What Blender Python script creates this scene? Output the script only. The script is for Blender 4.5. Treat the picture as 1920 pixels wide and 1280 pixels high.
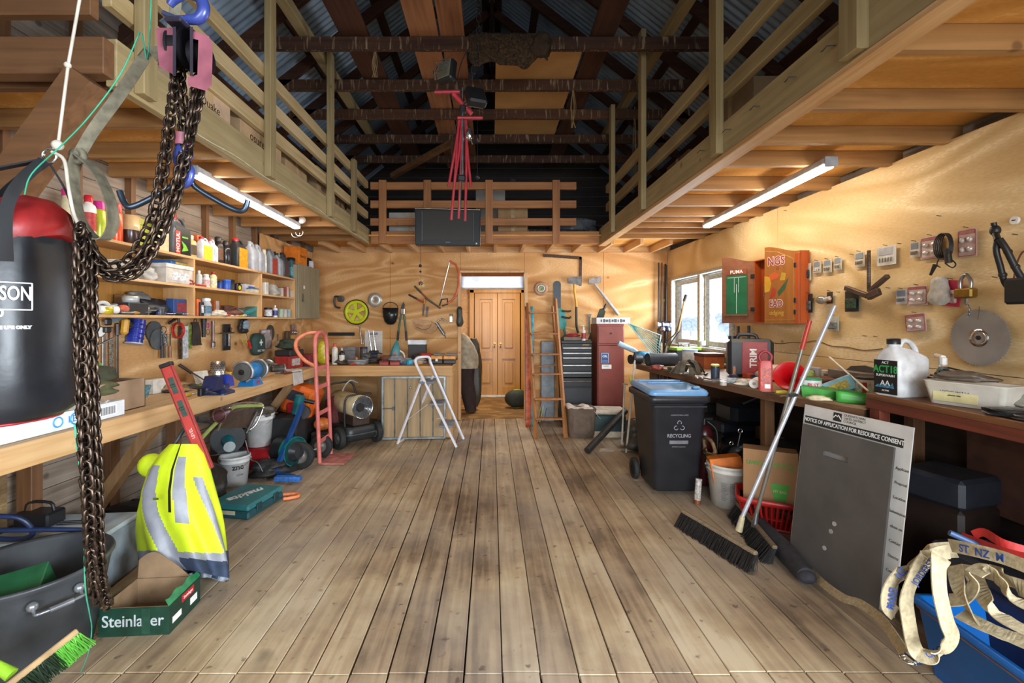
import bpy,math,random
from mathutils import Matrix,Vector,Euler,noise
# ---------------------------------------------------------------- clear
for o in list(bpy.data.objects):bpy.data.objects.remove(o,do_unlink=True)
SC=bpy.context.scene
COL=SC.collection
PI=math.pi
rnd=random.Random(7)
# ---------------------------------------------------------------- camera
F,VX,VY,CH=853.33,922.0,602.0,1.5
cam=bpy.data.cameras.new('camera');camo=bpy.data.objects.new('camera',cam);COL.objects.link(camo)
cam.lens=16.0;cam.sensor_width=36.0;cam.clip_start=0.05;cam.clip_end=300
camo.location=(0,0,CH);camo.rotation_euler=(PI/2,0,0)
cam.shift_x=(960-VX)/1920;cam.shift_y=-(640-VY)/1920
SC.camera=camo
def X(px,d):return(px-VX)*d/F
def Z(py,d):return CH-(py-VY)*d/F
def P(px,py,d):return Vector((X(px,d),d,Z(py,d)))
def DX(px,x):return x*F/(px-VX)
def DZ(py,z):return(CH-z)*F/(py-VY)
def onz(px,py,z=0.0):
 d=DZ(py,z);return Vector((X(px,d),d,z))
 # ---------------------------------------------------------------- world and daylight
SC.view_settings.view_transform='Standard';SC.view_settings.look='None'
SC.view_settings.exposure=0.78;SC.view_settings.gamma=1.0;SC.view_settings.use_curve_mapping=False
W=bpy.data.worlds.new('world');SC.world=W;W.use_nodes=True
bg=W.node_tree.nodes['Background'];bg.inputs[0].default_value=(0.80,0.89,1.0,1);bg.inputs[1].default_value=1.1
def area(name,loc,rot,sx,sy,e,col,spread=180):
 l=bpy.data.lights.new(name,'AREA');l.shape='RECTANGLE';l.size=sx;l.size_y=sy;l.energy=e;l.color=col
 l.spread=math.radians(spread)
 o=bpy.data.objects.new(name,l);COL.objects.link(o);o.location=loc;o.rotation_euler=rot;return o
area('door_daylight',(0.4,-2.05,1.45),(math.radians(74),0,0),3.6,2.2,62,(0.88,0.94,1.0),84)
area('window_daylight',(2.72,5.95,1.66),(0,math.radians(90),0),0.8,1.5,36,(0.88,0.94,1.0))
area('side_window_daylight',(2.74,-0.7,1.55),(0,math.radians(74),0),1.1,1.5,190,(0.82,0.91,1.0),135)
# ---------------------------------------------------------------- materials
_m={}
def lin(h):
 h=h.lstrip('#');v=[int(h[i:i+2],16)/255 for i in(0,2,4)]
 return tuple(((c+0.055)/1.055)**2.4 if c>0.04045 else c/12.92 for c in v)+(1,)
def newmat(name):
 m=bpy.data.materials.new(name);m.use_nodes=True
 nt=m.node_tree;return m,nt,nt.nodes['Principled BSDF']
def mat(h,r=0.5,m=0.0,n=0.22,s=14.0,t=0.0,b=0.0,a=1.0,sheen=0.0,dust=None):
 k=('p',h,r,m,n,s,t,b,a,sheen,dust)
 if k in _m:return _m[k]
 ma,nt,p=newmat('paint_'+h.strip('#'))
 N=nt.nodes;L=nt.links
 tc=N.new('ShaderNodeTexCoord');no=N.new('ShaderNodeTexNoise');no.inputs['Scale'].default_value=s;no.inputs['Detail'].default_value=5
 L.new(tc.outputs['Object'],no.inputs['Vector'])
 mx=N.new('ShaderNodeMix');mx.data_type='RGBA'
 c=lin(h);mx.inputs[6].default_value=tuple(x*(1-n*1.5)for x in c[:3])+(1,)
 mx.inputs[7].default_value=tuple(min(1,x*(1+n*0.6))for x in c[:3])+(1,)
 rp=N.new('ShaderNodeMapRange');rp.inputs[1].default_value=0.3;rp.inputs[2].default_value=0.7
 L.new(no.outputs['Fac'],rp.inputs[0]);L.new(rp.outputs[0],mx.inputs[0]);L.new(mx.outputs[2],p.inputs['Base Color'])
 p.inputs['Roughness'].default_value=r;p.inputs['Metallic'].default_value=m
 if t:p.inputs['Transmission Weight'].default_value=t;p.inputs['IOR'].default_value=1.3
 if a<1:p.inputs['Alpha'].default_value=a
 if sheen:p.inputs['Sheen Weight'].default_value=sheen
 if b:
  bp=N.new('ShaderNodeBump');bp.inputs['Strength'].default_value=b;bp.inputs['Distance'].default_value=0.01
  L.new(no.outputs['Fac'],bp.inputs['Height']);L.new(bp.outputs[0],p.inputs['Normal'])
 _m[k]=ma;return ma
def emis(h,e,name='glow'):
 k=('e',h,e)
 if k in _m:return _m[k]
 ma,nt,p=newmat(name);p.inputs['Base Color'].default_value=(0.8,0.8,0.8,1)
 p.inputs['Emission Color'].default_value=lin(h);p.inputs['Emission Strength'].default_value=e
 _m[k]=ma;return ma
def wood(h1,h2,ax='X',s=1.0,r=0.6,knots=True,name='timber',contrast=1.0,dust=0):
 """sawn timber: fine grain streaks along an axis, broad tone drift, a few knots"""
 k=('w',h1,h2,ax,s,r,knots,contrast,dust)
 if k in _m:return _m[k]
 ma,nt,p=newmat(name);N=nt.nodes;L=nt.links
 tc=N.new('ShaderNodeTexCoord');mp=N.new('ShaderNodeMapping')
 sc={'X':(1.2,26,26),'Y':(26,1.2,26),'Z':(26,26,1.2)}[ax]
 mp.inputs['Scale'].default_value=tuple(v*s for v in sc)
 L.new(tc.outputs['Object'],mp.inputs['Vector'])
 n1=N.new('ShaderNodeTexNoise');n1.inputs['Scale'].default_value=1.0;n1.inputs['Detail'].default_value=4;n1.inputs['Distortion'].default_value=0.6
 L.new(mp.outputs[0],n1.inputs['Vector'])
 n2=N.new('ShaderNodeTexNoise');n2.inputs['Scale'].default_value=2.2*s;n2.inputs['Detail'].default_value=3
 L.new(tc.outputs['Object'],n2.inputs['Vector'])
 ad=N.new('ShaderNodeMath');ad.operation='MULTIPLY_ADD';ad.inputs[1].default_value=0.6;L.new(n1.outputs['Fac'],ad.inputs[0])
 m2=N.new('ShaderNodeMath');m2.operation='MULTIPLY';m2.inputs[1].default_value=0.4;L.new(n2.outputs['Fac'],m2.inputs[0]);L.new(m2.outputs[0],ad.inputs[2])
 oi=N.new('ShaderNodeObjectInfo');a3=N.new('ShaderNodeMath');a3.operation='MULTIPLY_ADD';a3.inputs[1].default_value=0.16;a3.inputs[2].default_value=-0.08
 L.new(oi.outputs['Random'],a3.inputs[0]);a4=N.new('ShaderNodeMath');L.new(ad.outputs[0],a4.inputs[0]);L.new(a3.outputs[0],a4.inputs[1])
 cr=N.new('ShaderNodeValToRGB');w=0.17/contrast
 cr.color_ramp.elements[0].position=0.5-w;cr.color_ramp.elements[0].color=lin(h2)
 cr.color_ramp.elements[1].position=0.5+w;cr.color_ramp.elements[1].color=lin(h1)
 L.new(a4.outputs[0],cr.inputs[0])
 out=cr.outputs[0]
 if knots:
  vo=N.new('ShaderNodeTexVoronoi');vo.inputs['Scale'].default_value=3.2*s;L.new(tc.outputs['Object'],vo.inputs['Vector'])
  mr=N.new('ShaderNodeMapRange');mr.inputs[1].default_value=0.05;mr.inputs[2].default_value=0.09;mr.inputs[3].default_value=0.6;mr.inputs[4].default_value=0
  L.new(vo.outputs['Distance'],mr.inputs[0])
  mx=N.new('ShaderNodeMix');mx.data_type='RGBA';L.new(mr.outputs[0],mx.inputs[0]);L.new(out,mx.inputs[6])
  c=lin(h2);mx.inputs[7].default_value=(c[0]*.35,c[1]*.3,c[2]*.3,1);out=mx.outputs[2]
 if dust:
  n3=N.new('ShaderNodeTexNoise');n3.inputs['Scale'].default_value=1.0;n3.inputs['Detail'].default_value=3
  mp2=N.new('ShaderNodeMapping');mp2.inputs['Scale'].default_value=(38,38,5);L.new(tc.outputs['Object'],mp2.inputs[0]);L.new(mp2.outputs[0],n3.inputs['Vector'])
  mr=N.new('ShaderNodeMapRange');mr.inputs[1].default_value=0.56;mr.inputs[2].default_value=0.72;mr.inputs[4].default_value=dust;L.new(n3.outputs['Fac'],mr.inputs[0])
  mx=N.new('ShaderNodeMix');mx.data_type='RGBA';L.new(mr.outputs[0],mx.inputs[0]);L.new(out,mx.inputs[6]);mx.inputs[7].default_value=lin('#a89272');out=mx.outputs[2]
 L.new(out,p.inputs['Base Color']);p.inputs['Roughness'].default_value=r
 bp=N.new('ShaderNodeBump');bp.inputs['Strength'].default_value=0.25;bp.inputs['Distance'].default_value=0.003
 L.new(n1.outputs['Fac'],bp.inputs['Height']);L.new(bp.outputs[0],p.inputs['Normal'])
 _m[k]=ma;return ma
def plywood(h1,h2,h3,ax='X',s=1.0,r=0.72,name='plywood',freq=9.0):
 """rotary-cut plywood: flowing contour figure stretched along one axis, with dark knots"""
 k=('ply',h1,h2,h3,ax,s,freq)
 if k in _m:return _m[k]
 ma,nt,p=newmat(name);N=nt.nodes;L=nt.links
 tc=N.new('ShaderNodeTexCoord');mp=N.new('ShaderNodeMapping')
 mp.inputs['Scale'].default_value={'X':(0.55,1,2.0),'Y':(1,0.5,1.9)}[ax]
 L.new(tc.outputs['Object'],mp.inputs['Vector'])
 n1=N.new('ShaderNodeTexNoise');n1.inputs['Scale'].default_value=0.9*s;n1.inputs['Detail'].default_value=2.2;n1.inputs['Distortion'].default_value=0.9
 L.new(mp.outputs[0],n1.inputs['Vector'])
 mu=N.new('ShaderNodeMath');mu.operation='MULTIPLY';mu.inputs[1].default_value=freq*2*PI;L.new(n1.outputs['Fac'],mu.inputs[0])
 si=N.new('ShaderNodeMath');si.operation='SINE';L.new(mu.outputs[0],si.inputs[0])
 n2=N.new('ShaderNodeTexNoise');n2.inputs['Scale'].default_value=60;n2.inputs['Detail'].default_value=3;L.new(mp.outputs[0],n2.inputs['Vector'])
 ad=N.new('ShaderNodeMath');ad.operation='MULTIPLY_ADD';ad.inputs[1].default_value=0.42;L.new(si.outputs[0],ad.inputs[0]);L.new(n2.outputs['Fac'],ad.inputs[2])
 n4=N.new('ShaderNodeTexNoise');n4.inputs['Scale'].default_value=1.7;n4.inputs['Detail'].default_value=2;L.new(tc.outputs['Object'],n4.inputs['Vector'])
 a2=N.new('ShaderNodeMath');a2.operation='MULTIPLY_ADD';a2.inputs[1].default_value=0.9;L.new(n4.outputs['Fac'],a2.inputs[0]);L.new(ad.outputs[0],a2.inputs[2])
 cr=N.new('ShaderNodeValToRGB');e=cr.color_ramp.elements
 e[0].position=0.52;e[0].color=lin(h3);e[1].position=1.25 if False else 1.0;e[1].color=lin(h1)
 m=e.new(0.74);m.color=lin(h2)
 mr0=N.new('ShaderNodeMapRange');mr0.inputs[1].default_value=0.2;mr0.inputs[2].default_value=1.5;L.new(a2.outputs[0],mr0.inputs[0])
 e[0].position=0.12;m.position=0.42;e[1].position=0.85
 L.new(mr0.outputs[0],cr.inputs[0])
 vo=N.new('ShaderNodeTexVoronoi');vo.inputs['Scale'].default_value=2.1;vo.inputs['Randomness'].default_value=1.0
 mpk=N.new('ShaderNodeMapping');mpk.inputs['Scale'].default_value={'X':(0.85,0.05,1.15),'Y':(0.05,0.85,1.15)}[ax];L.new(tc.outputs['Object'],mpk.inputs[0]);L.new(mpk.outputs[0],vo.inputs['Vector'])
 mr=N.new('ShaderNodeMapRange');mr.inputs[1].default_value=0.03;mr.inputs[2].default_value=0.062;mr.inputs[3].default_value=0.75;mr.inputs[4].default_value=0
 L.new(vo.outputs['Distance'],mr.inputs[0])
 mx=N.new('ShaderNodeMix');mx.data_type='RGBA';L.new(mr.outputs[0],mx.inputs[0]);L.new(cr.outputs[0],mx.inputs[6]);mx.inputs[7].default_value=lin('#5a3a22')
 L.new(mx.outputs[2],p.inputs['Base Color']);p.inputs['Roughness'].default_value=r;p.inputs['Specular IOR Level'].default_value=0.25
 bp=N.new('ShaderNodeBump');bp.inputs['Strength'].default_value=0.06;bp.inputs['Distance'].default_value=0.001
 L.new(n2.outputs['Fac'],bp.inputs['Height']);L.new(bp.outputs[0],p.inputs['Normal'])
 _m[k]=ma;return ma
 # ---------------------------------------------------------------- mesh builder
def frame(o,n,up=(0,0,1)):
 """matrix whose local x runs right, y up and z along the outward normal n"""
 n=Vector(n).normalized();r=Vector(up).cross(n)
 if r.length<1e-5:r=Vector((1,0,0))
 r.normalize();u=n.cross(r)
 return Matrix(((r.x,u.x,n.x,o[0]),(r.y,u.y,n.y,o[1]),(r.z,u.z,n.z,o[2]),(0,0,0,1)))
def TM(x=0,y=0,z=0,rx=0,ry=0,rz=0,s=1):
 return Matrix.Translation((x,y,z))@Euler((math.radians(rx),math.radians(ry),math.radians(rz))).to_matrix().to_4x4()@Matrix.Scale(s,4)
class MB:
 def __init__(self):self.v=[];self.f=[];self.sm=[];self.mi=[];self.cur=0;self.m=Matrix.Identity(4)
 def mt(self,i):self.cur=i;return self
 def at(self,m=None):self.m=m or Matrix.Identity(4);return self
 def add(self,vs,fs,smooth=False,m=None):
  b=len(self.v);M=self.m@m if m else self.m
  self.v+=[M@Vector(p)for p in vs]
  for f in fs:self.f.append([i+b for i in f]);self.sm.append(smooth);self.mi.append(self.cur)
  return self
 def box(self,c,s,b=0.0,m=None):
  cx,cy,cz=c;hx,hy,hz=s[0]/2,s[1]/2,s[2]/2;b=min(b,hx*.9,hy*.9,hz*.9)
  if b<=0:
   vs=[(cx+i*hx,cy+j*hy,cz+k*hz)for i in(-1,1)for j in(-1,1)for k in(-1,1)]
   return self.add(vs,[(0,1,3,2),(4,6,7,5),(0,4,5,1),(2,3,7,6),(0,2,6,4),(1,5,7,3)],m=m)
  vs=[];ix={}
  for i in(-1,1):
   for j in(-1,1):
    for k in(-1,1):
     for a in range(3):
      q=[hx-b,hy-b,hz-b];q[a]=(hx,hy,hz)[a]
      ix[i,j,k,a]=len(vs);vs.append((cx+i*q[0],cy+j*q[1],cz+k*q[2]))
  fs=[]
  for a in range(3):
   o1,o2=[q for q in range(3)if q!=a]
   for sgn in(-1,1):
    ring=[]
    for s1,s2 in((-1,-1),(1,-1),(1,1),(-1,1)):
     t=[0,0,0];t[a]=sgn;t[o1]=s1;t[o2]=s2;ring.append(ix[t[0],t[1],t[2],a])
    if(sgn>0)==(a==1):ring=ring[::-1]
    fs.append(ring)
   for s1 in(-1,1):
    for s2 in(-1,1):
     t0=[0,0,0];t0[o1]=s1;t0[o2]=s2;t0[a]=-1;t1=list(t0);t1[a]=1
     q=[ix[(*t0,o1)],ix[(*t1,o1)],ix[(*t1,o2)],ix[(*t0,o2)]]
     fs.append(q)
  for i in(-1,1):
   for j in(-1,1):
    for k in(-1,1):fs.append([ix[i,j,k,0],ix[i,j,k,1],ix[i,j,k,2]])
  return self.add(vs,fs,m=m)
 def hexa(self,lo,hi):
  """box between four lower and four upper corners"""
  return self.add(list(lo)+list(hi),[(3,2,1,0),(4,5,6,7),(0,1,5,4),(1,2,6,5),(2,3,7,6),(3,0,4,7)])
 def cyl(self,p0,p1,r0,r1=None,n=16,caps=True,smooth=True):
  return self.tube([p0,p1],[r0,r0 if r1 is None else r1],n,caps=caps,smooth=smooth)
 def tube(self,pts,r,n=8,closed=False,caps=True,smooth=True,flat=1.0):
  pts=[Vector(p)for p in pts];k=len(pts)
  rr=r if isinstance(r,(list,tuple))else[r]*k
  vs=[];t0=None;nv=None
  for i in range(k):
   if closed:t=pts[(i+1)%k]-pts[i-1]
   else:t=pts[min(i+1,k-1)]-pts[max(i-1,0)]
   if t.length<1e-9:t=Vector((0,0,1))
   t.normalize()
   if nv is None:
    nv=t.orthogonal().normalized()
    if abs(t.z)<0.9:nv=Vector((0,0,1)).cross(t).normalized()
   else:
    nv=nv-t*nv.dot(t)
    nv=nv.normalized()if nv.length>1e-6 else t.orthogonal().normalized()
   bv=t.cross(nv)
   for j in range(n):
    a=2*PI*j/n+(PI/n if n==4 else 0);vs.append(pts[i]+(nv*math.cos(a)+bv*math.sin(a)*flat)*rr[i])
  b=len(self.v);fs=[]
  for i in range(k if closed else k-1):
   for j in range(n):
    a0=i*n+j;a1=i*n+(j+1)%n;c0=((i+1)%k)*n+j;c1=((i+1)%k)*n+(j+1)%n
    fs.append((a0,a1,c1,c0))
  self.add(vs,fs,smooth and n>4)
  if caps and not closed:
   self.add(vs[:n],[tuple(range(n))[::-1]]);self.add(vs[-n:],[tuple(range(n))])
  return self
 def lathe(self,prof,n=24,m=None,caps=True,sx=1.0,sy=1.0):
  vs=[];k=len(prof)
  for r,z in prof:
   for j in range(n):a=2*PI*j/n;vs.append((r*math.cos(a)*sx,r*math.sin(a)*sy,z))
  fs=[(i*n+j,i*n+(j+1)%n,(i+1)*n+(j+1)%n,(i+1)*n+j)for i in range(k-1)for j in range(n)]
  self.add(vs,fs,True,m)
  if caps:
   if prof[0][0]>1e-5:self.add(vs[:n],[tuple(range(n))[::-1]],False,m)
   if prof[-1][0]>1e-5:self.add(vs[-n:],[tuple(range(n))],False,m)
  return self
 def sphere(self,c,r,n=14,m=None):
  if not isinstance(r,(tuple,list)):r=(r,r,r)
  k=max(6,n//2+1);vs=[]
  for i in range(k+1):
   a=PI*i/k-PI/2
   for j in range(n):b=2*PI*j/n;vs.append((c[0]+r[0]*math.cos(a)*math.cos(b),c[1]+r[1]*math.cos(a)*math.sin(b),c[2]+r[2]*math.sin(a)))
  return self.add(vs,[(i*n+j,i*n+(j+1)%n,(i+1)*n+(j+1)%n,(i+1)*n+j)for i in range(k)for j in range(n)],True,m)
 def prism(self,pts,h,m=None,smooth=False):
  k=len(pts);vs=[(x,y,0)for x,y in pts]+[(x,y,h)for x,y in pts]
  self.add(vs,[tuple(range(k))[::-1],tuple(range(k,2*k))],False,m)
  return self.add(vs,[(i,(i+1)%k,k+(i+1)%k,k+i)for i in range(k)],smooth,m)
 def rprism(self,w,l,h,r=0.02,m=None,seg=4):
  return self.prism(rrect(w,l,r,seg),h,m)
 def loft(self,rings,caps=True,smooth=True,closed=False):
  n=len(rings[0]);k=len(rings);vs=[p for r in rings for p in r]
  fs=[(i*n+j,i*n+(j+1)%n,((i+1)%k)*n+(j+1)%n,((i+1)%k)*n+j)for i in range(k if closed else k-1)for j in range(n)]
  self.add(vs,fs,smooth)
  if caps and not closed:self.add(rings[0],[tuple(range(n))[::-1]]);self.add(rings[-1],[tuple(range(n))])
  return self
 def sheet(self,fn,nu,nv,th=0.003,smooth=True):
  """a draped surface fn(u,v) given real thickness"""
  g=[[Vector(fn(i/nu,j/nv))for j in range(nv+1)]for i in range(nu+1)]
  top=[];bot=[]
  for i in range(nu+1):
   for j in range(nv+1):
    a=g[min(i+1,nu)][j]-g[max(i-1,0)][j];b=g[i][min(j+1,nv)]-g[i][max(j-1,0)]
    n=a.cross(b);n=n.normalized()if n.length>1e-12 else Vector((0,0,1))
    top.append(g[i][j]+n*th/2);bot.append(g[i][j]-n*th/2)
  k=len(top);w=nv+1;fs=[]
  for i in range(nu):
   for j in range(nv):
    a=i*w+j;fs.append((a,a+w,a+w+1,a+1));fs.append((k+a,k+a+1,k+a+w+1,k+a+w))
  for i in range(nu):
   a=i*w;fs.append((a,k+a,k+a+w,a+w));a=i*w+nv;fs.append((a,a+w,k+a+w,k+a))
  for j in range(nv):
   a=j;fs.append((a,a+1,k+a+1,k+a));a=nu*w+j;fs.append((a,k+a,k+a+1,a+1))
  return self.add(top+bot,fs,smooth)
 def ribbon(self,pts,wdir,w,th=0.003):
  """webbing: a flat strap through pts, its width along wdir (one vector or one per point)"""
  pts=[Vector(p)for p in pts];k=len(pts)
  wd=[Vector(x).normalized()for x in(wdir if isinstance(wdir,list)else[wdir]*k)]
  rings=[]
  for i in range(k):
   t=(pts[min(i+1,k-1)]-pts[max(i-1,0)]).normalized();a=wd[i]-t*wd[i].dot(t)
   a=a.normalized()*w/2 if a.length>1e-6 else t.orthogonal()*w/2;nn=t.cross(a).normalized()*th/2
   rings.append([pts[i]-a-nn,pts[i]+a-nn,pts[i]+a+nn,pts[i]-a+nn])
  return self.loft(rings,smooth=False)
def rrect(w,l,r=0.02,seg=4):
 r=min(r,w/2*.98,l/2*.98);out=[]
 for cx,cy,a0 in((w/2-r,l/2-r,0),(-w/2+r,l/2-r,90),(-w/2+r,-l/2+r,180),(w/2-r,-l/2+r,270)):
  for i in range(seg+1):a=math.radians(a0+90*i/seg);out.append((cx+r*math.cos(a),cy+r*math.sin(a)))
 return out
def ring(w,l,z,r=0.02,seg=4,x=0,y=0):return[(x+a,y+b,z)for a,b in rrect(w,l,r,seg)]
def spline(pts,n=8):
 """smooth path through control points"""
 p=[Vector(q)for q in pts];out=[]
 for i in range(len(p)-1):
  p0=p[max(i-1,0)];p1=p[i];p2=p[i+1];p3=p[min(i+2,len(p)-1)]
  for k in range(n):
   t=k/n;out.append(0.5*((2*p1)+(p2-p0)*t+(2*p0-5*p1+4*p2-p3)*t*t+(3*p1-p0-3*p2+p3)*t**3))
 out.append(p[-1]);return out
def circ(c,r,n=16,ax='z',a0=0,a1=360):
 out=[];full=abs(a1-a0)>=360
 for i in range(n if full else n+1):
  a=math.radians(a0+(a1-a0)*i/n);u,w=r*math.cos(a),r*math.sin(a)
  out.append(Vector(c)+Vector({'z':(u,w,0),'y':(u,0,w),'x':(0,u,w)}[ax]))
 return out
def obj(name,mb,mats,parent=None):
 me=bpy.data.meshes.new(name);me.from_pydata([tuple(v)for v in mb.v],[],mb.f)
 for a,(i,s)in enumerate(zip(mb.mi,mb.sm)):me.polygons[a].material_index=i;me.polygons[a].use_smooth=s
 for m in(mats if isinstance(mats,(list,tuple))else[mats]):me.materials.append(m)
 me.validate();me.update()
 import bmesh
 bm=bmesh.new();bm.from_mesh(me);bmesh.ops.recalc_face_normals(bm,faces=bm.faces);bm.to_mesh(me);bm.free()
 o=bpy.data.objects.new(name,me);COL.objects.link(o)
 if parent is not None:o.parent=parent
 return o
def place(o,loc=(0,0,0),rz=0,rot=None):
 o.location=loc
 o.rotation_euler=tuple(math.radians(a)for a in rot)if rot else(0,0,math.radians(rz));return o
def tag(o,label,cat,group=None,kind=None):
 o['label']=label;o['category']=cat
 if group:o['group']=group
 if kind:o['kind']=kind
 return o
def thing(name,label,cat,loc=(0,0,0),rz=0,group=None,rot=None):
 o=bpy.data.objects.new(name,None);COL.objects.link(o);o.empty_display_size=0.05
 place(o,loc,rz,rot);return tag(o,label,cat,group)
def struct(name,mb,m,cat=None):
 o=obj(name,mb,m);o['kind']='structure';return o
def one(name,label,cat,mb,m,loc=(0,0,0),rz=0,group=None,rot=None):
 return tag(place(obj(name,mb,m),loc,rz,rot),label,cat,group)
def copy_tree(o,loc=None,rz=None,label=None,rot=None):
 def rec(s,par):
  c=s.copy();COL.objects.link(c)
  if par is not None:c.parent=par;c.matrix_parent_inverse=s.matrix_parent_inverse.copy()
  for ch in s.children:rec(ch,c)
  return c
 r=rec(o,None)
 if loc is not None:r.location=loc
 if rz is not None:r.rotation_euler=(0,0,math.radians(rz))
 if rot is not None:r.rotation_euler=tuple(math.radians(a)for a in rot)
 if label:r['label']=label
 return r
def text(s,size,m,parent,mtx,name='lettering',ex=0.0006,sx=1.0,shear=0,bold=0.0,align='CENTER',label=None,space=1.0):
 c=bpy.data.curves.new('t','FONT');c.body=s;c.size=size;c.extrude=ex;c.align_x=align;c.align_y='CENTER'
 c.shear=shear;c.offset=bold;c.space_character=space;c.resolution_u=3
 t=bpy.data.objects.new('t',c);COL.objects.link(t)
 bpy.context.view_layer.update()
 me=bpy.data.meshes.new_from_object(t.evaluated_get(bpy.context.evaluated_depsgraph_get()))
 bpy.data.objects.remove(t);bpy.data.curves.remove(c)
 me.transform(mtx@Matrix.Diagonal((sx,1,1,1)));me.materials.clear();me.materials.append(m);me.name=name
 o=bpy.data.objects.new(name,me);COL.objects.link(o);o.parent=parent
 if label:o['label']=label
 return o
FR=lambda x,y,z,n=(0,-1,0),up=(0,0,1):frame((x,y,z),n,up)
# ================================================================ materials of the building
def floor_mat():
 ma,nt,p=newmat('worn_floorboards');N=nt.nodes;L=nt.links
 tc=N.new('ShaderNodeTexCoord');sp=N.new('ShaderNodeSeparateXYZ');L.new(tc.outputs['Object'],sp.inputs[0])
 a=N.new('ShaderNodeMath');a.operation='MULTIPLY_ADD';a.inputs[1].default_value=1/0.162;a.inputs[2].default_value=-0.045/0.162;L.new(sp.outputs[0],a.inputs[0])
 fl=N.new('ShaderNodeMath');fl.operation='FLOOR';L.new(a.outputs[0],fl.inputs[0])
 wn=N.new('ShaderNodeTexWhiteNoise');wn.noise_dimensions='1D';L.new(fl.outputs[0],wn.inputs['W'])
 cb=N.new('ShaderNodeCombineXYZ');
 mm=N.new('ShaderNodeMath');mm.operation='MULTIPLY';mm.inputs[1].default_value=9.0;L.new(wn.outputs['Value'],mm.inputs[0])
 sx=N.new('ShaderNodeMath');sx.operation='MULTIPLY';sx.inputs[1].default_value=26;L.new(sp.outputs[0],sx.inputs[0])
 sy=N.new('ShaderNodeMath');sy.operation='MULTIPLY';sy.inputs[1].default_value=1.6;L.new(sp.outputs[1],sy.inputs[0])
 L.new(sx.outputs[0],cb.inputs[0]);L.new(sy.outputs[0],cb.inputs[1]);L.new(mm.outputs[0],cb.inputs[2])
 n1=N.new('ShaderNodeTexNoise');n1.inputs['Scale'].default_value=1;n1.inputs['Detail'].default_value=6;n1.inputs['Distortion'].default_value=0.4;L.new(cb.outputs[0],n1.inputs['Vector'])
 n2=N.new('ShaderNodeTexNoise');n2.inputs['Scale'].default_value=1.5;n2.inputs['Detail'].default_value=6;n2.inputs['Roughness'].default_value=0.62;L.new(tc.outputs['Object'],n2.inputs['Vector'])
 m1=N.new('ShaderNodeMath');m1.operation='MULTIPLY_ADD';m1.inputs[1].default_value=0.36;L.new(n1.outputs['Fac'],m1.inputs[0])
 m2=N.new('ShaderNodeMath');m2.operation='MULTIPLY_ADD';m2.inputs[1].default_value=0.62;L.new(n2.outputs['Fac'],m2.inputs[0])
 m3=N.new('ShaderNodeMath');m3.operation='MULTIPLY_ADD';m3.inputs[1].default_value=0.15;m3.inputs[2].default_value=-0.06;L.new(wn.outputs['Value'],m3.inputs[0])
 L.new(m3.outputs[0],m2.inputs[2]);L.new(m2.outputs[0],m1.inputs[2])
 cr=N.new('ShaderNodeValToRGB');e=cr.color_ramp.elements;e[0].position=0.36;e[0].color=lin('#65523f');e[1].position=0.64;e[1].color=lin('#bba98c')
 q=e.new(0.44);q.color=lin('#8b755c');q=e.new(0.53);q.color=lin('#a58f70')
 L.new(m1.outputs[0],cr.inputs[0])
 # grey traffic grime, then dark spots and stains
 n5=N.new('ShaderNodeTexNoise');n5.inputs['Scale'].default_value=0.8;n5.inputs['Detail'].default_value=3;L.new(tc.outputs['Object'],n5.inputs['Vector'])
 g=N.new('ShaderNodeMapRange');g.inputs[1].default_value=0.42;g.inputs[2].default_value=0.66;g.inputs[4].default_value=0.6;L.new(n5.outputs['Fac'],g.inputs[0])
 x0=N.new('ShaderNodeMix');x0.data_type='RGBA';L.new(g.outputs[0],x0.inputs[0]);L.new(cr.outputs[0],x0.inputs[6]);x0.inputs[7].default_value=lin('#978c80')
 n3=N.new('ShaderNodeTexNoise');n3.inputs['Scale'].default_value=16;n3.inputs['Detail'].default_value=4;L.new(tc.outputs['Object'],n3.inputs['Vector'])
 r3=N.new('ShaderNodeMapRange');r3.inputs[1].default_value=0.64;r3.inputs[2].default_value=0.72;r3.inputs[4].default_value=0.7;L.new(n3.outputs['Fac'],r3.inputs[0])
 n6=N.new('ShaderNodeTexNoise');n6.inputs['Scale'].default_value=4.2;n6.inputs['Detail'].default_value=2;L.new(tc.outputs['Object'],n6.inputs['Vector'])
 r6=N.new('ShaderNodeMapRange');r6.inputs[1].default_value=0.64;r6.inputs[2].default_value=0.76;r6.inputs[4].default_value=0.5;L.new(n6.outputs['Fac'],r6.inputs[0])
 mxx=N.new('ShaderNodeMath');mxx.operation='MAXIMUM';L.new(r3.outputs[0],mxx.inputs[0]);L.new(r6.outputs[0],mxx.inputs[1])
 x1=N.new('ShaderNodeMix');x1.data_type='RGBA';L.new(mxx.outputs[0],x1.inputs[0]);L.new(x0.outputs[2],x1.inputs[6]);x1.inputs[7].default_value=lin('#43362c')
 L.new(x1.outputs[2],p.inputs['Base Color'])
 rr=N.new('ShaderNodeMapRange');rr.inputs[3].default_value=0.42;rr.inputs[4].default_value=0.72;L.new(n2.outputs['Fac'],rr.inputs[0]);L.new(rr.outputs[0],p.inputs['Roughness'])
 bp=N.new('ShaderNodeBump');bp.inputs['Strength'].default_value=0.35;bp.inputs['Distance'].default_value=0.004
 L.new(m1.outputs[0],bp.inputs['Height']);L.new(bp.outputs[0],p.inputs['Normal']);return ma
M_FLOOR=floor_mat()
M_DARK=mat('#17120e',0.9)
PLY_B=plywood('#e3bb8a','#d5a670','#bb8750','X',1.0,name='back_wall_plywood',freq=7)
PLY_R=plywood('#e9d2a8','#dcc08f','#c5a26e','Y',0.8,name='side_wall_plywood',freq=7)
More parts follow.
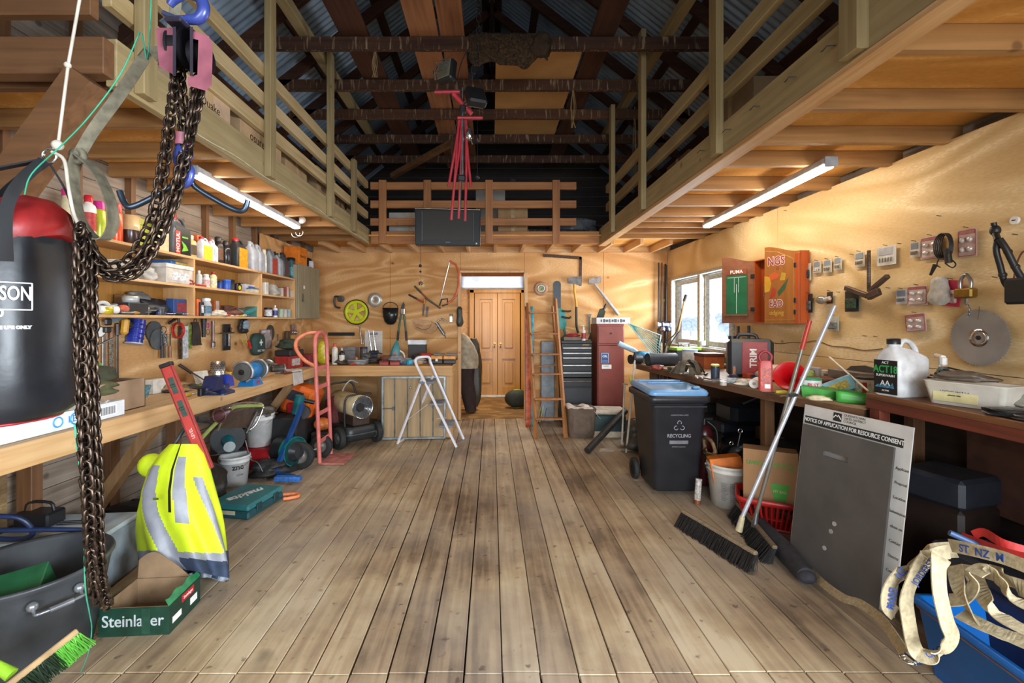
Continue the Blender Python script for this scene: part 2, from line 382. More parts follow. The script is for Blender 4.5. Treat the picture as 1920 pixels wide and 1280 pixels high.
PLY_L=plywood('#dcb98a','#cfa674','#b78a58','Y',1.1,name='peg_wall_plywood',freq=7)
PLY_D=plywood('#e6b570','#d9a25a','#c48b44','X',1.3,name='deck_plywood',freq=6)
PINE={a:wood('#c59a66','#9c7342',a,name='pine_'+a)for a in'XYZ'}
PINEW={a:wood('#d9b384','#b88954',a,name='pale_pine_'+a)for a in'XYZ'}
TRT={a:wood('#a8946a','#83704b',a,name='treated_timber_'+a)for a in'XYZ'}
ORG={a:wood('#b67c4a','#8c5730',a,name='warm_pine_'+a)for a in'XYZ'}
OLD={a:wood('#54301d','#2f1a11',a,name='old_rafter_'+a,dust=0.0,r=0.75)for a in'XYZ'}
OLDD={a:wood('#5c3a24','#38221a',a,name='dusty_tie_'+a,dust=0.8,r=0.8)for a in'XYZ'}
BRN={a:wood('#7a5434','#553720',a,name='brown_timber_'+a)for a in'XYZ'}
GREYW={a:wood('#a49484','#6f5f50',a,name='weathered_boards_'+a,r=0.8)for a in'XYZ'}
# ================================================================ floor
m=MB();k0=-18
joints={}
for k in range(k0,18):
 x0=0.045+k*0.162;x1=x0+0.162
 if x1<-2.85 or x0>2.85:continue
 js=[-2.3,1.94+rnd.uniform(-.01,.01)]+([6.0]if abs(k)%3==0 else[])+([4.3]if k in(8,9,10)else[])+[7.02]
 for a,b in zip(js[:-1],js[1:]):
  g=rnd.choice((0.0035,0.004,0.006,0.009));dz=rnd.uniform(-.0015,.0005)
  m.box(((x0+x1)/2,(a+b)/2,-0.0125+dz),(0.162-g,b-a-0.005,0.025),0.0025)
struct('floor',m,M_FLOOR)
struct('floor_1',MB().box((0,2.4,-0.05),(5.8,9.6,0.03)),M_DARK)
struct('floor_2',MB().box((0.1,8.15,-0.03),(2.2,2.3,0.06)),plywood('#b08c58','#94703f','#6f5230','X',3.0,name='chipboard',freq=5))
# ================================================================ walls
WL,WR,WB=-2.78,2.70,7.0
# back wall: plywood sheets round the doorway, thin dark seams between
m=MB()
ox0,ox1,otop=-0.485,0.50,2.245
seams_x=[WL,-1.565,ox0];seams_z=[0,1.25,2.56]
def sheet_x(m,x0,x1,z0,z1,y=WB,t=0.018):m.box(((x0+x1)/2,y+t/2,(z0+z1)/2),(x1-x0-0.004,t,z1-z0-0.004),0.001)
for a,b in((WL,-1.565),(-1.565,ox0)):
 for c,d in((0,1.24),(1.24,2.56)):sheet_x(m,a,b,c,d)
sheet_x(m,ox0,ox1,otop,2.56)
for c,d in((0,1.24),(1.24,2.56)):sheet_x(m,ox1,1.72,c,d);sheet_x(m,1.72,WR,c,d)
struct('wall_back',m,PLY_B)
m=MB();m.box(((WL+ox0)/2,WB+.06,1.28),(ox0-WL,.08,2.56));m.box(((WR+ox1)/2,WB+.06,1.28),(WR-ox1,.08,2.56));m.box((0,WB+.06,(otop+2.56)/2),(ox1-ox0,.08,2.56-otop))
struct('wall_back_framing',m,M_DARK)
m=MB();m.box((ox0-.01,WB-.02,1.12),(.045,.12,2.24),.003);m.box((ox1+.02,WB-.02,1.12),(.05,.12,2.24),.003);m.box((0.0,WB-.02,otop+.012),(ox1-ox0,.12,.03),.003)
struct('trim_1',m,PINEW['Z'])
# passage beyond the doorway
m=MB();m.box((ox0-.32,8.1,1.25),(.05,2.05,2.5));m.box((1.05,8.1,1.25),(.05,2.05,2.5));m.box((-.6,9.2,1.25),(.55,.05,2.5));
struct('wall_passage',m,PINEW['Y'])
m=MB();m.box((0.1,9.22,2.33),(2.2,.05,.4));m.box((.92,9.2,1.25),(.36,.05,2.5));struct('wall_passage_end',m,PLY_B)
struct('ceiling_passage',MB().box((0.1,8.17,2.53),(2.2,2.08,.05)),PINEW['X'])
area('passage_lamp',(0.2,8.0,2.44),(0,0,0),0.5,0.5,24,(1.0,0.92,0.80))
m=MB();m.box((0.02,7.4,2.13),(1.3,.14,.19),.004);struct('trim_2',m,mat('#b9b7bd',.28,.75,s=6))
m=MB();m.box((0.02,7.42,2.04),(1.3,.10,.035),.004);struct('trim_3',m,mat('#d9d6d6',.4))
# panelled timber door at the end of the passage
M_DOOR=wood('#bf8a38','#a37026','Z',0.8,0.32,False,'varnished_door')
dr=bpy.data.objects.new('door_1',None);COL.objects.link(dr);dr.location=(-0.34,9.1,0);dr['kind']='structure'
m=MB();dw=0.90
for i in range(2):
 x0=i*(dw/2+.005);w=dw/2
 m.box((x0+w/2,.02,1.03),(w,.018,2.06))
 for sx in(.05,w-.05):m.box((x0+sx,0,1.03),(.10,.04,2.06),.004)
 for z,h in((.1,.2),(.82,.14),(2.0,.12)):m.box((x0+w/2,.001,z),(w-.19,.038,h),.003)
 m.box((x0+w/2,.005,1.42),(w-.28,.03,.92),.012);m.box((x0+w/2,.005,.47),(w-.28,.03,.42),.012)
obj('door_panel',m,M_DOOR,dr)
m=MB()
for x in(dw/2-.055,dw/2+.065):m.cyl((x,-.02,1.04),(x,-.045,1.04),.010,n=10);m.sphere((x,-.066,1.04),.026);m.cyl((x,-.021,1.04),(x,-.026,1.04),.03,n=14);m.cyl((x,-.021,.99),(x,-.04,.985),.012,n=8)
obj('door_knob',m,mat('#c9a86a',.25,1),dr)
m=MB();m.box((-.06,.01,1.05),(.09,.06,2.16),.005);m.box((dw+.07,.01,1.05),(.09,.06,2.16),.005);m.box((dw/2,.01,2.11),(dw+.23,.06,.09),.005)
obj('door_frame',m,M_DOOR,dr)
m=MB().box((.1,9.26,1.05),(2.2,.04,2.1));struct('wall_passage_back',m,M_DARK);m=MB().box((0,7.03,2.605),(5.5,.03,.09));struct('wall_back_top',m,PINEW['X'])
struct('trim_4',MB().box((.1,9.06,.015),(1.5,.12,.03),.003),mat('#d8d4cc',.5))
# right wall: big plywood sheets, window opening
wy0,wy1,wz0,wz1=5.08,6.76,1.16,2.11
m=MB()
def sheet_y(m,y0,y1,z0,z1,x=WR,t=0.018):m.box((x+t/2,(y0+y1)/2,(z0+z1)/2),(t,y1-y0-0.004,z1-z0-0.004),0.001)
for a,b in((-2.3,-1.45),(0,1.85),(1.85,5.08)):
 sheet_y(m,a,b,0,1.21);
sheet_y(m,0.0,1.85,1.21,2.57);sheet_y(m,1.85,4.3,1.21,2.57);sheet_y(m,4.3,5.08,1.21,2.57);sheet_y(m,-2.3,-1.45,1.21,2.57)
sheet_y(m,-1.45,0.0,0,1.0);sheet_y(m,-1.45,0.0,2.15,2.57)
sheet_y(m,5.08,wy1,0,wz0);sheet_y(m,5.08,wy1,wz1,2.57);sheet_y(m,wy1,WB,0,2.57)
struct('wall_right',m,PLY_R)
m=MB()
for y0,y1,z0,z1 in((-2.3,-1.45,0,2.57),(-1.45,0,0,1.0),(-1.45,0,2.15,2.57),(0,5.08,0,2.57),(5.08,wy1,0,wz0),(5.08,wy1,wz1,2.57),(wy1,8.6,0,2.57)):m.box((WR+.07,(y0+y1)/2,(z0+z1)/2),(.1,y1-y0,z1-z0))
m.box((WR+.16,3.1,3.2),(.05,11,1.4))
struct('wall_right_outer',m,GREYW['Y'])
struct('wall_right_lower_shade',MB().box((WR-.006,3.5,.49),(.012,6.9,.96),.001),wood('#3d2c20','#241a14','Y',.8,.8,name='under_bench_shade'))  # dark sheet added over the ply; its colour stands for shade below the bench
# window 1: two timber casements on the right wall
wd=bpy.data.objects.new('window_1',None);COL.objects.link(wd);wd.location=(WR,wy0,wz0);wd['kind']='structure'
WPT=mat('#b9b4a8',.6,s=30,n=.3,b=.3);wl=wy1-wy0;wh=wz1-wz0;m=MB()
for z in(-.02,wh):m.box((.03,wl/2,z+.01),(.14,wl+.06,.04),.004)
for y in(0.0,wl):m.box((.03,y,wh/2),(.14,.05,wh),.004)
m.box((.03,.80,wh/2),(.12,.07,wh),.004)
obj('window_frame',m,WPT,wd)
for y0,y1 in((.035,.76),(.84,wl-.035)):
 m=MB()
 for y in(y0+.03,y1-.03):m.box((.05,y,wh/2),(.04,.06,wh-.05),.004)
 for z in(.055,wh-.055):m.box((.05,(y0+y1)/2,z),(.04,y1-y0-.1,.06),.004)
 cs=obj('casement',m,WPT,wd)
 ma,nt,p=newmat('window_glass');p.inputs['Base Color'].default_value=(1,1,1,1);p.inputs['Roughness'].default_value=.02;p.inputs['Transmission Weight'].default_value=1;p.inputs['IOR'].default_value=1.02
 obj('pane',MB().box((.05,(y0+y1)/2,wh/2),(.004,y1-y0-.1,wh-.16)),ma,cs)
 # window 2 beside the camera
wd=bpy.data.objects.new('window_2',None);COL.objects.link(wd);wd.location=(WR,-1.45,1.0);wd['kind']='structure'
m=MB()
for z in(0,1.15):m.box((.05,.725,z),(.1,1.5,.06),.004)
for y in(0,.725,1.45):m.box((.05,y,.575),(.1,.06,1.15),.004)
obj('window_frame',m,WPT,wd)
# left wall: weathered boards, studs above the shelf, plywood behind the tools
m=MB();z=0;i=0
while z<3.85:m.box((WL-.05+rnd.uniform(-.003,.003),2.9,z+.0725),(.02,10.6,.143),.002);z+=.147
struct('wall_left',m,GREYW['Y']);struct('wall_left_outer',MB().box((WL-.09,2.9,1.95),(.02,11.0,3.95)),M_DARK)
m=MB();y=-2.0
while y<7.0:m.box((WL-.025,y,3.1 if y>0 else 1.9),(.07,.045,1.6 if y>0 else 3.9));y+=.46
for y in(1.2,2.55,3.35,4.6,5.9):m.box((WL-.025,y,.45),(.07,.09,.9),.003)
struct('wall_left_studs',m,BRN['Z'])
m=MB()
for a,b in((1.2,3.0),(3.0,5.4),(5.4,7.0)):m.box((WL+.012,(a+b)/2,1.24),(.018,b-a-.004,.68),.001)
struct('wall_left_panel',m,PLY_L)
struct('wall_left_lower_panel',MB().box((WL+.004,1.6,.42),(.02,2.0,.84),.002),plywood('#b09468','#8f7550','#5f4a34','Y',1.2,name='stained_ply',freq=5))
m=MB();m.box((WL+.018,6.2,1.9),(.018,1.55,1.3),.002);struct('wall_left_corner',m,PLY_B)
# gable wall above the loft and front wall behind the camera
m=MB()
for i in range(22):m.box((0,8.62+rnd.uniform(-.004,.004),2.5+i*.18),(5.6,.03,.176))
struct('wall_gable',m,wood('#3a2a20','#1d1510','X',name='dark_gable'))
m=MB();m.box((-2.05,-2.25,1.9),(1.5,.1,3.8));m.box((2.65,-2.25,1.9),(.3,.1,3.8));m.box((0,-2.25,4.6),(5.6,.1,2.6))
struct('wall_front',m,GREYW['Z'])
# ================================================================ lofts
JZ,JH=2.55,0.10
JW=wood('#b08450','#835c34','X',name='joist_pine')
jl=[2.48,2.94,3.32,3.69,4.10,4.55,5.06,5.5,5.95]
jr=[0.5,0.9,1.33,1.78,2.27,2.70,3.09,3.64,4.15,4.55,4.8,5.1,5.42,5.78]
for y in jl:struct('ceiling_joist',MB().box((-2.24,y,JZ+JH/2),(1.08,.045,JH),.003),JW)
for y in jr:struct('ceiling_joist',MB().box((2.15,y,JZ+JH/2),(1.25,.045,JH),.003),JW)
for i in range(13):struct('ceiling_joist',MB().box((-2.35+i*.4,6.62,JZ+JH/2),(.045,.82,JH),.003),PINEW['Y'])
m=MB();m.box((-2.24,4.1,2.661),(1.1,4.2,.019));struct('ceiling_left',m,PLY_D)
m=MB();m.box((2.14,2.0,2.661),(1.28,8.2,.019));struct('ceiling_right',m,PLY_D)
m=MB();m.box((0,7.35,2.661),(5.5,2.4,.019));struct('ceiling_back',m,PLY_D)
struct('beam_left',MB().box((-1.69,4.12,2.65),(.05,4.2,.21),.004),TRT['Y'])
m=MB();m.box((1.50,2.6,2.665),(.05,7.3,.20),.004);struct('beam_right',m,TRT['Y'])
m=MB();m.box((1.515,2.6,2.545),(.10,7.3,.03),.003);struct('trim_5',m,PINEW['Y'])
struct('beam_back',MB().box((-.09,6.2,2.635),(3.1,.05,.17),.004),ORG['X'])
struct('beam_left_end',MB().box((-2.2,2.0,2.65),(1.05,.075,.16),.004),BRN['X'])
struct('beam_left_inner',MB().box((-2.2,2.12,2.65),(1.05,.045,.15),.004),BRN['X'])
m=MB()
for y in(2.85,3.55,4.3,5.0):m.cyl((1.474,y,2.63),(1.474,y+.06,2.60),.003,n=6)
# roof ties and framing
TZ=4.0
for d in(4.2,4.94,5.63,6.39,7.19):struct('ceiling_beam',MB().box((0,d,TZ+.055),(5.3,.05,.115),.003),OLDD['X'])
for x,w,mt_ in((-1.26,.26,OLD),(-.62,.26,BRN),(-.36,.22,BRN),(1.02,.22,OLD)):
 struct('ceiling_plank',MB().box((x,4.7,TZ+.14),(w,6.2,.035),.003),wood('#b07a54','#6b402b','Y',.8,name='reclaimed_plank')if mt_ is BRN else OLD['Y'])
for x in(-1.73,1.63):struct('ceiling_plate',MB().box((x,3.9,TZ+.17),(.09,5.4,.09),.003),TRT['Y'])
RZ0,TA=3.62,math.tan(math.radians(38));c38,s38=math.cos(math.radians(38)),math.sin(math.radians(38));SL=2.95/c38
for s,nm in((-1,'left'),(1,'right')):
 m=MB();n=int(11.2/.076*6);vs=[];fs=[]
 for i in range(n+1):
  y=-2.3+i*.076/6;h=.009*math.cos(2*PI*i/6)
  for u in(-.05,SL):
   for t in(0,.004):vs.append((s*(2.95-u*c38)+s*(h+t)*s38,y,RZ0-.15*TA+u*s38+(h+t)*c38+.20))
 for i in range(n):
  a=i*4;b=a+4;fs+=[(a,b,b+2,a+2),(a+1,a+3,b+3,b+1)]
 m.add(vs,fs,True);struct('ceiling_roof_'+nm,m,mat('#9db0c2',.42,.25,s=3,n=.25))
 for y in(-1.0,.2,1.4,2.6,3.46,4.2,4.94,5.63,6.39,7.19,8.0):
  q=TM(s*2.8,y,RZ0+.05,0,s*-38 if s<0 else 38)if True else None
  m=MB();mm=Matrix(((-s*c38,0,s*s38,s*2.8),(0,1,0,y),(s38,0,c38,RZ0-.02),(0,0,0,1)))
  m.box((SL/2-.05,0,.055),(SL,.05,.11),.003,mm);struct('ceiling_rafter',m,OLD['X'])
 for u in(.25,1.15,2.05,2.95,3.55):
  m=MB();mm=Matrix(((-s*c38,0,s*s38,s*2.8),(0,1,0,0),(s38,0,c38,RZ0-.02),(0,0,0,1)))
  m.box((u,3.3,.14),(.09,11.2,.05),.003,mm);struct('ceiling_purlin',m,OLD['Y'])
struct('beam_ridge',MB().box((0,3.3,5.72),(.05,11.2,.2),.003),OLD['Y'])
# diagonal braces in the roof (three old boards crossing the ties)
for(a,b)in((P(735,330,6.6),P(865,258,5.9)),):
 m=MB();m.tube([a,b],.05,4,smooth=False);struct('ceiling_brace',m,BRN['X'])
 # outside: pale snowy ground, hedge and trees seen through the window
g=struct('ground',MB().box((20,4,-.6),(90,90,.1)),mat('#eef1f4',.9,s=1,n=.05));
for i in range(14):
 m=MB();h=rnd.uniform(2.2,4.5);m.cyl((0,0,0),(0,0,h*.35),.1,.07,6)
 for j in range(9):m.sphere((rnd.uniform(-.9,.9),rnd.uniform(-.9,.9),h*.35+rnd.uniform(0,h*.6)),rnd.uniform(.4,.8),8)
 one('tree','bare bluish tree far outside the workshop window','tree',m,mat('#c3ced6',.9,n=.2,s=3),(26+rnd.uniform(-1,6),38+i*3.4,-.55),group='trees outside the window')
 # ================================================================ loft railings
def railing(name,label,posts,rails,mpost,mrail):
 t=thing(name,label,'railing',posts[0][0])
 o=Vector(posts[0][0])
 for(p,s)in posts:
  m=MB();q=Vector(p)-o;m.box((q.x,q.y,q.z+s[2]/2),s,.004);obj('post',m,mpost,t)
 for(c,s)in rails:
  m=MB();q=Vector(c)-o;m.box(q,s,.004);obj('rail',m,mrail,t)
 return t
railing('loft_railing','pale timber railing with three long rails along the left loft edge',
[((-1.64,y,z0),(.05,.09,z1-z0))for y,z0,z1 in((2.16,2.56,4.3),(3.37,2.56,4.3),(4.63,2.56,4.22),(5.42,2.56,3.42))],
[((-1.69,4.07,z),(.045,4.15,.095))for z in(2.93,3.10+.03,3.34)],TRT['Z'],wood('#c9b186','#a68c5e','Y',name='pale_rail'))
railing('loft_railing','timber railing with two long rails along the right loft edge',
[((1.455,y,z0),(.05,.10,z1-z0))for y,z0,z1 in((1.83,2.57,4.3),(2.95,2.57,4.3),(4.40,2.57,4.3),(5.50,2.57,4.1))],
[((1.50,3.3,z),(.045,5.2,.10))for z in(2.97,3.21)],TRT['Z'],TRT['Y'])
railing('loft_railing','orange pine railing across the back loft with four posts',
[((x,6.165,2.55),(.10,.045,.86))for x in(X(717,6.15),X(801,6.15),X(917,6.15),X(1043,6.15))],
[((-.25,6.2,z),(2.8,.045,.10))for z in(2.85,3.09,3.34)],ORG['Z'],ORG['X'])
railing('loft_railing','short dark railing across the near end of the left loft',
[((-2.45,1.99,2.73),(.045,.04,.5))],[((-2.2,1.95,2.85),(1.0,.045,.10)),((-2.2,1.95,3.1),(1.0,.045,.10))],BRN['Z'],BRN['X'])
# ================================================================ fluorescent battens
def batten(label,p0,p1):
 p0=Vector(p0);p1=Vector(p1);L_=(p1-p0).length;mid=(p0+p1)/2
 t=thing('light_batten',label,'light',mid);t.rotation_euler=(0,0,math.atan2((p1-p0).x,-(p1-p0).y)+PI)
 obj('housing',MB().box((0,0,.025),(.075,L_,.045),.006),mat('#c9ccd0',.45),t)
 for s in(-1,1):obj('end_cap',MB().box((0,s*(L_/2+.008),.016),(.08,.016,.068),.005),mat('#9fa3a8',.5),t)
 obj('diffuser',MB().box((0,0,-.009),(.058,L_-.01,.026),.008),emis('#fff1dc',26,'tube_light'),t)
batten('lit fluorescent batten under the left loft',P(362,326,3.14),P(556,424,4.95))
batten('lit fluorescent batten under the right loft',P(1557,314,2.94),P(1325,420,4.85))
# ================================================================ everyday kinds: bottles, jugs, tubs, boxes
def wrap(o,r):
 for v in o.data.vertices:
  x,y,z=v.co;a=x/r;v.co=(math.sin(a)*(r+z),-math.cos(a)*(r+z),y)
def wraptext(s,size,m,parent,r,z,sx=1.0,ang=0,**k):
 o=text(s,size,m,parent,Matrix.Identity(4),sx=sx,**k);wrap(o,r+.0006)
 R=Matrix.Rotation(math.radians(ang),4,'Z');o.data.transform(Matrix.Translation((0,0,z))@R);return o
def bottle(name,label,loc,r,h,body,cap,lab=None,cat='bottle',neck=.35,group=None,txt=None,rough=.35,capn='cap',square=False,rz=0,t=0,rot=None,tcol='#ffffff'):
 """a bottle or spray can: body, cap, wrapped label"""
 T=thing(name,label,cat,loc,rz,group,rot)
 rn=r*neck;hb=h*.80;n=4 if square else 20
 prof=[(r*.9,0),(r,r*.12),(r,hb-r*.7),(r*.85,hb-r*.25),(rn*1.1,hb),(rn,hb+h*.04)]
 mm=TM(rz=45,s=1)if square else None
 if square:
  m=MB();m.loft([ring(2*q,2*q*.8,z,r*.3,3)for q,z in prof]);obj('bottle_body',m,mat(body,rough,t=t),T)
 else:obj('bottle_body',MB().lathe(prof,20),mat(body,rough,t=t),T)
 obj(capn,MB().lathe([(rn*1.15,hb+h*.03),(rn*1.2,h*.97),(rn*.9,h)],14),mat(cap,.4),T)
 if lab:
  k=1.012
  m=MB()
  if square:m.loft([ring(2*r*k,2*r*.8*k,z,r*.3,3)for z in(hb*.2,hb*.68)],caps=False)
  else:m.lathe([(r*k,hb*.18),(r*k,hb*.72)],20,caps=False)
  obj('paper_label',m,mat(lab,.45,n=.35,s=60),T)
 if txt:wraptext(txt,min(hb*.2,2.0*r/max(1,len(txt)*.55)),mat(tcol,.5,n=0),T,r*1.02,hb*.5,ang=-rz)
 return T
def tin(name,label,loc,r,h,body,cap,cat='tin',lab=None,group=None,rz=0,rot=None,cr=1.0,metal=0.0,capn='lid'):
 T=thing(name,label,cat,loc,rz,group,rot)
 obj('can_body',MB().lathe([(r*.97,0),(r,.003),(r,h-.003),(r*.97,h)],22),mat(body,.35,metal),T)
 obj(capn,MB().lathe([(r*cr,h-.004),(r*1.03*cr,h-.002),(r*1.03*cr,h+.08*h),(r*.9*cr,h+.1*h)],22),mat(cap,.4),T)
 if lab:obj('paper_label',MB().lathe([(r*1.01,h*.12),(r*1.01,h*.85)],22,caps=False),mat(lab,.45,n=.4,s=50),T)
 return T
def spray(name,label,loc,r,h,body,cap,cat='spray can',lab=None,rz=0):
 T=thing(name,label,cat,loc,rz)
 obj('can_body',MB().lathe([(r*.95,0),(r,.004),(r,h*.74),(r*.8,h*.80),(r*.5,h*.82)],20),mat(body,.3,.2),T)
 obj('cap',MB().lathe([(r*.86,h*.77),(r*.86,h*.97),(r*.8,h)],20),mat(cap,.35),T)
 if lab:obj('paper_label',MB().lathe([(r*1.01,h*.25),(r*1.01,h*.55)],20,caps=False),mat(lab,.4,n=.3,s=60),T)
 return T
def jug(name,label,loc,w,l,h,body,cap,lab=None,rz=0,txt=None,tcol='#ffffff',cat='jug',lsize=(.72,.5),t=0,rough=.4,group=None,side=1,tsize=None):
 """moulded container: square body, sloped shoulder running up to a loop handle, screw cap"""
 T=thing(name,label,cat,loc,rz,group)
 rr=min(w,l)*.18;hb=h*.66
 m=MB();m.loft([ring(w*.94,l*.94,0,rr,4),ring(w,l,.008,rr,4),ring(w,l,hb*.97,rr,4),ring(w*.93,l*.93,hb+h*.03,rr,4),ring(w*.62,l*.55,h*.80,rr*.8,4,-side*w*.12),ring(w*.26,w*.26,h*.86,w*.12,4,-side*w*.25),ring(w*.26,w*.26,h*.91,w*.12,4,-side*w*.25)])
 obj('jug_body',m,mat(body,rough,t=t),T)
 pts=spline([(-side*w*.10,0,h*.84),(side*w*.02,0,h*.955),(side*w*.25,0,h*.93),(side*w*.42,0,h*.79),(side*w*.44,0,hb*.95)],5)
 obj('handle',MB().tube(pts,min(w,l)*.11,8,flat=.8),mat(body,rough),T)
 obj('cap',MB().lathe([(w*.15,h*.90),(w*.15,h*.99),(w*.12,h)],16,m=TM(-side*w*.25,0,0)),mat(cap,.4),T)
 if lab:
  obj('paper_label',MB().box((0,-l/2-.0006,hb*.5),(w*lsize[0],.0016,hb*2*lsize[1]*.95)),mat(lab,.4,n=.25,s=40),T)
  if txt:
   ts=tsize or w*lsize[0]/max(2.5,.62*len(txt));text(txt,ts,mat(tcol,.4,n=0),T,FR(0,-l/2-.0016,hb*.62))
 return T
def bucket(name,label,loc,r,h,col,cat='bucket',rz=0,handle=True,rt=None,group=None,tilt=None,rb=.82,lab=None):
 T=thing(name,label,cat,loc,rz,group,tilt)
 b=r*rb;w=.004
 m=MB();m.lathe([(0,.004),(b-w,.006),(r-w,h),(r+.001,h),(r+.006,h-.004),(r+.006,h-.02),(r-.0,h-.022),(r-.003,h-.05),(r+.003,h-.052),(r+.003,h-.058),(r-.004,h-.06),(b,0),(0,0)],36,caps=False)
 obj('bucket_body',m,mat(col,.4,n=.12),T)
 if handle:
  pts=[(math.cos(a)*(r+.008),-math.sin(a)*.02-(r*.75)*math.sin(a),h-.035-.55*r*math.sin(a))for a in[PI*i/16 for i in range(17)]]
  m=MB().tube(pts,.0025,6)
  for s in(-1,1):m.cyl((s*(r+.0),0,h-.035),(s*(r+.014),0,h-.035),.012,n=10)
  obj('bail_handle',m,mat('#b8b8b8',.3,.8),T)
 return T
def carton(name,label,loc,s,rz=0,col='#a97b4c',cat='box',txt=None,tcol='#3a2a1c',tsize=.05,open_=False,flaps=True,tape='#c2a376',rot=None,group=None,tdx=0,tdz=0):
 """cardboard box (centre of base at loc) with tape seam and printed words"""
 T=thing(name,label,cat,loc,rz,group,rot);w,l,h=s;M_=mat(col,.8,n=.12,s=9)
 if open_:
  m=MB();t=.004
  m.box((0,0,t/2),(w,l,t));m.box((0,-l/2+t/2,h/2),(w,t,h));m.box((0,l/2-t/2,h/2),(w,t,h));m.box((-w/2+t/2,0,h/2),(t,l,h));m.box((w/2-t/2,0,h/2),(t,l,h))
  obj('carton_body',m,M_,T)
  if flaps:
   for sx in(-1,1):obj('flap',MB().box((0,0,0),(l*.45,l,.003),m=Matrix.Translation((sx*(w/2+.17*l),0,h+.07*l))@TM(ry=-sx*25)),M_,T)
 else:
  obj('carton_body',MB().box((0,0,h/2),(w,l,h),.003),M_,T)
  obj('tape',MB().box((0,0,h/2),(.05,l+.002,h+.002)),mat(tape,.35),T)
 if txt:text(txt,tsize,mat(tcol,.6,n=0),T,FR(tdx,-l/2-.0012,h*.5+tdz))
 return T
def plainbox(name,label,loc,s,rz=0,col='#ffffff',cat='box',b=.004,rough=.5,rot=None,lid=None,txt=None,tcol='#000000',tsize=.03,part='lid',lab=None):
 T=thing(name,label,cat,loc,rz,rot=rot);w,l,h=s
 hh=h*.78 if lid else h
 obj('box_body',MB().box((0,0,hh/2),(w,l,hh),b),mat(col,rough),T)
 if lid:obj(part,MB().box((0,0,h*.89),(w*1.04,l*1.04,h*.22),b),mat(lid,rough),T)
 if lab:obj('paper_label',MB().box((0,-l/2-.0008,hh*.5),(w*.6,.0016,hh*.55)),mat(lab,.5,n=.4,s=60),T)
 if txt:text(txt,tsize,mat(tcol,.5,n=0),T,FR(0,-l/2-.002,hh*.5))
 return T
def bag(name,label,loc,w,l,h,col,cat='bag',rz=0,lump=.25,seed=1,rough=.45,t=0,rot=None,m_=None,top=.6):
 """soft lumpy bag: noise-displaced rounded volume with a crumpled top"""
 n=20;k=12;m=MB();rings=[];of=Vector((seed*3.1,seed*7.7,0))
 for i in range(k+1):
  v=i/k;z=h*v;sc=(math.sin(min(1,v*3+.35)*PI/2))*(1-(1-top)*v**2)*(1 if i<k else.55)
  rg=[]
  for j in range(n):
   a=2*PI*j/n;c,s_=math.cos(a),math.sin(a);q=(abs(c)**3+abs(s_)**3)**(-1/3)
   d=1+lump*noise.noise(Vector((c*1.5,s_*1.5,v*3))+of)*1.6+lump*.4*noise.noise(Vector((c*5,s_*5,v*6))+of)
   rg.append((w/2*c*q*sc*d,l/2*s_*q*sc*d,z+h*.06*lump*noise.noise(Vector((c*3,s_*3,seed)))*4*v))
  rings.append(rg)
 m.loft(rings);return one(name,label,cat,m,m_ or mat(col,rough,t=t,b=.3,s=30),loc,rz,rot=rot)
def link_mesh(pitch,wire,n=10):
 """one oval chain link lying in the local xz plane, long axis z"""
 L_=pitch/2;w=wire*1.75;pts=[]
 for i in range(n):
  a=2*PI*i/n;pts.append((math.cos(a)*w,0,math.sin(a)*w+(L_*.55 if math.sin(a)>0 else-L_*.55)))
 return pts
def chain(path,pitch,wire,m=None,n=10):
 """interlocked links laid end to end along a path, each turned a quarter from the last"""
 m=m or MB();p=[Vector(q)for q in path];acc=0;k=0;out=[]
 seg=[(p[i+1]-p[i]).length for i in range(len(p)-1)];tot=sum(seg);s=0;i=0;base=0
 while s<tot:
  while i<len(seg)-1 and base+seg[i]<s:base+=seg[i];i+=1
  q=p[i].lerp(p[i+1],(s-base)/max(seg[i],1e-6));t=(p[i+1]-p[i]).normalized()
  a=t.orthogonal()if abs(t.z)>.98 else Vector((0,0,1)).cross(t);a.normalize()
  ang=math.radians((k%2)*90+35+rnd.uniform(-12,12));b=t.cross(a);u=a*math.cos(ang)+b*math.sin(ang);w=t.cross(u)
  R=Matrix(((u.x,w.x,t.x,q.x),(u.y,w.y,t.y,q.y),(u.z,w.z,t.z,q.z),(0,0,0,1)))
  m.tube([R@Vector(v)for v in link_mesh(pitch*1.25,wire,n)],wire*.5,5,closed=True);s+=pitch;k+=1
 return m
def wheel(m,c,r,w,ax='x',hub=None):
 c=Vector(c);R={'x':Matrix.Rotation(PI/2,4,'Y'),'y':Matrix.Rotation(PI/2,4,'X'),'z':Matrix.Identity(4)}[ax]
 m.lathe([(r*.52,-w*.35),(r*.85,-w*.5),(r*.97,-w*.36),(r,-w*.15),(r,w*.15),(r*.97,w*.36),(r*.85,w*.5),(r*.52,w*.35)],32,m=Matrix.Translation(c)@R,caps=False)
def rim(m,c,r,w,ax='x'):
 c=Vector(c);R={'x':Matrix.Rotation(PI/2,4,'Y'),'y':Matrix.Rotation(PI/2,4,'X')}[ax]
 m.lathe([(0,-w*.25),(r*.15,-w*.45),(r*.2,-w*.2),(r*.45,-w*.12),(r*.54,-w*.38),(r*.54,w*.38),(r*.45,w*.12),(r*.2,w*.2),(r*.15,w*.45),(0,w*.25)],24,m=Matrix.Translation(c)@R,caps=False)
BLK=mat('#1c1c1e',.45);RUB=mat('#232322',.75,n=.3);STL=mat('#a9abad',.3,.9);CHR=mat('#d0d2d4',.18,1.0);DSTL=mat('#55575a',.4,.8);RST=mat('#5b4638',.6,.6,n=.5,s=60);WHT=mat('#e6e4de',.45,n=.08)
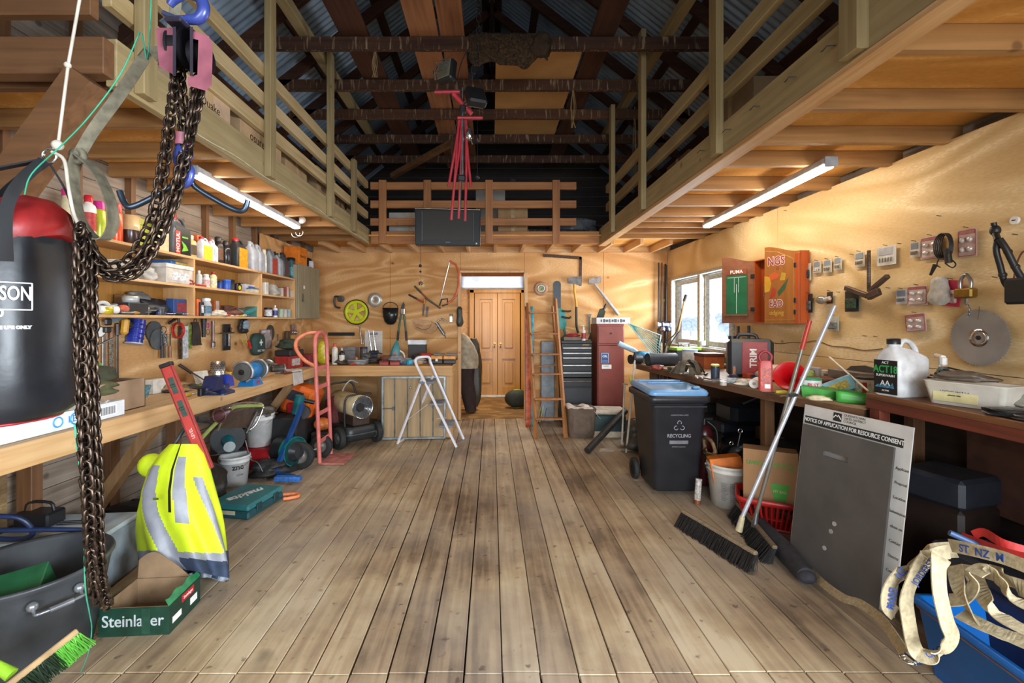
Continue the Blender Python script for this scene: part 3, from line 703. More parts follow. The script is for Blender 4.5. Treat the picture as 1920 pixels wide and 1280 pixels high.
# ================================================================ left foreground
# punching bag
bx,by=X(-12,1.15),1.15
def bagang(px,r=.1655):
 return min([math.radians(a/2)for a in range(-80,190)],key=lambda a:abs(VX+F*(bx+r*math.sin(a))/(by-r*math.cos(a))-px))
t=thing('punching_bag','black and red leather punching bag hanging by straps at the left edge','punching bag',(bx,by,1.24))
m=MB();n=40;rings=[]
for z,r in((0,.02),(.004,.09),(.012,.125),(.03,.15),(.06,.160),(.12,.163),(.2,.165),(.28,.163),(.36,.160),(.43,.156),(.47,.150)):
 rg=[]
 for j in range(n):
  a=2*PI*j/n;q=1+(.03+.06*max(0,z-.3)/.17)*noise.noise(Vector((math.cos(a)*2.6,math.sin(a)*2.6,z*9)))+.012*noise.noise(Vector((math.cos(a)*6,math.sin(a)*6,z*22)))
  rg.append((r*q*math.cos(a),r*q*math.sin(a),z))
 rings.append(rg)
m.loft(rings)
obj('bag_body',m,mat('#191c22',.36,n=.4,s=7,b=.25),t)
rings=[]
for z,r in((.465,.152),(.49,.158),(.53,.150),(.555,.12),(.565,.07)):
 rings.append([(r*(1+.07*noise.noise(Vector((math.cos(a)*2.5,math.sin(a)*2.5,z*9))))*math.cos(a),r*(1+.05*math.sin(5*a))*math.sin(a),z+.018*math.sin(3*a+.8))for a in[2*PI*j/n for j in range(n)]])
obj('red_top_band',MB().loft(rings),mat('#8a1c1c',.42,n=.3,b=.2),t,)
obj('bottom_seam',MB().tube(circ((0,0,.014),.128,36),.003,6,closed=True),mat('#a3222a',.4),t)
top=P(93,288,1.15)-Vector((bx,by,1.24))
for a in(35,145,215,325):
 c,s_=math.cos(math.radians(a)),math.sin(math.radians(a))
 pts=spline([(c*.157,s_*.157,.40),(c*.155,s_*.155,.52),(c*.10+top.x*.35,s_*.10,.60),(top.x*.9+c*.008,s_*.01,top.z-.02)],5)
 obj('strap',MB().ribbon(pts,[Vector((-s_,c,0))]*len(pts),.024,.004),mat('#0c0c0f',.8),t)
obj('shackle',MB().tube(circ((top.x,0,top.z-.005),.018,14,'y'),.004,6,closed=True),CHR,t)
MW=mat('#c9cbcb',.45,n=.1)
def onbag(s,size,px,py,sx=1.0,shear=0):
 o=text(s,size,MW,t,Matrix.Identity(4),sx=sx,shear=shear,bold=.001);r=.1655;wrap(o,r);ang=bagang(px);dd=by-r*math.cos(ang)
 o.data.transform(Matrix.Translation((0,0,Z(py,dd)-1.24))@Matrix.Rotation(ang,4,'Z'));return o
onbag('SON',.046,30,551,.58)
onbag('00',.026,-8,587);onbag('FOR HOME USE ONLY',.010,4,614)
m=MB();r=.167
def arcp(z,a0,a1):return[(math.sin(a)*r,-math.cos(a)*r,z)for a in[a0+(a1-a0)*i/10 for i in range(11)]]
a1=bagang(60);z0,z1=Z(580,1.04)-1.24,Z(528,1.04)-1.24
m.tube(arcp(z0,a1-1.2,a1),.0022,4);m.tube(arcp(z1,a1-1.2,a1),.0022,4);m.tube([arcp(z0,a1-1.2,a1)[-1],arcp(z1,a1-1.2,a1)[-1]],.0022,4)
obj('printed_frame',m,MW,t)
# rope, sling and strings
g0=P(93,288,1.15)
one('rope','thin white rope knotted above the punching bag','rope',MB().tube([Vector((P(148,-60,1.12)[0],1.12,4.0)),P(150,-5,1.13),P(128,120,1.14),P(110,262,1.15),g0+Vector((.01,0,.01))],.0035,6).sphere(P(127,122,1.14),.008,8).sphere(P(108,272,1.15),.013,8).tube(spline([P(98,285,1.12),P(120,300,1.11),P(128,350,1.1),P(138,400,1.1),P(150,425,1.08)],5),.004,6),mat('#b3aa9c',.8))
one('string','thin teal string looping down from the rafters to the floor','string',MB().tube(spline([Vector((X(300,1.2),1.2,3.9)),P(283,8,1.1),P(262,60,1.09),P(225,140,1.08),P(170,215,1.07),P(120,268,1.06),P(60,325,1.06),P(46,365,1.05)],6),.0016,5),mat('#1f8a6a',.6))
one('string','thin teal string hanging beside the hoist chain','string',MB().tube(spline([P(140,795,.98),P(146,850,1.0),P(153,900,1.02),P(158,985,1.05),P(160,1100,1.2),P(168,1150,1.5),P(172,1180,1.72),P(165,1225,1.75),P(150,1262,1.93)],6),.0018,5),mat('#35b08a',.6))
m=MB();pts=spline([Vector((X(345,1.2),1.2,3.95)),P(330,0,1.2),P(278,95,1.2),P(228,172,1.2),P(175,245,1.2),P(148,292,1.2)],5)
m.ribbon(pts,[Vector((.75,.2,.6))]*len(pts),.027,.003)
pts=spline([P(146,290,1.2),P(137,330,1.2),P(146,400,1.2),P(170,440,1.2),P(196,448,1.2),P(212,420,1.2),P(205,370,1.2),P(180,320,1.2),P(150,292,1.2)],6)
m.ribbon(pts,[Vector((.1,1,.1))]*len(pts),.034,.003)
m.tube(circ(P(146,292,1.2),.016,12,'y'),.008,6,closed=True)
one('lifting_sling','olive grey webbing sling knotted beside the punching bag','strap',m,mat('#6c6654',.8,n=.3,s=40,b=.3))
one('brace_timber','brown diagonal timber brace in the upper left corner','timber',MB().tube([P(170,150,1.97),P(-150,585,1.97)],.085,4,smooth=False),BRN['X'])
# chain hoist
hp=P(342,110,1.1)
t=thing('chain_hoist','purple and black chain hoist with blue hooks hanging at upper left','hoist',hp)
def H(px,py,d=1.1):return P(px,py,d)-hp
PNK=mat('#844a56',.35,n=.25,s=20);BLU=mat('#2f3c7c',.3,n=.25,s=25)
m=MB();a=H(292,48);b=H(323,130)
m.hexa([H(298,124,1.06),H(325,140,1.06),H(325,140,1.14),H(298,124,1.14)],[H(292,52,1.06),H(330,52,1.06),H(330,52,1.14),H(292,52,1.14)])
obj('wheel_cover',m,PNK,t)
m=MB()
for x in(324,356):m.hexa([H(x,142,1.05),H(x+6,142,1.05),H(x+6,142,1.15),H(x,142,1.15)],[H(x,50,1.05),H(x+6,50,1.05),H(x+6,50,1.15),H(x,50,1.15)])
m.box(H(344,54),(.04,.08,.012),.003)
obj('side_plate',m,mat('#3a3340',.4,.5),t)
m=MB();m.cyl(H(328,95),H(356,95),.042,n=20);m.cyl(H(331,95),H(335,95),.047,n=20);m.cyl(H(350,95),H(354,95),.047,n=20)
obj('chain_wheel',m,mat('#19171a',.5,.5),t)
m=MB();q=[(363,58),(392,68),(399,84),(397,160),(385,170),(352,160),(352,145),(370,140),(372,75),(360,72)]
vs=[H(x,y,1.055)for x,y in q]+[H(x,y,1.145)for x,y in q];k=len(q)
m.add(vs,[tuple(range(k)),tuple(range(k,2*k))[::-1]]+[(i,(i+1)%k,k+(i+1)%k,k+i)for i in range(k)])
obj('chain_guard',m,PNK,t)
m=MB();m.cyl(H(366,108),H(388,108),.036,n=20);obj('pocket_wheel',m,mat('#141214',.5,.5),t)
pts=spline([H(346,50),H(350,38),H(372,35),H(382,18),H(374,-4),H(350,-12),H(328,-2),H(318,10)],5)
m=MB().tube(pts,[.008+.006*math.sin(PI*i/(len(pts)-1))for i in range(len(pts))],10);m.box(H(338,38),(.034,.02,.02),.006);obj('top_hook',m,BLU,t)
m=MB();m.tube([H(306,24),H(334,36)],.006,6);obj('safety_latch',m,mat('#4a5274',.4,.6),t)
CH_=mat('#4d3f35',.36,.85,n=.6,s=60)
hk=(345,262)
def cpath(pts,j=0):return spline([P(x,y,1.1+d)-hp for x,y,d in pts],8)
obj('load_chain',chain(cpath([(338,140,0),(342,200,0),(346,252,0)]),.016,.0068),CH_,t)
strands=[
[(330,140,0),(318,230,-.02),(303,330,-.04),(285,410,-.05),(250,478,-.06),(205,500,-.07),(172,470,-.08),(152,435,-.09),(152,500,-.11),(156,700,-.11),(164,900,-.09),(172,1040,-.06),(182,1125,.0)],
[(372,150,0),(352,260,-.01),(330,350,-.03),(298,440,-.04),(262,505,-.05),(215,520,-.06),(178,492,-.07),(160,445,-.08),(163,520,-.1),(166,700,-.1),(175,900,-.08),(186,1050,-.04),(196,1122,.02)],
[(378,152,.01),(360,240,0),(338,340,-.02),(310,420,-.03),(275,480,-.04),(232,512,-.05),(190,505,-.06),(168,460,-.07),(172,520,-.09),(174,700,-.09),(182,900,-.07),(190,1080,-.02),(204,1135,.04)],
[(150,430,-.1),(147,520,-.12),(150,650,-.12),(156,800,-.11),(166,960,-.09),(170,1060,-.05),(176,1115,-.02)],
]
for i,s_ in enumerate(strands):obj('hand_chain',chain(cpath(s_),.0155,.0066),CH_,t)
m=MB();m.cyl(H(344,252),H(344,274),.019,n=18);obj('hook_collar',m,PNK,t)
m=MB();m.sphere(H(344,288),(.022,.018,.026));pts=spline([H(345,300),H(358,322),H(352,342),H(340,346),H(332,332)],5);m.tube(pts,.009,10);m.tube(spline([H(336,276),H(330,295),H(338,318),H(350,335)],5),.008,8)
obj('lower_hook',m,BLU,t)
t2=thing('hanging_bar','dark steel double ended gambrel bar on the hoist hook','hook',P(345,335,1.1))
o_=P(345,335,1.1);GB=mat('#3a4450',.32,.8)
obj('left_arm',MB().tube(spline([q-o_ for q in(P(350,318,1.1),P(338,333,1.1),P(318,352,1.09),P(275,376,1.08),P(244,388,1.07),P(232,378,1.07),P(224,358,1.07))],6),.0068,10),GB,t2)
obj('right_arm',MB().tube(spline([q-o_ for q in(P(350,318,1.1),P(357,335,1.11),P(366,350,1.12),P(400,372,1.13),P(440,393,1.14),P(458,393,1.14),P(465,375,1.14))],6),.0068,10),GB,t2)
# builder's tub with a beer carton in it
t=thing('builders_tub','large black rubber tub with steel handles at lower left','tub',(-2.08,2.04,0))
m=MB();R_,B_,Hh=.29,.225,.42
m.lathe([(0,.008),(B_-.008,.01),(R_-.010,Hh-.01),(R_,Hh-.002),(R_+.012,Hh),(R_+.016,Hh-.012),(R_+.004,Hh-.03),(R_-.004,Hh-.06),(B_,.0),(0,0)],48,caps=False)
obj('tub_body',m,mat('#3c3f42',.42,n=.35,s=6,b=.1),t)
for a in(-28,152):
 q=math.radians(a);c,s_=math.cos(q),math.sin(q);base=Vector((c*(R_+.01),s_*(R_+.01),Hh-.07));tg=Vector((-s_,c,0));ou=Vector((c,s_,0))
 pts=spline([base-tg*.075,base-tg*.075+ou*.02+Vector((0,0,-.02)),base-tg*.065+ou*.045+Vector((0,0,-.02)),base+tg*.065+ou*.045+Vector((0,0,-.02)),base+tg*.075+ou*.02+Vector((0,0,-.02)),base+tg*.075],4)
 m=MB().tube(pts,.006,8);m.cyl(pts[9],pts[-10],.011,n=10)
 for k in(-1,1):m.sphere(base+tg*.075*k,.02,10)
 obj('handle',m,mat('#8f9296',.3,.6),t)
GRN=mat('#1d5a38',.45,n=.2);RED=mat('#b3262c',.4,n=.1)
t=thing('beer_carton','green beer bottle carton lying inside the black tub','box',(-2.06,1.97,.23),rot=(22,-8,28))
obj('carton_body',MB().box((0,0,.08),(.26,.17,.17),.004),GRN,t)
obj('logo_patch',MB().box((.05,-.087,.11),(.055,.002,.04)),RED,t);text('Beer',.018,WHT,t,FR(.05,-.0885,.11));text('CLASSIC',.03,WHT,t,FR(-.06,-.0865,.05));text('NEW ZEALAND',.011,WHT,t,FR(-.01,-.0865,.125))
# torn beer carton on the floor
t=thing('beer_carton','torn open green cardboard beer carton on the floorboards','box',(-1.715,2.30,0),rz=4)
w,l,h,k=.32,.26,.135,.004;BRC=mat('#8a6f52',.85,n=.15)
m=MB();m.mt(0).box((0,0,.003),(w,l,k));m.box((0,-l/2+k,h/2),(w-.006,k*.6,h));m.box((w/2-k,0,h/2),(k*.6,l-.006,h));m.box((-w/2+k,0,h/2),(k*.6,l,h));m.box((0,l/2-k,h/2),(w,k,h))
obj('carton_body',m,BRC,t)
m=MB();m.box((0,-l/2-.0002,h/2),(w,.0016,h));m.box((w/2,0,h/2),(.0016,l,h));obj('green_print',m,mat('#14382a',.4,n=.25,s=15),t)
m=MB();k2=16;pr=[(-w/2,0)]+[(-w/2+w*i/k2,.10+.04*math.sin(i*.35)+.006*math.sin(i*7)-(.07*(i/k2)**2))for i in range(k2+1)]+[(w/2,0)]
m.prism(pr,.004,FR(0,l/2+.006,h-.01,(0,-1,.12)));obj('torn_flap',m,BRC,t)
m=MB();pr=[(-l/2,0)]+[(-l/2+l*i/12,.035+.006*math.sin(i*5))for i in range(13)]+[(l/2,0)]
m.prism(pr,.003,FR(w/2-.002,0,h,(.9,0,.5)));obj('torn_lid_strip',m,mat('#2a7a4a',.45,n=.3,s=20),t)
text('Steinlager',.078,mat('#aeb4b4',.4),t,FR(-.005,-l/2-.0014,h*.52),sx=.92,bold=.0008)
obj('can_print',MB().box((.055,-l/2-.0022,h*.5),(.040,.001,h*.9)),mat('#1e4434',.4,s=40),t)
obj('red_patch',MB().box((w/2+.0016,.02,h*.80),(.002,.10,.036)),RED,t);text('Steinlager',.020,WHT,t,FR(w/2+.003,.02,h*.80,(1,0,0)))
obj('white_panel',MB().box((w/2+.0012,-.07,h*.38),(.001,.07,.03)),WHT,t);obj('white_panel',MB().box((w/2+.0012,.07,h*.38),(.001,.06,.035)),WHT,t)
# green broom head leaning on the tub
a,b=P(143,1184,1.72),P(8,1290,1.50);mid=(a+b)/2
t=thing('broom','green bristled broom with bamboo coloured head at bottom left corner','broom',mid)
d=(a-b).normalized();up=Vector((-.3,-.2,1));up=(up-d*up.dot(d)).normalized();w_=d.cross(up)
dn=Vector((.62,.1,-.78));dn=(dn-d*dn.dot(d)).normalized();sd=d.cross(dn)
L_=(a-b).length;m=MB();m.box((0,0,0),(L_,.03,.022),.004,Matrix(((d.x,sd.x,dn.x,0),(d.y,sd.y,dn.y,0),(d.z,sd.z,dn.z,0),(0,0,0,1))))
obj('head',m,mat('#a88a62',.6),t)
for cc,(u0,u1)in(('#5fae3a',(.12,.5)),('#1d2f1c',(-.5,.12))):
 m=MB()
 for i in range(150):
  u=rnd.uniform(u0,u1)*L_;v=rnd.uniform(-.014,.014);q=d*u+sd*v+dn*.01;e=q+dn*rnd.uniform(.055,.075)+d*rnd.uniform(-.012,.02)+sd*rnd.uniform(-.02,.02)
  m.tube([q,e],.0017,4,smooth=False)
 obj('bristles',m,mat(cc,.5),t)
e=-d*L_*.36-dn*.02;m=MB();m.tube([e,e-dn*.03+Vector((-.05,0,.02))],[.02,.013],10);obj('socket',m,mat('#8fc02c',.4),t)
e2=e-dn*.03+Vector((-.05,0,.02));obj('pole',MB().tube([e2,e2+Vector((-.75,-.1,.75))],.011,10),STL,t)
# ================================================================ wall shelf unit, left
t=thing('wall_shelf','long three-bay pine wall shelf on the left wall crowded with oil jugs','shelf',(-2.77,3.8,1.525))
for nm,z in(('lower_board',0),('middle_board',.255),('top_board',.495)):obj(nm,MB().box((.135,-.2,z+.01),(.27,4.4,.02),.002),PINEW['Y'],t)
for y in(2.7,3.83,4.95,5.79):obj('upright',MB().box((.135,y-3.8,.258),(.268,.022,.475),.002),PINEW['Z'],t)
obj('back_panel',MB().box((.008,-.2,.258),(.012,4.38,.475)),wood('#b07c36','#8f5f26','Z',2,name='shelf_back',knots=False),t)
t=thing('corner_cabinet','grey plywood corner cupboard with a padlock hasp at shelf end','cabinet',(-2.625,6.2,1.53))
CABM=wood('#9c937a','#85795f','Z',1.2,name='grey_ply',knots=False)
obj('cabinet_body',MB().box((0,0,.35),(.24,.72,.70),.003),CABM,t)
obj('door',MB().box((.13,.02,.36),(.018,.70,.71),.003),CABM,t)
obj('hasp',MB().box((.143,-.22,.28),(.008,.03,.10),.002).box((.147,-.22,.24),(.012,.035,.03),.003),mat('#6a6458',.4,.7),t)
obj('sticker',MB().box((.141,-.17,.42),(.002,.05,.04)),WHT,t)
def SP(px,z,x=-2.6):return(x,DX(px,x),z)
ZT,ZM,ZB=2.041,1.801,1.546
bottle('spray_bottle','white bottle with red label between the dark webbing loops',SP(166,ZT),.040,.27,'#e8e4d8','#c3202c','#b8342c',neck=.5)
bottle('spray_bottle','bottle with pink cap beside the punching bag',SP(128,ZT),.034,.27,'#d9c8a0','#d8327c',neck=.8)
spray('spray_can','lime green aerosol can with magenta cap on top shelf',SP(186,ZT),.036,.25,'#b9c43a','#c92a83')
spray('spray_can','tall orange and blue aerosol can with red cap on top shelf',SP(217,ZT),.040,.27,'#dd5124','#c4261f',lab=None)
T=thing('measuring_jug','clear jug half full of dark brown oil on top shelf','jug',SP(244,ZT))
obj('lower_oil',MB().lathe([(.052,0),(.057,.005),(.058,.11)],24),mat('#3a2521',.25),T);obj('upper_wall',MB().lathe([(.058,.11),(.060,.215),(.056,.215),(.054,.12)],24,caps=False),mat('#c9ab7c',.3),T)
plainbox('tool_case','lime green patterned case at the back of top shelf',SP(268,ZT,-2.70),(.22,.09,.24),90,'#a8ad3f','case',lid='#8f9632')
jug('oil_jug','cream jug standing left of the black oil jug with red label',SP(298,ZT,-2.62),.12,.09,.24,'#d8c9a0','#8a2a2a',rz=90)
T=jug('oil_jug','dark grey oil jug with red vertical lettering strip',SP(331,ZT),.225,.11,.32,'#4a4e54','#c2262c','#10140f',rz=90,lsize=(.78,.62))
obj('red_strip',MB().box((-.065,-.0572,.10),(.055,.002,.185)),mat('#d3322c',.4),T)
text('MOTUL',.052,WHT,T,frame((-.065,-.0585,.10),(0,-1,0),(-1,0,0)),sx=.9,bold=.001)
obj('green_flash',MB().add([(-.02,-.0575,.03),(.06,-.0575,.05),(.03,-.0575,.09),(-.025,-.0575,.12),(.0,-.0575,.07)],[(0,1,2,3,4)]).box((.02,-.0575,.15),(.07,.002,.012)),mat('#7cc23a',.4),T)
T=bottle('oil_bottle','clear bottle half full of amber oil under an orange carton',SP(358,ZT),.043,.20,'#c9b877','#dcd6c4','#5c452c',neck=.4)
plainbox('carton','small orange and white carton behind the amber oil bottle',SP(368,ZT,-2.69),(.08,.07,.24),90,'#d96a34',lab='#e8e0d2')
jug('cleaner_jug','white jug with bright yellow fruit label and red oval',SP(382,ZT),.135,.08,.215,'#dcdde0','#c32a38','#e2d23a',rz=90,lsize=(.9,.5))
jug('cleaner_jug','white narrow jug with pink cap beside the fruit label jug',SP(397,ZT),.085,.08,.22,'#d5d6da','#cf3a4c','#c3ccd8',rz=90)
bottle('trigger_bottle','black bottle with orange collar and trigger top',SP(409,ZT),.045,.26,'#2a221f','#2a2624','#6e4a2e',neck=.55)
bottle('oil_bottle','plain glossy black bottle right of the orange collared one',SP(423,ZT),.046,.24,'#26262a','#2a2a2c',neck=.5,rough=.2)
jug('oil_jug','black five litre jug with red cap and yellow label',SP(446,ZT),.20,.12,.30,'#34363a','#c22a2a','#e09a2a',rz=90,lsize=(.8,.55))
jug('oil_jug','silver grey jug right beside the yellow labelled black jug',SP(470,ZT),.13,.12,.315,'#b4b9c4','#a8acb4',rz=90)
jug('oil_jug','silver grey jug next to the slim white bottle',SP(483,ZT),.13,.12,.305,'#aab0bc','#a8acb4',rz=90)
bottle('tall_bottle','slim white bottle between silver jug and red labelled jug',SP(495,ZT,-2.58),.030,.27,'#cfccc0','#c9c4b0','#e8e6e0',neck=.6)
jug('oil_jug','grey jug with green and red label near shelf end',SP(507,ZT),.17,.11,.30,'#8d949b','#5a5e62','#b5423a',rz=90)
jug('oil_jug','light grey jug half hidden by the dark jug',SP(521,ZT),.14,.11,.28,'#a5abb2','#3a3c40',rz=90)
jug('oil_jug','dark charcoal jug with small red badge near shelf end',SP(531,ZT,-2.58),.15,.10,.30,'#3f444a','#2a2a2c','#6a3034',rz=90,lsize=(.3,.4))
bottle('oil_bottle','square teal bottle with black cap, last on the top shelf',SP(545,ZT),.065,.28,'#3c6a78','#1c2024','#5a98a4',square=True,neck=.7,rz=90)
T=plainbox('power_tool_box','bright orange carton on top of the corner cabinet',(-2.62,6.08,2.232),(.26,.2,.25),90,'#de7a1a',txt='BAHCO',tsize=.05,tcol='#7a3a10')
bag('speaker','small black cone speaker wedged under the joists',(-2.60,6.43,2.233),.14,.14,.16,'#1c1c1c','speaker',lump=.1)
plainbox('small_box','small white and purple box beside the orange carton',(-2.53,6.38,2.232),(.05,.05,.11),90,'#e6e2f0')
# middle shelf
T=thing('plastic_basin','cream plastic basin lying on the middle shelf behind the chain','basin',SP(230,ZM,-2.63))
obj('basin_body',MB().lathe([(.09,0),(.115,.10),(.125,.125),(.118,.12),(.108,.1),(.085,.01)],28,caps=False),mat('#cfc3ac',.4),T);obj('rim',MB().tube(circ((0,0,.122),.122,28),.005,6,closed=True),mat('#ddd6c6',.4),T)
bag('plastic_bag','small clear plastic bag beside the white shoebox',SP(277,ZM,-2.57),.12,.09,.10,'#d8d4cc',lump=.35,seed=3,t=.3)
T=plainbox('shoebox','white shoebox with lid on the middle shelf',SP(316,ZM),(.31,.19,.15),90,'#cbc4ba',lid='#dcd8d2',lab='#e6e6e8')
plainbox('book','flat blue and yellow package on top of the shoebox',SP(322,ZM+.155,-2.63),(.28,.16,.03),94,'#2a62a0','package',lab='#d9b23a')
bag('rag','crumpled red rag at the edge of the middle shelf',SP(351,ZM,-2.54),.10,.09,.05,'#a53c38','rag',lump=.4,seed=5)
bottle('squeeze_bottle','clear squeeze bottle left of the pale yellow one',SP(373,ZM,-2.55),.026,.14,'#c5c9c8','#d8d8d8',neck=.4)
bottle('squeeze_bottle','white round bottle between two squeeze bottles',SP(386,ZM,-2.56),.034,.12,'#dcd8d2','#e6e2da','#d6b0ae',neck=.6)
bottle('squeeze_bottle','pale yellow bottle with red cap on the middle shelf',SP(400,ZM,-2.54),.030,.15,'#e3d9a6','#8e1f26','#e8e0b8',neck=.5)
tin('small_jar','small blue jar with black lid on the middle shelf',SP(413,ZM),.030,.075,'#2d4a9a','#22252c','jar')
tin('cup','bright blue plastic cup on the middle shelf',SP(425,ZM,-2.55),.035,.09,'#2a55b8','#3c6ad0','cup',capn='rim')
T=thing('tape_measure','yellow and black tape measure on the middle shelf','tape measure',SP(446,ZM,-2.54),90)
obj('tape_case',MB().box((0,0,.032),(.07,.035,.06),.012),BLK,T);obj('yellow_face',MB().cyl((0,-.018,.034),(0,-.0205,.034),.022,n=20),mat('#d8c22a',.4),T);obj('tape_tip',MB().box((.042,0,.006),(.02,.02,.008),.001),mat('#c9a82a',.4),T)
plainbox('parts_carton','flat white and blue printed carton above the blue lidded case',SP(463,ZM,-2.62),(.22,.1,.09),90,'#bfc0c8',lab='#3f4c8a')
plainbox('parts_case','low clear case with blue lid on the middle shelf',SP(472,ZM,-2.55),(.14,.08,.05),90,'#c8c4b0',lid='#2a6cc0')
carton('small_carton','cream carton next to the upright at shelf end bay',SP(496,ZM,-2.54),(.06,.06,.13),84,'#dcd8d0',flaps=False,tape='#d0ccc4')
bag('plastic_bag','crumpled clear bag of fixings in the end bay',SP(509,ZM,-2.57),.17,.12,.13,'#b8b4ac',lump=.35,seed=8,t=.2)
for i,(px,h,c,w_)in enumerate(((521,.10,'#a59a90','grey'),(532,.12,'#9c4a3c','rust red'),(542,.085,'#b8b2aa','pale'))):
 carton('fixings_box',w_+' box of fixings in the end bay of the middle shelf',SP(px,ZM,-2.58),(.10,.1,h),90,c,flaps=False,tape='#d8d4cc')
 # lower shelf
m=MB()
T=thing('caulking_gun','grey caulking gun lying slanted on the lower shelf','tool',SP(196,ZB+.03,-2.6),rot=(0,-8,86))
obj('barrel',MB().tube([(-.16,0,.01),(.12,0,.01)],.027,14),mat('#8c9096',.4,.4),T);obj('nozzle',MB().cyl((.12,0,.01),(.17,0,.01),.018,.005),mat('#d8d4cc',.5),T);obj('handle',MB().box((-.19,0,-.0),(.03,.02,.06),.006),BLK,T)
one('paper_roll','white paper roll lying on the lower shelf by the bag','roll',MB().tube([(0,0,.03),(.13,.02,.03)],.026,16),WHT,SP(183,ZB,-2.53),75)
for px,x,zz,r,c,lb in((245,-2.56,.085,.05,'#b9bab8','silver duct tape roll perched on a tool case'),(200,-2.52,0,.035,'#c9b42a','yellow electrical tape roll on the lower shelf')):
 if zz:plainbox('tool_case','black case holding up the silver tape roll',SP(px,ZB,x),(.18,.12,.083),90,'#2c2b2c','case')
 one('tape_roll',lb,'tape',MB().lathe([(r*.55,0),(r,0),(r,.045),(r*.55,.045),(r*.55,0)],28,caps=False),mat(c,.35,.2),SP(px,ZB+zz+.001,x))
T=thing('sander','orange and grey hand sander lying on the lower shelf','tool',SP(233,ZB,-2.53),80)
obj('base',MB().box((0,0,.012),(.11,.06,.022),.006),DSTL,T);obj('tool_body',MB().sphere((0,0,.04),(.05,.03,.028)),mat('#d8694a',.4),T)
for i,(px,c,rz)in enumerate(((262,'#9aa0a6',68),(276,'#84888c',52),(290,'#a4aab0',60))):
 T=thing('chisel',['broad steel scraper','middle steel scraper','long steel scraper'][i]+' sticking out from the tool heap on the lower shelf','scraper',SP(px,ZB+.03+.012*i,-2.58),rot=(0,9,-rz))
 obj('blade',MB().box((.07,0,0),(.16,.035+.008*i,.004),.001),mat(c,.3,.8),T);obj('handle',MB().tube([(-.10,0,0),(-.02,0,0)],[.012,.014],8),mat('#3a3432',.5),T)
bag('tool_heap','dark heap of trowels and brackets on the lower shelf',SP(285,ZB,-2.66),.42,.18,.13,'#2b2c31','tools',90,.4,11,.5)
plainbox('game_box','blue box with red printing leaning on the lower shelf',SP(333,ZB,-2.58),(.22,.06,.135),97,'#27457e',lab='#8a3040')
plainbox('book','orange book standing against the shelf upright',SP(355,ZB,-2.60),(.05,.17,.14),90,'#d8622c','book')
plainbox('case','slim black box with white sticker right of the upright',SP(371,ZB,-2.54),(.05,.08,.12),90,'#26262a','box',lab='#dcdcdc')
bottle('glue_bottle','clear bottle with blue label on the lower shelf',SP(386,ZB,-2.56),.046,.16,'#c9cdd0','#dfe3e4','#5c7c90',neck=.7,t=.2)
bag('cloth','cream cloth spilling over the lower shelf edge',SP(409,ZB,-2.55),.16,.12,.06,'#d9cfbc','cloth',90,.4,13)
bag('junk_heap','jumble of red and brown fittings behind the cream cloth',SP(425,ZB,-2.66),.30,.14,.11,'#7a5148','fittings',90,.5,17)
T=thing('drill_bit_case','teal curved plastic case on the lower shelf','case',SP(468,ZB,-2.60),90)
obj('case_body',MB().loft([[(-.12,-.05,0),(.12,-.05,0),(.12,.05,0),(-.12,.05,0)],[(-.12,-.05,.03),(.12,-.05,.10),(.12,.05,.10),(-.12,.05,.03)]],smooth=False),mat('#1d6f76',.35),T);obj('lid',MB().loft([[(-.125,-.055,.03),(.122,-.055,.10),(.122,.055,.10),(-.125,.055,.03)],[(-.125,-.055,.05),(.122,-.055,.14),(.122,.055,.14),(-.125,.055,.05)]],smooth=False),mat('#2a8f96',.35),T)
for i,(px,c,n_)in enumerate(((428,'#e8e2d4','white'),(441,'#d9b8a0','tan'),(455,'#d6d233','bright yellow'))):one('marker_pen',n_+' marker pen on the lower shelf front edge','pen',MB().tube([(-.05,0,.008),(.05,0,.008)],.008,8).tube([(.05,0,.008),(.065,0,.008)],.005,8),mat(c,.4),SP(px,ZB,-2.52),80+7*i)
T=tin('glue_jar','black jar with white label in the end bay',SP(503,ZB,-2.56),.042,.10,'#242428','#2b2b30','jar',lab='#cfcfd4')
bottle('glue_bottle','white dropper bottle with navy label in the end bay',SP(516,ZB,-2.54),.026,.14,'#e6e6e8','#f0f0f0','#3a4a8a',neck=.3)
for i,(px,c)in enumerate(((526,'#9cae9a'),(533,'#b8b2a8'),(540,'#8c9c98'))):tin('glass_jar','small glass jar of screws, '+['leftmost','middle','rightmost'][i]+' in the end bay',SP(px,ZB,-2.56),.036,.095,c,'#a8aaa4','jar')
# ================================================================ tools hanging under the shelf
XW=-2.738
def LW(px,py,x=XW):d=DX(px,x);return(x,d,Z(py,d))
NAILM=mat('#4a4440',.4,.8)
def hang(name,label,cat,px,py,parts,rz=90,tilt=0,x=XW):
 T=thing(name,label,cat,LW(px,py,x));T.rotation_euler=(0,math.radians(tilt)if False else 0,math.radians(rz))
 for nm,m_,mt_ in parts:obj(nm,m_,mt_,T)
 return T
def R2(a):return TM(ry=a)
def shadowblade(w,h,th=.003):return MB().box((0,-.012,-h/2),(w,th,h),.001)
hang('clamp','long flat steel bar clamp nearest the chain','clamp',190,618,[('bar',MB().box((0,-.02,-.17),(.030,.006,.36),.001),STL),('clamp_screw',MB().cyl((-.06,-.02,-.11),(.06,-.035,-.06),.006),STL),('clamp_jaw',MB().box((.0,-.03,-.0),(.05,.05,.04),.006),BLK)])
hang('hand_saw','perforated steel rasp blade hanging from a nail','rasp',204,632,[('blade',MB().box((0,-.02,-.13),(.035,.004,.26),.001),mat('#8e8a80',.5,.5,n=.7,s=120)),('handle',MB().box((0,-.02,.03),(.03,.024,.09),.01),mat('#7a4c28',.5))])
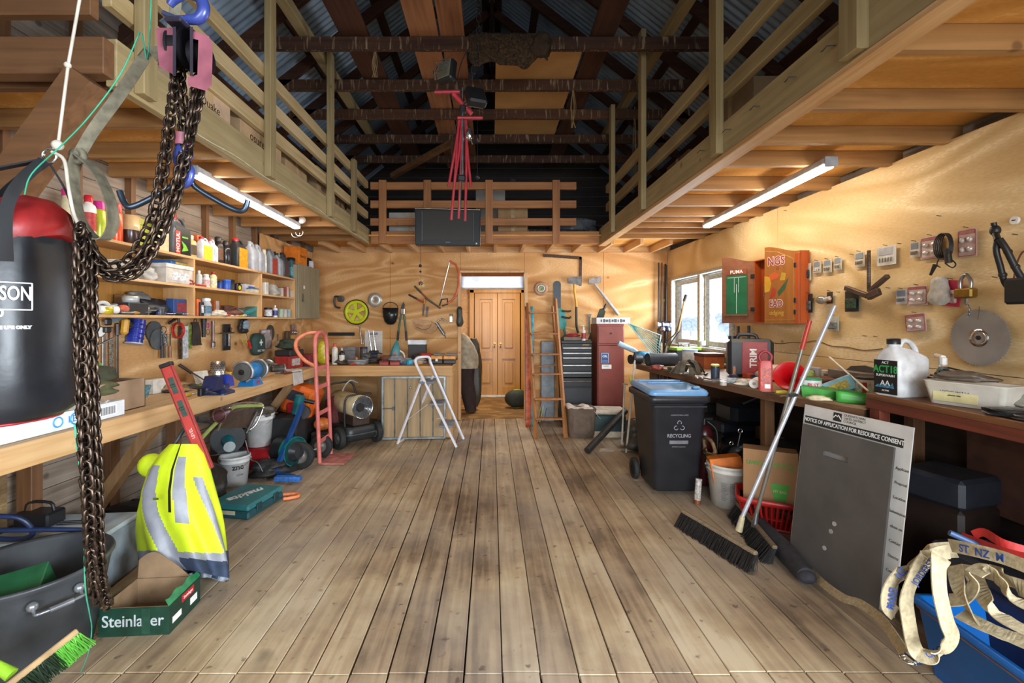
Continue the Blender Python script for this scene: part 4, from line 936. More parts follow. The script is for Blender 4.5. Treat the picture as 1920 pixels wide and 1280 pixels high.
hang('file','long brown flat file right of the rasp','file',215,628,[('blade',MB().box((0,-.02,-.16),(.022,.005,.32),.001),mat('#6e6660',.45,.6)),('handle',MB().box((0,-.02,.04),(.026,.022,.10),.009),BLK)])
hang('gauge','round white dial gauge half behind the chain','gauge',180,622,[('dial',MB().cyl((0,-.01,0),(0,-.03,0),.035,n=24),WHT),('bezel',MB().tube(circ((0,-.03,0),.036,24,'y'),.004,6,closed=True),CHR)])
T=hang('hand_saw','small saw with blue plate hanging top left','saw',207,598,[('blade',MB().box((.03,-.035,0),(.13,.003,.035),.001,R2(-14)),mat('#6c8fa6',.3,.6)),('handle',MB().box((-.06,-.035,-.02),(.06,.02,.05),.012),BLK)])
T=hang('drill','yellow and black caulk gun tool on the peg wall','tool',224,612,[('tool_body',MB().box((0,-.04,0),(.045,.05,.12),.015,R2(8)),mat('#d9a02c',.45)),('trigger',MB().box((.05,-.04,-.04),(.08,.03,.025),.008,R2(-50)),BLK),('handle',MB().box((.04,-.04,.02),(.03,.04,.09),.01,R2(-25)),BLK)])
T=thing('strap_roll','roll of blue plastic packing film on the peg wall','roll',LW(255,622,-2.70),90)
mm=R2(12);m=MB().at(mm);m.cyl((0,0,-.085),(0,0,.085),.052,n=28)
for z in(-.05,-.015,.02,.055):m.tube(circ((0,0,z),.052,28),.006,6,closed=True)
obj('film',m,mat('#24359a',.22,n=.3),T);m=MB().at(mm);m.cyl((0,0,-.095),(0,0,-.085),.062,n=28);obj('flange',m,mat('#a9aeb8',.35),T);m=MB().at(mm);m.cyl((0,0,.085),(0,0,.095),.05,n=28);obj('end_cap',m,mat('#2c3f9e',.3),T)
one('sanding_disc','large dark grey sanding disc behind the clamps','disc',MB().cyl((0,0,0),(0,-.006,0),.088,n=40),mat('#4d5052',.85),LW(289,622),90)
one('sanding_disc','second dark grey disc half hidden below the first','disc',MB().cyl((0,-.012,0),(0,-.017,0),.085,n=40),mat('#565a5d',.8),LW(293,636),90)
T=hang('pliers_bundle','bundle of keys and chains hung over the grey disc','keys',300,618,[('ring',MB().tube(circ((0,-.03,0),.03,20,'y'),.003,6,closed=True),DSTL),('chain_loops',chain(spline([(-.02,-.035,-.01),(-.01,-.04,-.08),(.01,-.04,-.13),(.02,-.04,-.05)],8),.012,.004),STL)])
for i,(px,h,c,w_)in enumerate(((296,.20,'#2c2c2e','black gripped'),(304,.21,'#8a6a48','wooden handled'),(311,.20,'#9b6a44','tan handled'))):
 hang('chisel',w_+' chisel hanging below the keys','chisel',px,648,[('handle',MB().tube([(0,-.035,-.10),(0,-.035,.0)],[.013,.011],8),mat(c,.5)),('blade',MB().box((0,-.035,.05),(.016,.004,.10),.001),DSTL)])
m=MB();
for i in range(5):m.tube(circ((0,-.02-.006*i,0),.062+.004*math.sin(i*2),28,'y'),.0045,6,closed=True)
one('cable_coil','coiled bright red cable on the peg wall','cable',m,mat('#c3342c',.4),LW(327,619),90)
one('trigger_clamp','black grip clamp hung through the red cable coil','clamp',MB().box((-.02,-.05,.04),(.14,.02,.025),.008,R2(-25)).box((.03,-.05,.05),(.025,.02,.11),.008,R2(-10)),BLK,LW(320,606),90)
T=hang('bandsaw_guard','long white paint-chipped metal guard strip on the peg wall','guard',341,618,[('plate',MB().box((0,-.02,-.11),(.09,.02,.29),.004),mat('#c6ccd2',.5,n=.4,s=40)),('edge',MB().box((-.045,-.02,-.11),(.012,.03,.29),.003),RST)])
hang('packet','green and yellow blister packet beside the white guard','packet',354,625,[('card',MB().box((0,-.01,-.03),(.05,.006,.22),.001),mat('#8a9c48',.5,n=.5,s=40))])
m=MB()
for i in range(7):m.tube(spline([(-.035+.012*i,-.02,.09),(-.045+.016*i,-.03,.0),(-.05+.018*i,-.03,-.10),(-.04+.018*i,-.035,-.12)],4),.0075,6)
m.tube(circ((0,-.02,.10),.02,12,'y'),.004,6,closed=True)
one('bungee_cords','bundle of brown bungee cords hanging by a hook','cords',m,mat('#33261d',.7,n=.4),LW(362,622),90)
hang('torch','black flashlight on a wrist loop','torch',376,614,[('tool_body',MB().cyl((0,-.03,-.09),(0,-.03,.05),.016,.02),BLK),('head',MB().cyl((0,-.03,.05),(0,-.03,.085),.025),BLK)])
hang('key_tag','small magenta key tag hung beside the black flashlight','tag',384,610,[('plate',MB().box((0,-.03,0),(.035,.01,.05),.006),mat('#b23a90',.4)),('loop',MB().tube(circ((0,-.03,-.06),.025,14,'y'),.002,5,closed=True),BLK)])
hang('wrench','large chrome adjustable wrench hanging jaw down','wrench',396,632,[('handle',MB().box((0,-.025,.06),(.022,.012,.21),.004),CHR),('jaw',MB().box((0,-.025,-.07),(.045,.018,.05),.008).box((.014,-.025,-.10),(.014,.018,.03),.003).box((-.016,-.025,-.10),(.012,.018,.03),.003),CHR),('sleeve',MB().box((-.022,-.018,.03),(.012,.012,.26),.003),mat('#5c2420',.5))])
T=hang('multitool_pack','black blister card holding a silver folding tool','packet',424,632,[('card',MB().box((0,-.008,0),(.13,.004,.27),.001),mat('#17171a',.5,n=.1)),('tool',MB().box((.01,-.025,-.02),(.028,.02,.15),.006).box((.012,-.025,.085),(.03,.018,.05),.006,R2(20)),CHR)])
hang('torch','dark horizontal pointer clipped across the black card','tool',420,624,[('tool_body',MB().cyl((-.13,-.045,0),(.10,-.045,0),.008),mat('#4c4634',.5))])
T=hang('first_aid_pouch','dark green first aid pouch with white cross symbol','pouch',480,645,[('pouch_body',MB().loft([[(x*s,-.02-dy,z*s)for x,z in rrect(.26,.25,.09,5)]for s,dy in((1,-.02),(1,.0),(.9,.03),(.6,.04))]),mat('#2c4a44',.7,n=.15)),('zip',MB().tube([(x*1.005,-.018,z*1.005)for x,z in rrect(.26,.25,.09,5)],.003,5,closed=True),BLK)])
text('FIRST AID',.036,WHT,T,FR(.0,-.0605,-.075));obj('cross',MB().box((.0,-.0605,.02),(.02,.002,.07)).box((.0,-.0607,.02),(.07,.002,.02)),WHT,T)
hang('carabiner_sling','yellow green loop with red screwdriver handle beside the pouch','sling',455,633,[('loop',MB().tube(spline([(-.06,-.05,.05),(-.10,-.05,-.02),(-.05,-.05,-.07),(0,-.05,-.02)],6),.004,6),mat('#b9bd2f',.5)),('grip',MB().cyl((.02,-.05,-.03),(.07,-.05,-.12),.014),mat('#cf2a2a',.4)),('shaft',MB().cyl((-.02,-.05,.05),(.02,-.05,-.03),.004),CHR)])
bag('tool_pouch','black pouch stuffed with pale gloves above the first aid pouch',LW(457,625,-2.70),.14,.07,.16,'#26292a','pouch',90,.3,21)
bag('glove','pale blue work glove poking out of the black pouch',LW(462,616,-2.66),.10,.05,.09,'#8fa3b0','glove',90,.35,23)
T=hang('saw_blade_pack','square packet with circular saw blade printed on it','packet',499,636,[('card',MB().box((0,-.005,0),(.27,.004,.24),.002),mat('#96707a',.45,n=.3)),('blade_picture',MB().cyl((.01,-.008,-.01),(.01,-.010,-.01),.10,n=32),mat('#b9b8bc',.35,.4)),('header',MB().box((-.02,-.008,.095),(.20,.002,.03)),mat('#c9c8cc',.4))])
one('grinding_disc','dark green grinding disc behind the saw blade packet','disc',MB().cyl((0,0,0),(0,-.004,0),.10,n=36),mat('#3c453c',.6),LW(507,624,-2.744),90)
hang('feeler','thin nail punch hanging alone on bare plywood','punch',519,632,[('handle',MB().cyl((0,-.012,-.05),(0,-.012,.04),.009),DSTL),('point',MB().cyl((0,-.012,-.05),(0,-.012,-.13),.004,.002),STL)])
hang('holster','brown leather tool holster with yellow packet','holster',535,628,[('pocket',MB().box((0,-.03,0),(.11,.04,.11),.012),mat('#5f4630',.6)),('packet',MB().box((.02,-.03,-.11),(.05,.01,.12),.003),mat('#b9a83a',.5,n=.5,s=60)),('blade',MB().box((-.045,-.03,-.11),(.02,.006,.17),.002),RST)])
hang('scissors','pair of scissors in a clear blister pack','scissors',550,618,[('card',MB().box((0,-.01,0),(.15,.004,.14),.001),mat('#a8837c',.4,n=.3)),('finger_loops',MB().tube(circ((-.04,-.02,-.035),.028,16,'y'),.006,6,closed=True).tube(circ((.035,-.02,-.035),.028,16,'y'),.006,6,closed=True),CHR),('blade',MB().box((0,-.018,.035),(.02,.004,.09),.002),CHR)])
# ================================================================ left workbench and what stands on it
t=thing('workbench','long pale pine workbench along the left wall','workbench',(-2.49,3.5,0))
m=MB()
for i in range(4):m.box((-.205+i*.139,0,.912),(.137,4.68,.034),.003)
obj('bench_top',m,wood('#cbb08a','#a08258','Y',1,.6,name='worn_bench_top'),t)
obj('apron',MB().box((.284,0,.868),(.022,4.68,.122),.003),PINEW['Y'],t)
for y in(-1.9,-.85,.35,1.5):obj('leg',MB().box((-.2,y,.45),(.09,.07,.88),.003),BRN['Z'],t)
for y in(-.46,1.62,-1.7):obj('brace',MB().tube([(.25,y,.82),(-.24,y+.06,.18)],.05,4,smooth=False),wood('#a88560','#86633f','Z',name='brace'),t)
BZ=.931
def BP(px,py,z=BZ):p=onz(px,py,z);return(p.x,p.y,z)
# open carton of trousers, light strip boxes
t=carton('storage_carton','open brown carton with olive trousers spilling out on bench',(-2.50,2.86,BZ),(.40,.34,.19),90,'#a3876c',open_=True,flaps=False)
for nm,sd,px,w_ in(('folded_trousers',3,205,'olive trousers draped over the front of the carton'),('folded_jacket',9,195,'dark olive jacket bunched in the carton')):
 p=(-2.42,2.74,1.04)if sd==3 else(-2.50,2.82,1.12)
 bag(nm,w_,p,.30,.24,.10,'#57583a' if sd==3 else'#3f4230','clothes',80,.3,sd,.9)
one('funnel','small bright green plastic funnel lying on the carton','funnel',MB().lathe([(.042,0),(.030,.03),(.008,.05),(.006,.075)],20),mat('#3fae3a',.4),(-2.62,3.05,1.145))
T=thing('light_strip_box','long white box with blue printed logo and barcode on bench edge','box',(-2.335,2.36,BZ),rz=90)
obj('box_body',MB().box((0,0,.045),(.86,.17,.09),.002),mat('#dfe3e6',.45,n=.06),T)
obj('barcode',MB().box((.31,-.0855,.045),(.12,.001,.055)),mat('#f0f0f0',.4,n=0),T)
m=MB()
for i in range(16):m.box((.262+i*.0062,-.0865,.045),(.0016+.0018*(i%3==0),.001,.045))
obj('barcode_bars',m,mat('#28303a',.5,n=0),T)
m=MB();m.tube(circ((.10,-.0865,.045),.030,24,'y'),.004,4,closed=True);m.tube(circ((.0,-.0865,.045),.025,24,'y'),.004,4,closed=True);obj('printed_swirl',m,mat('#3c9ad0',.4,n=0),T)
text('LED',.05,mat('#3c8ac8',.4,n=0),T,FR(.10,-.0862,.045))
m=MB();m.sheet(lambda u,v:(-.40+.72*u,-.10+.17*v,.094+.022*abs(noise.noise(Vector((u*9,v*4,3))))+.02*noise.noise(Vector((u*22,v*9,1)))**2),40,14,.0008)
ma,nt,p=newmat('clear_film');p.inputs['Base Color'].default_value=(.9,.93,.95,1);p.inputs['Roughness'].default_value=.08;p.inputs['Alpha'].default_value=.35;FILM=ma
obj('plastic_wrap',m,FILM,T)
plainbox('card_box','small white card box against the peg wall',(-2.68,3.62,BZ),(.16,.10,.11),90,'#e0dcd2')
T=thing('paint_brush','blue banded paint brush standing beside the carton','brush',(-2.40,3.13,BZ),rot=(12,0,70))
obj('handle',MB().tube([(0,0,.0),(0,0,.05)],.01,8),mat('#2c2c30',.4),T);obj('bristles',MB().loft([ring(.05,.02,.05,.008),ring(.07,.03,.13,.01)]),mat('#5d8790',.7,n=.5,s=60),T)
T=thing('trowel','plastering trowel with long handle leaning on the peg wall','trowel',(-2.60,4.1,BZ),rot=(0,0,70))
obj('plate',MB().box((0,0,.06),(.14,.004,.13),.001,TM(rx=-18)),mat('#d6cfc0',.4),T);obj('shaft',MB().cyl((.02,-.03,.02),(-.14,.07,.17),.006),DSTL,T);obj('handle',MB().cyl((-.08,.035,.11),(-.16,.085,.19),.013),mat('#3a2e28',.5),T)
bag('sandpaper','curled tan sheets of sandpaper behind the vice',(-2.66,4.4,BZ),.28,.12,.10,'#a88d62','paper',90,.4,31,.8)
T=thing('work_glove','black and yellow work glove left of the vice','glove',BP(357,728),rz=20)
obj('palm',MB().sphere((0,0,.022),(.055,.04,.02)),mat('#3a3c34',.8),T)
for i in range(4):obj('finger',MB().tube([(.03,-.03+.02*i,.02),(.10-.008*abs(i-1.5),-.036+.024*i,.014)],[.012,.009],8),mat('#8c8c3a' if i%2 else'#44463c',.8),T)
# vice
T=thing('bench_vice','dark blue bench vice bolted on the left workbench','vice',BP(412,738),rz=90)
VB=mat('#252c52',.35,n=.3);m=MB()
m.loft([[(x,y,z)for x,y in rrect(w,l,.03,4)]for w,l,z in((.17,.17,0),(.17,.17,.02),(.11,.11,.035),(.10,.12,.08))]);obj('base',m,VB,T)
m=MB();m.hexa([(-.01,-.055,.05),(.11,-.055,.05),(.11,.055,.05),(-.01,.055,.05)],[(.03,-.055,.15),(.09,-.05,.13),(.09,.05,.13),(.03,.055,.15)]);obj('fixed_jaw',m,mat('#3345a8',.3,n=.2),T)
m=MB();m.hexa([(-.16,-.05,.045),(-.04,-.05,.045),(-.04,.05,.045),(-.16,.05,.045)],[(-.10,-.055,.15),(-.05,-.055,.15),(-.05,.055,.15),(-.10,.055,.15)]);m.box((-.05,0,.055),(.30,.05,.04),.006);obj('moving_jaw',m,VB,T)
m=MB();m.cyl((-.22,0,.055),(-.15,0,.055),.016,n=12);m.box((-.23,0,.05),(.05,.03,.06),.006);obj('spindle',m,mat('#1f2126',.4,.5),T);obj('handle',MB().tube([(-.20,-.10,.03),(-.20,.10,.085)],.007,8),DSTL,T)
T=thing('steel_cup','perforated stainless steel cup on top of the vice','cup',Vector(BP(412,738))+Vector((-.01,-.005,.152)))
m=MB().lathe([(.05,0),(.05,.10),(.046,.10),(.046,.004),(0,.004)],30,caps=False);obj('cup_body',m,mat('#b9b4aa',.3,.9,n=.3,s=60),T);m=MB()
for k in range(5):
 for j in range(18):a=2*PI*(j+.5*(k%2))/18;m.sphere((.05*math.cos(a),.05*math.sin(a),.018+k*.016),.0035,6)
obj('perforations',m,BLK,T);T['label']='perforated stainless steel cup on top of the vice'
T['label']='perforated stainless steel cup standing on the vice'
# bench grinder
T=thing('bench_grinder','bright blue bench grinder with a grey abrasive wheel','grinder',BP(470,722),rz=90)
GBL=mat('#1b78bd',.3,n=.15)
m=MB();m.hexa([(-.09,-.07,0),(.09,-.07,0),(.09,.07,0),(-.09,.07,0)],[(-.06,-.05,.07),(.06,-.05,.07),(.06,.05,.07),(-.06,.05,.07)]);obj('base',m,GBL,T)
m=MB();m.tube([(-.10,0,.13),(-.085,0,.13),(.085,0,.13),(.10,0,.13)],[.055,.068,.068,.055],24);m.box((0,0,.08),(.10,.07,.05),.008);obj('motor_housing',m,GBL,T)
for s in(-1,1):
 m=MB().cyl((s*.12,0,.13),(s*.145,0,.13),.075,n=32);w_=obj('grinding_wheel',m,mat('#565452',.85,n=.2),T);m=MB().cyl((s*.146,0,.13),(s*.152,0,.13),.024,n=16).cyl((s*.152,0,.13),(s*.165,0,.13),.008,n=8);obj('flange',m,mat('#3a3a3a',.4,.6),w_)
 m=MB().tube([Vector((s*.128,math.cos(a)*.086,.13+math.sin(a)*.086))for a in[math.radians(q)for q in range(20,250,12)]],.012,6);obj('wheel_guard',m,mat('#a4a8ac',.4,.6),T)
obj('tool_rest',MB().box((-.13,-.10,.08),(.05,.05,.006)),DSTL,T);obj('switch',MB().box((0,-.068,.03),(.03,.02,.02),.003,TM(rx=0)),mat('#b8322a',.4),T)
for i,(px,py,c,n_)in enumerate(((505,698,'#8b8b88','grey motor'),(520,700,'#5c5650','brown valve'))):
 T=thing('machine_part',n_+' casting behind the blue bench grinder','machine part',BP(px,py),40*i)
 obj('casting',MB().cyl((-.06,0,.05),(.06,0,.05),.045,n=18).box((0,0,.012),(.10,.07,.024),.004),mat(c,.45,.5,n=.5),T);obj('flange',MB().cyl((.06,0,.05),(.075,0,.05),.055,n=18),mat('#9a9a98',.4,.7),T)
one('work_lamp_shade','flared steel bowl leaning behind the grinder','bowl',MB().lathe([(.02,0),(.045,.03),(.075,.09),(.072,.09),(.04,.03)],24,caps=False),mat('#b4b6b4',.3,.8),BP(500,690),rot=(60,0,40))
plainbox('sanding_block','red and grey sanding tool near the toolbox',BP(528,678),(.15,.09,.07),80,'#a03a36','tool',lid='#59635e')
plainbox('tool_tray','flat red tray with tan card on top',BP(535,690),(.20,.14,.035),70,'#b03c3a','tray',lid='#a99a6a')
T=plainbox('toolbox','red metal toolbox with white badge by the back bench',(-2.47,5.55,BZ),(.30,.18,.15),82,'#a02e2c','toolbox',lab='#c8bdb8')
T=thing('carry_case','dark carry case with red handle resting on the red toolbox','case',(-2.47,5.56,BZ+.153),84)
obj('case_body',MB().box((0,0,.035),(.32,.2,.07),.01),mat('#26282b',.5),T);obj('handle',MB().tube(spline([(-.06,-.09,.07),(-.05,-.1,.10),(.05,-.1,.10),(.06,-.09,.07)],4),.008,8),mat('#8d2c2c',.5),T)
bag('foliage_rag','dark green camouflage cloth heap above the carry case',(-2.52,5.62,BZ+.23),.22,.2,.12,'#3b4436','cloth',0,.4,41,.9)
T=plainbox('toolbox','maroon metal toolbox right of the badge toolbox',(-2.36,5.83,BZ),(.20,.16,.15),85,'#7c2a30','toolbox')
m=MB();m.sheet(lambda u,v:(.30*u-.10,-.11+.22*v+.01*math.sin(u*8),(.012 if u<.66 else.012-(u-.66)*.36)+.008*noise.noise(Vector((u*6,v*6,2)))),24,14,.003)
m=MB();m.sheet(lambda u,v:(-.18+.215*min(1,u/.6),-.13+.26*v+.012*math.sin(u*8),(.012 if u<.6 else.012-(u-.6)*.40)+.010*abs(noise.noise(Vector((u*6,v*6,2))))),26,16,.003)
one('rag','white cloth rag hanging over the left bench edge','rag',m,mat('#d4d2cc',.9,n=.15),(-2.225,5.15,BZ))
one('timber_offcut','pale timber offcut lying on the bench before the rag','offcut',MB().box((0,0,.012),(.10,.5,.024),.002),PINEW['Y'],(-2.34,4.62,BZ),6)
# ================================================================ back workbench
t=thing('workbench','pine workbench against the back wall left of the doorway','workbench',(-1.64,6.4,0))
m=MB()
for i in range(5):m.box((0,-.45+i*.218,.912),(2.26,.215,.034),.003)
obj('bench_top',m,wood('#b48a55','#8a6338','X',1,.55,name='back_bench_top'),t)
obj('apron',MB().box((.0,-.568,.862),(2.27,.022,.134),.003),PINE['X'],t);obj('apron_end',MB().box((1.122,-.02,.862),(.022,1.08,.134),.003),PINE['Y'],t)
for x,y in((1.08,-.52),(1.08,.0),(1.08,.5),(-.05,.52)):obj('leg',MB().box((x,y,.4),(.09,.07,.79),.003),PINE['Z'],t)
for i in range(4):obj('side_board',MB().box((1.126,-.40+i*.26,.41),(.018,.22,.78),.002),PINE['Z'],t)
obj('inner_panel',MB().box((.5,.50,.42),(1.1,.018,.8)),PLY_L,t)
# sheet-metal framed door leaning against the bench
T=thing('cupboard_door','plywood cupboard door in a grey metal frame under the back bench','door',(X(716,5.74),5.74,0),rz=4)
w,h=.80,.79;m=MB()
for i in range(5):m.box((w*(i+.5)/5,.012,h/2+.01),(w/5-.004,.016,h-.03),.002)
obj('board_panel',m,wood('#a58c68','#7d6648','Z',.8,.7,name='stained_boards'),T)
m=MB()
for x in(.012,w-.012):m.box((x,0,h/2+.01),(.03,.03,h),.003)
for z in(.02,h):m.box((w/2,0,z),(w-.03,.028,.028),.003)
obj('metal_frame',m,mat('#84898a',.4,.6,n=.3),T)
m=MB()
for i in range(1,5):m.box((w*i/5,-.006,h/2+.01),(.014,.012,h-.06),.002)
obj('stiffener',m,mat('#5c5e58',.5,.5,n=.4),T);obj('latch',MB().box((.09,-.018,.40),(.16,.01,.014),.003).box((.15,-.02,.40),(.03,.014,.045),.003),DSTL,T);obj('knob',MB().sphere((.36,-.02,.66),.016,10),CHR,T)
# things on the back bench
def BB(px,py,z=BZ):p=onz(px,py,z);return(p.x,p.y,z)
bag('yellow_jug','bright yellow plastic container behind the hand truck handle',BB(606,681),.16,.14,.30,'#cfc02a','container',lump=.12,seed=51,rough=.35)
bottle('spray_bottle','white bottle with orange speckled neck on back bench',BB(628,683),.040,.28,'#dedad0','#c9523a',neck=.5)
bottle('oil_bottle','small black bottle with white label on back bench',BB(641,683),.036,.22,'#1c1b20','#b9b9b9','#d9d8c8',neck=.35)
plainbox('drawer_unit','grey translucent parts box on the back bench',(-1.93,6.25,BZ),(.16,.16,.22),0,'#6f6a6c','box',rough=.3,lid='#7c7779')
tin('tumbler','tall dark grey cup holding pens on back bench',(-1.745,6.2,BZ),.05,.20,'#44434a','#2c2b30','cup',capn='rim')
tin('round_tin','wide round clear container of screws on back bench',BB(671,682),.14,.055,'#6a6a6c','#98989c','container')
T=thing('miter_vice','navy hobby vice with silver posts on back bench','clamp',(-1.63,6.3,BZ))
obj('base',MB().box((0,0,.06),(.08,.08,.12),.01),mat('#24305a',.4),T)
for s in(-1,1):obj('post',MB().cyl((s*.03,0,.12),(s*.03-.05,.02,.44),.011,n=10),CHR,T)
obj('clamp_head',MB().box((0,0,.14),(.13,.05,.05),.01).cyl((.0,-.03,.15),(.12,-.03,.12),.009),BLK,T)
for i,(px,w_,h,c,n_)in enumerate(((700,.26,.08,'#35302c','dark tangled cable heap'),(725,.20,.10,'#7c4a32','brown leather pouch heap'),(690,.16,.14,'#4c4a48','clear wrapped dark parcel'),(788,.24,.12,'#2a2422','black drill holster heap'),(765,.20,.07,'#a09488','pale jumble of cable ties'))):
 bag('bench_clutter',n_+' on the back bench',(X(px,6.25),6.2+.06*(i%2),BZ),w_,.16,h,c,'clutter',0,.45,60+i)
for i,(px,c,n_)in enumerate(((721,'#8e2c28','left dark red'),(741,'#98342e','right dark red'))):plainbox('battery_charger',n_+' plastic organiser at the back bench front edge',BB(px,684),(.12,.10,.055),4,c,'box',lid='#6c2424')
T=thing('electric_planer','teal power planer standing on its end','power tool',BB(741,678),10)
TEAL=mat('#12747a',.38,n=.15);m=MB().loft([[(x*s+.03*(1-s),y*s,z)for x,y in rrect(.15,.09,.03,4)]for s,z in((1,0),(1,.06),(.8,.16),(.45,.25),(.15,.30))]);obj('tool_body',m,TEAL,T);obj('guard',MB().tube(spline([(.05,0,.16),(.11,0,.12),(.13,0,.05),(.12,0,0)],5),.012,8),WHT,T);obj('trigger',MB().cyl((0,-.046,.12),(0,-.052,.12),.02,n=14).box((-.01,-.045,.06),(.02,.012,.09),.005),mat('#c22f2f',.4),T)
tin('tape_roll','small cyan ring roll standing before the planer',(X(768,5.98),5.98,BZ),.045,.06,'#2896b8','#2ba4c8','tape',capn='rim')
T=plainbox('cardboard_tray','black and white open box at the right of back bench',(X(783,6.6),6.6,BZ),(.25,.15,.30),0,'#2e2a28','box',lid='#dfe3e6')
T=thing('cordless_drill','red cordless drill lying on the back bench','power tool',BB(800,680),30)
obj('motor_housing',MB().cyl((-.09,0,.10),(.05,0,.10),.034,n=18),mat('#b5302a',.4),T);obj('chuck',MB().cyl((.05,0,.10),(.10,0,.10),.022,.014,n=14),DSTL,T);obj('grip',MB().box((-.04,0,.05),(.04,.035,.09),.012,TM(ry=12)),BLK,T);obj('battery',MB().box((-.05,0,.017),(.10,.06,.034),.008),mat('#962a26',.4),T)
for i,px in enumerate((819,843)):
 T=thing('tool_tote',['orange and black battery case with open flaps','orange and black battery case at the bench end'][i],'case',BB(px,682),2)
 obj('case_body',MB().box((0,.03,.03),(.165,.13,.058),.01),mat('#23242a',.5),T);obj('orange_band',MB().box((0,.03,.085),(.16,.125,.05),.01),mat('#dc8f24',.4),T);obj('lid',MB().box((.02,.05,.125),(.15,.10,.014),.004,TM(rx=8,ry=6)),mat('#7d7f82',.4),T)
 if i==0:obj('sticker',MB().box((0,-.037,.055),(.03,.002,.035)),WHT,T)
 # ================================================================ hi-vis vest and clutter under the left bench
t=thing('hi_vis_vest','fluorescent yellow work jacket with grey reflective bands and navy hem','jacket',P(345,960,2.6))
o_=P(345,960,2.6)
prof=[(832,318,372),(850,300,384),(880,278,394),(920,263,404),(960,258,414),(1000,258,421),(1030,262,426),(1052,268,429),(1075,300,430)]
def vedge(y):
 for(a,b)in zip(prof[:-1],prof[1:]):
  if y<=b[0]:k=(y-a[0])/(b[0]-a[0]);return a[1]+(b[1]-a[1])*k,a[2]+(b[2]-a[2])*k
 return prof[-1][1],prof[-1][2]
nu,nv=168,130;vs=[];fs=[];mi=[]
for j in range(nv+1):
 v=j/nv;yy=832+v*230
 for i in range(nu):
  a=2*PI*i/nu;c,s_=math.cos(a),math.sin(a);yb=yy+v*(14*c+8)
  l,r=vedge(min(1072,yb));fold=1+(.05+.10*v)*math.sin(7*a+1.5*math.sin(v*5))*(.4+v)+.05*noise.noise(Vector((c*3,s_*3,v*4)))
  px=(l+r)/2+(r-l)/2*c*(1+(fold-1)*.4);d=2.62+(.05+.13*v)*s_*fold
  vs.append(P(px,yb,d)-o_)
for j in range(nv):
 for i in range(nu):
  fs.append((j*nu+i,(j+1)*nu+i,(j+1)*nu+(i+1)%nu,j*nu+(i+1)%nu));v=(j+.5)/nv;a=2*PI*(i+.5)/nu;c,s_=math.cos(a),math.sin(a);k=0
  u=(a/PI-1)%2
  if s_<.2:
   uu=(a-PI)/PI
   if v>.80+.10*(1-uu):k=1
   if v>.90+.055*(1-uu)-.03:k=2 if uu>.45 else k
   c0=.16+.30*(v-.18)
   if.18<v<.88 and abs(uu-c0-.02*math.sin(v*9))<.075:k=1
   if.10<v<.62 and abs(uu-(.50+.03*v))<.055:k=1
   if.12<v<.90 and abs(uu-(.60+.36*v))<.055 and v>.25:k=1
   if v<.55 and.42<uu<.445:k=3
  elif v>.85:k=1
  mi.append(k)
m=MB();m.add(vs,fs,True);m.mi=mi
obj('jacket_body',m,[mat('#c9e01c',.65,n=.12,s=8,b=.15),mat('#8e9098',.45,n=.15),mat('#2c3a52',.8,n=.3),BLK],t)
def cloth(l0,r0,y0,l1,r1,y1,d,th=.004,amp=.02,k=6):return lambda u,v:P(l0+(r0-l0)*u+((l1-l0)+((r1-r0)-(l1-l0))*u)*v,y0+(y1-y0)*v+(4*math.sin(u*9)),d+amp*math.sin(u*k*PI+v*2)+amp*.5*noise.noise(Vector((u*5,v*5,1))))-o_
m=MB().sheet(cloth(295,428,1030,318,430,1082,2.58,amp=.03),30,12,.004);obj('navy_hem',m,mat('#2f3f58',.8,n=.45,s=10,b=.2),t)
m=MB().sheet(cloth(320,428,1074,336,431,1086,2.56,amp=.03),30,3,.004);obj('hem_tape',m,mat('#8f98a2',.6),t)
m=MB();c0=P(284,872,2.72)-o_;m.sphere(c0,(.075,.06,.07),16);obj('sleeve',m,mat('#c9e01c',.65,n=.12,s=8,b=.15),t)
obj('printed_logo',MB().box(P(292,935,2.47)-o_,(.03,.002,.012),m=TM(rz=0)),mat('#4a5a20',.6),t)
# hand trolley handles that hold the jacket
one('trolley','black curved tube handlebar with grip above the yellow jacket','handlebar',MB().tube(spline([P(322,840,2.62),P(335,820,2.65),P(352,795,2.7),P(368,786,2.8),P(402,788,2.95)],6),.011,10).tube([P(368,786,2.8),P(400,788,2.95)],.019,12).tube(spline([P(322,840,2.62),P(318,900,2.75),P(300,990,2.8),P(285,1040,2.86)],5),.011,8),mat('#2a2b2c',.5))
one('trolley','olive green tube with dark red end cap rising from the jacket','handlebar',MB().tube(spline([P(372,828,2.66),P(398,800,2.75),P(428,772,2.9),P(446,762,2.98),P(492,760,3.1)],6),.012,10),mat('#707a3e',.45))
one('pedal_block','dark red and green oval pad on the olive tube','pad',MB().sphere((0,0,0),(.075,.03,.035)).tube(circ((0,-.02,0),.04,16,'y'),.006,6,closed=True),mat('#3a1d1e',.4),P(415,778,2.80),rot=(0,-28,0))
T=thing('spirit_level','long red spirit level leaning against the left bench','level',P(340,805,2.62))
a,b=P(390,880,2.62),P(297,692,2.50);o2=P(340,805,2.62);dz=(b-a).normalized();fr=frame(a-o2,dz.cross(Vector((1,0,0)).cross(dz)).normalized()if False else Vector((.15,-1,0)),dz)
L_=(b-a).length;m=MB().box((0,L_/2,0),(.062,L_,.026),.003,fr);obj('rail',m,mat('#b03a34',.4,n=.15),T)
obj('side_strip',MB().box((-.027,L_/2,.014),(.006,L_,.003),0,fr).box((.027,L_/2,.014),(.006,L_,.003),0,fr),mat('#7c2522',.4),T);obj('end_cap',MB().box((0,L_+.01,0),(.068,.024,.032),.004,fr),BLK,T)
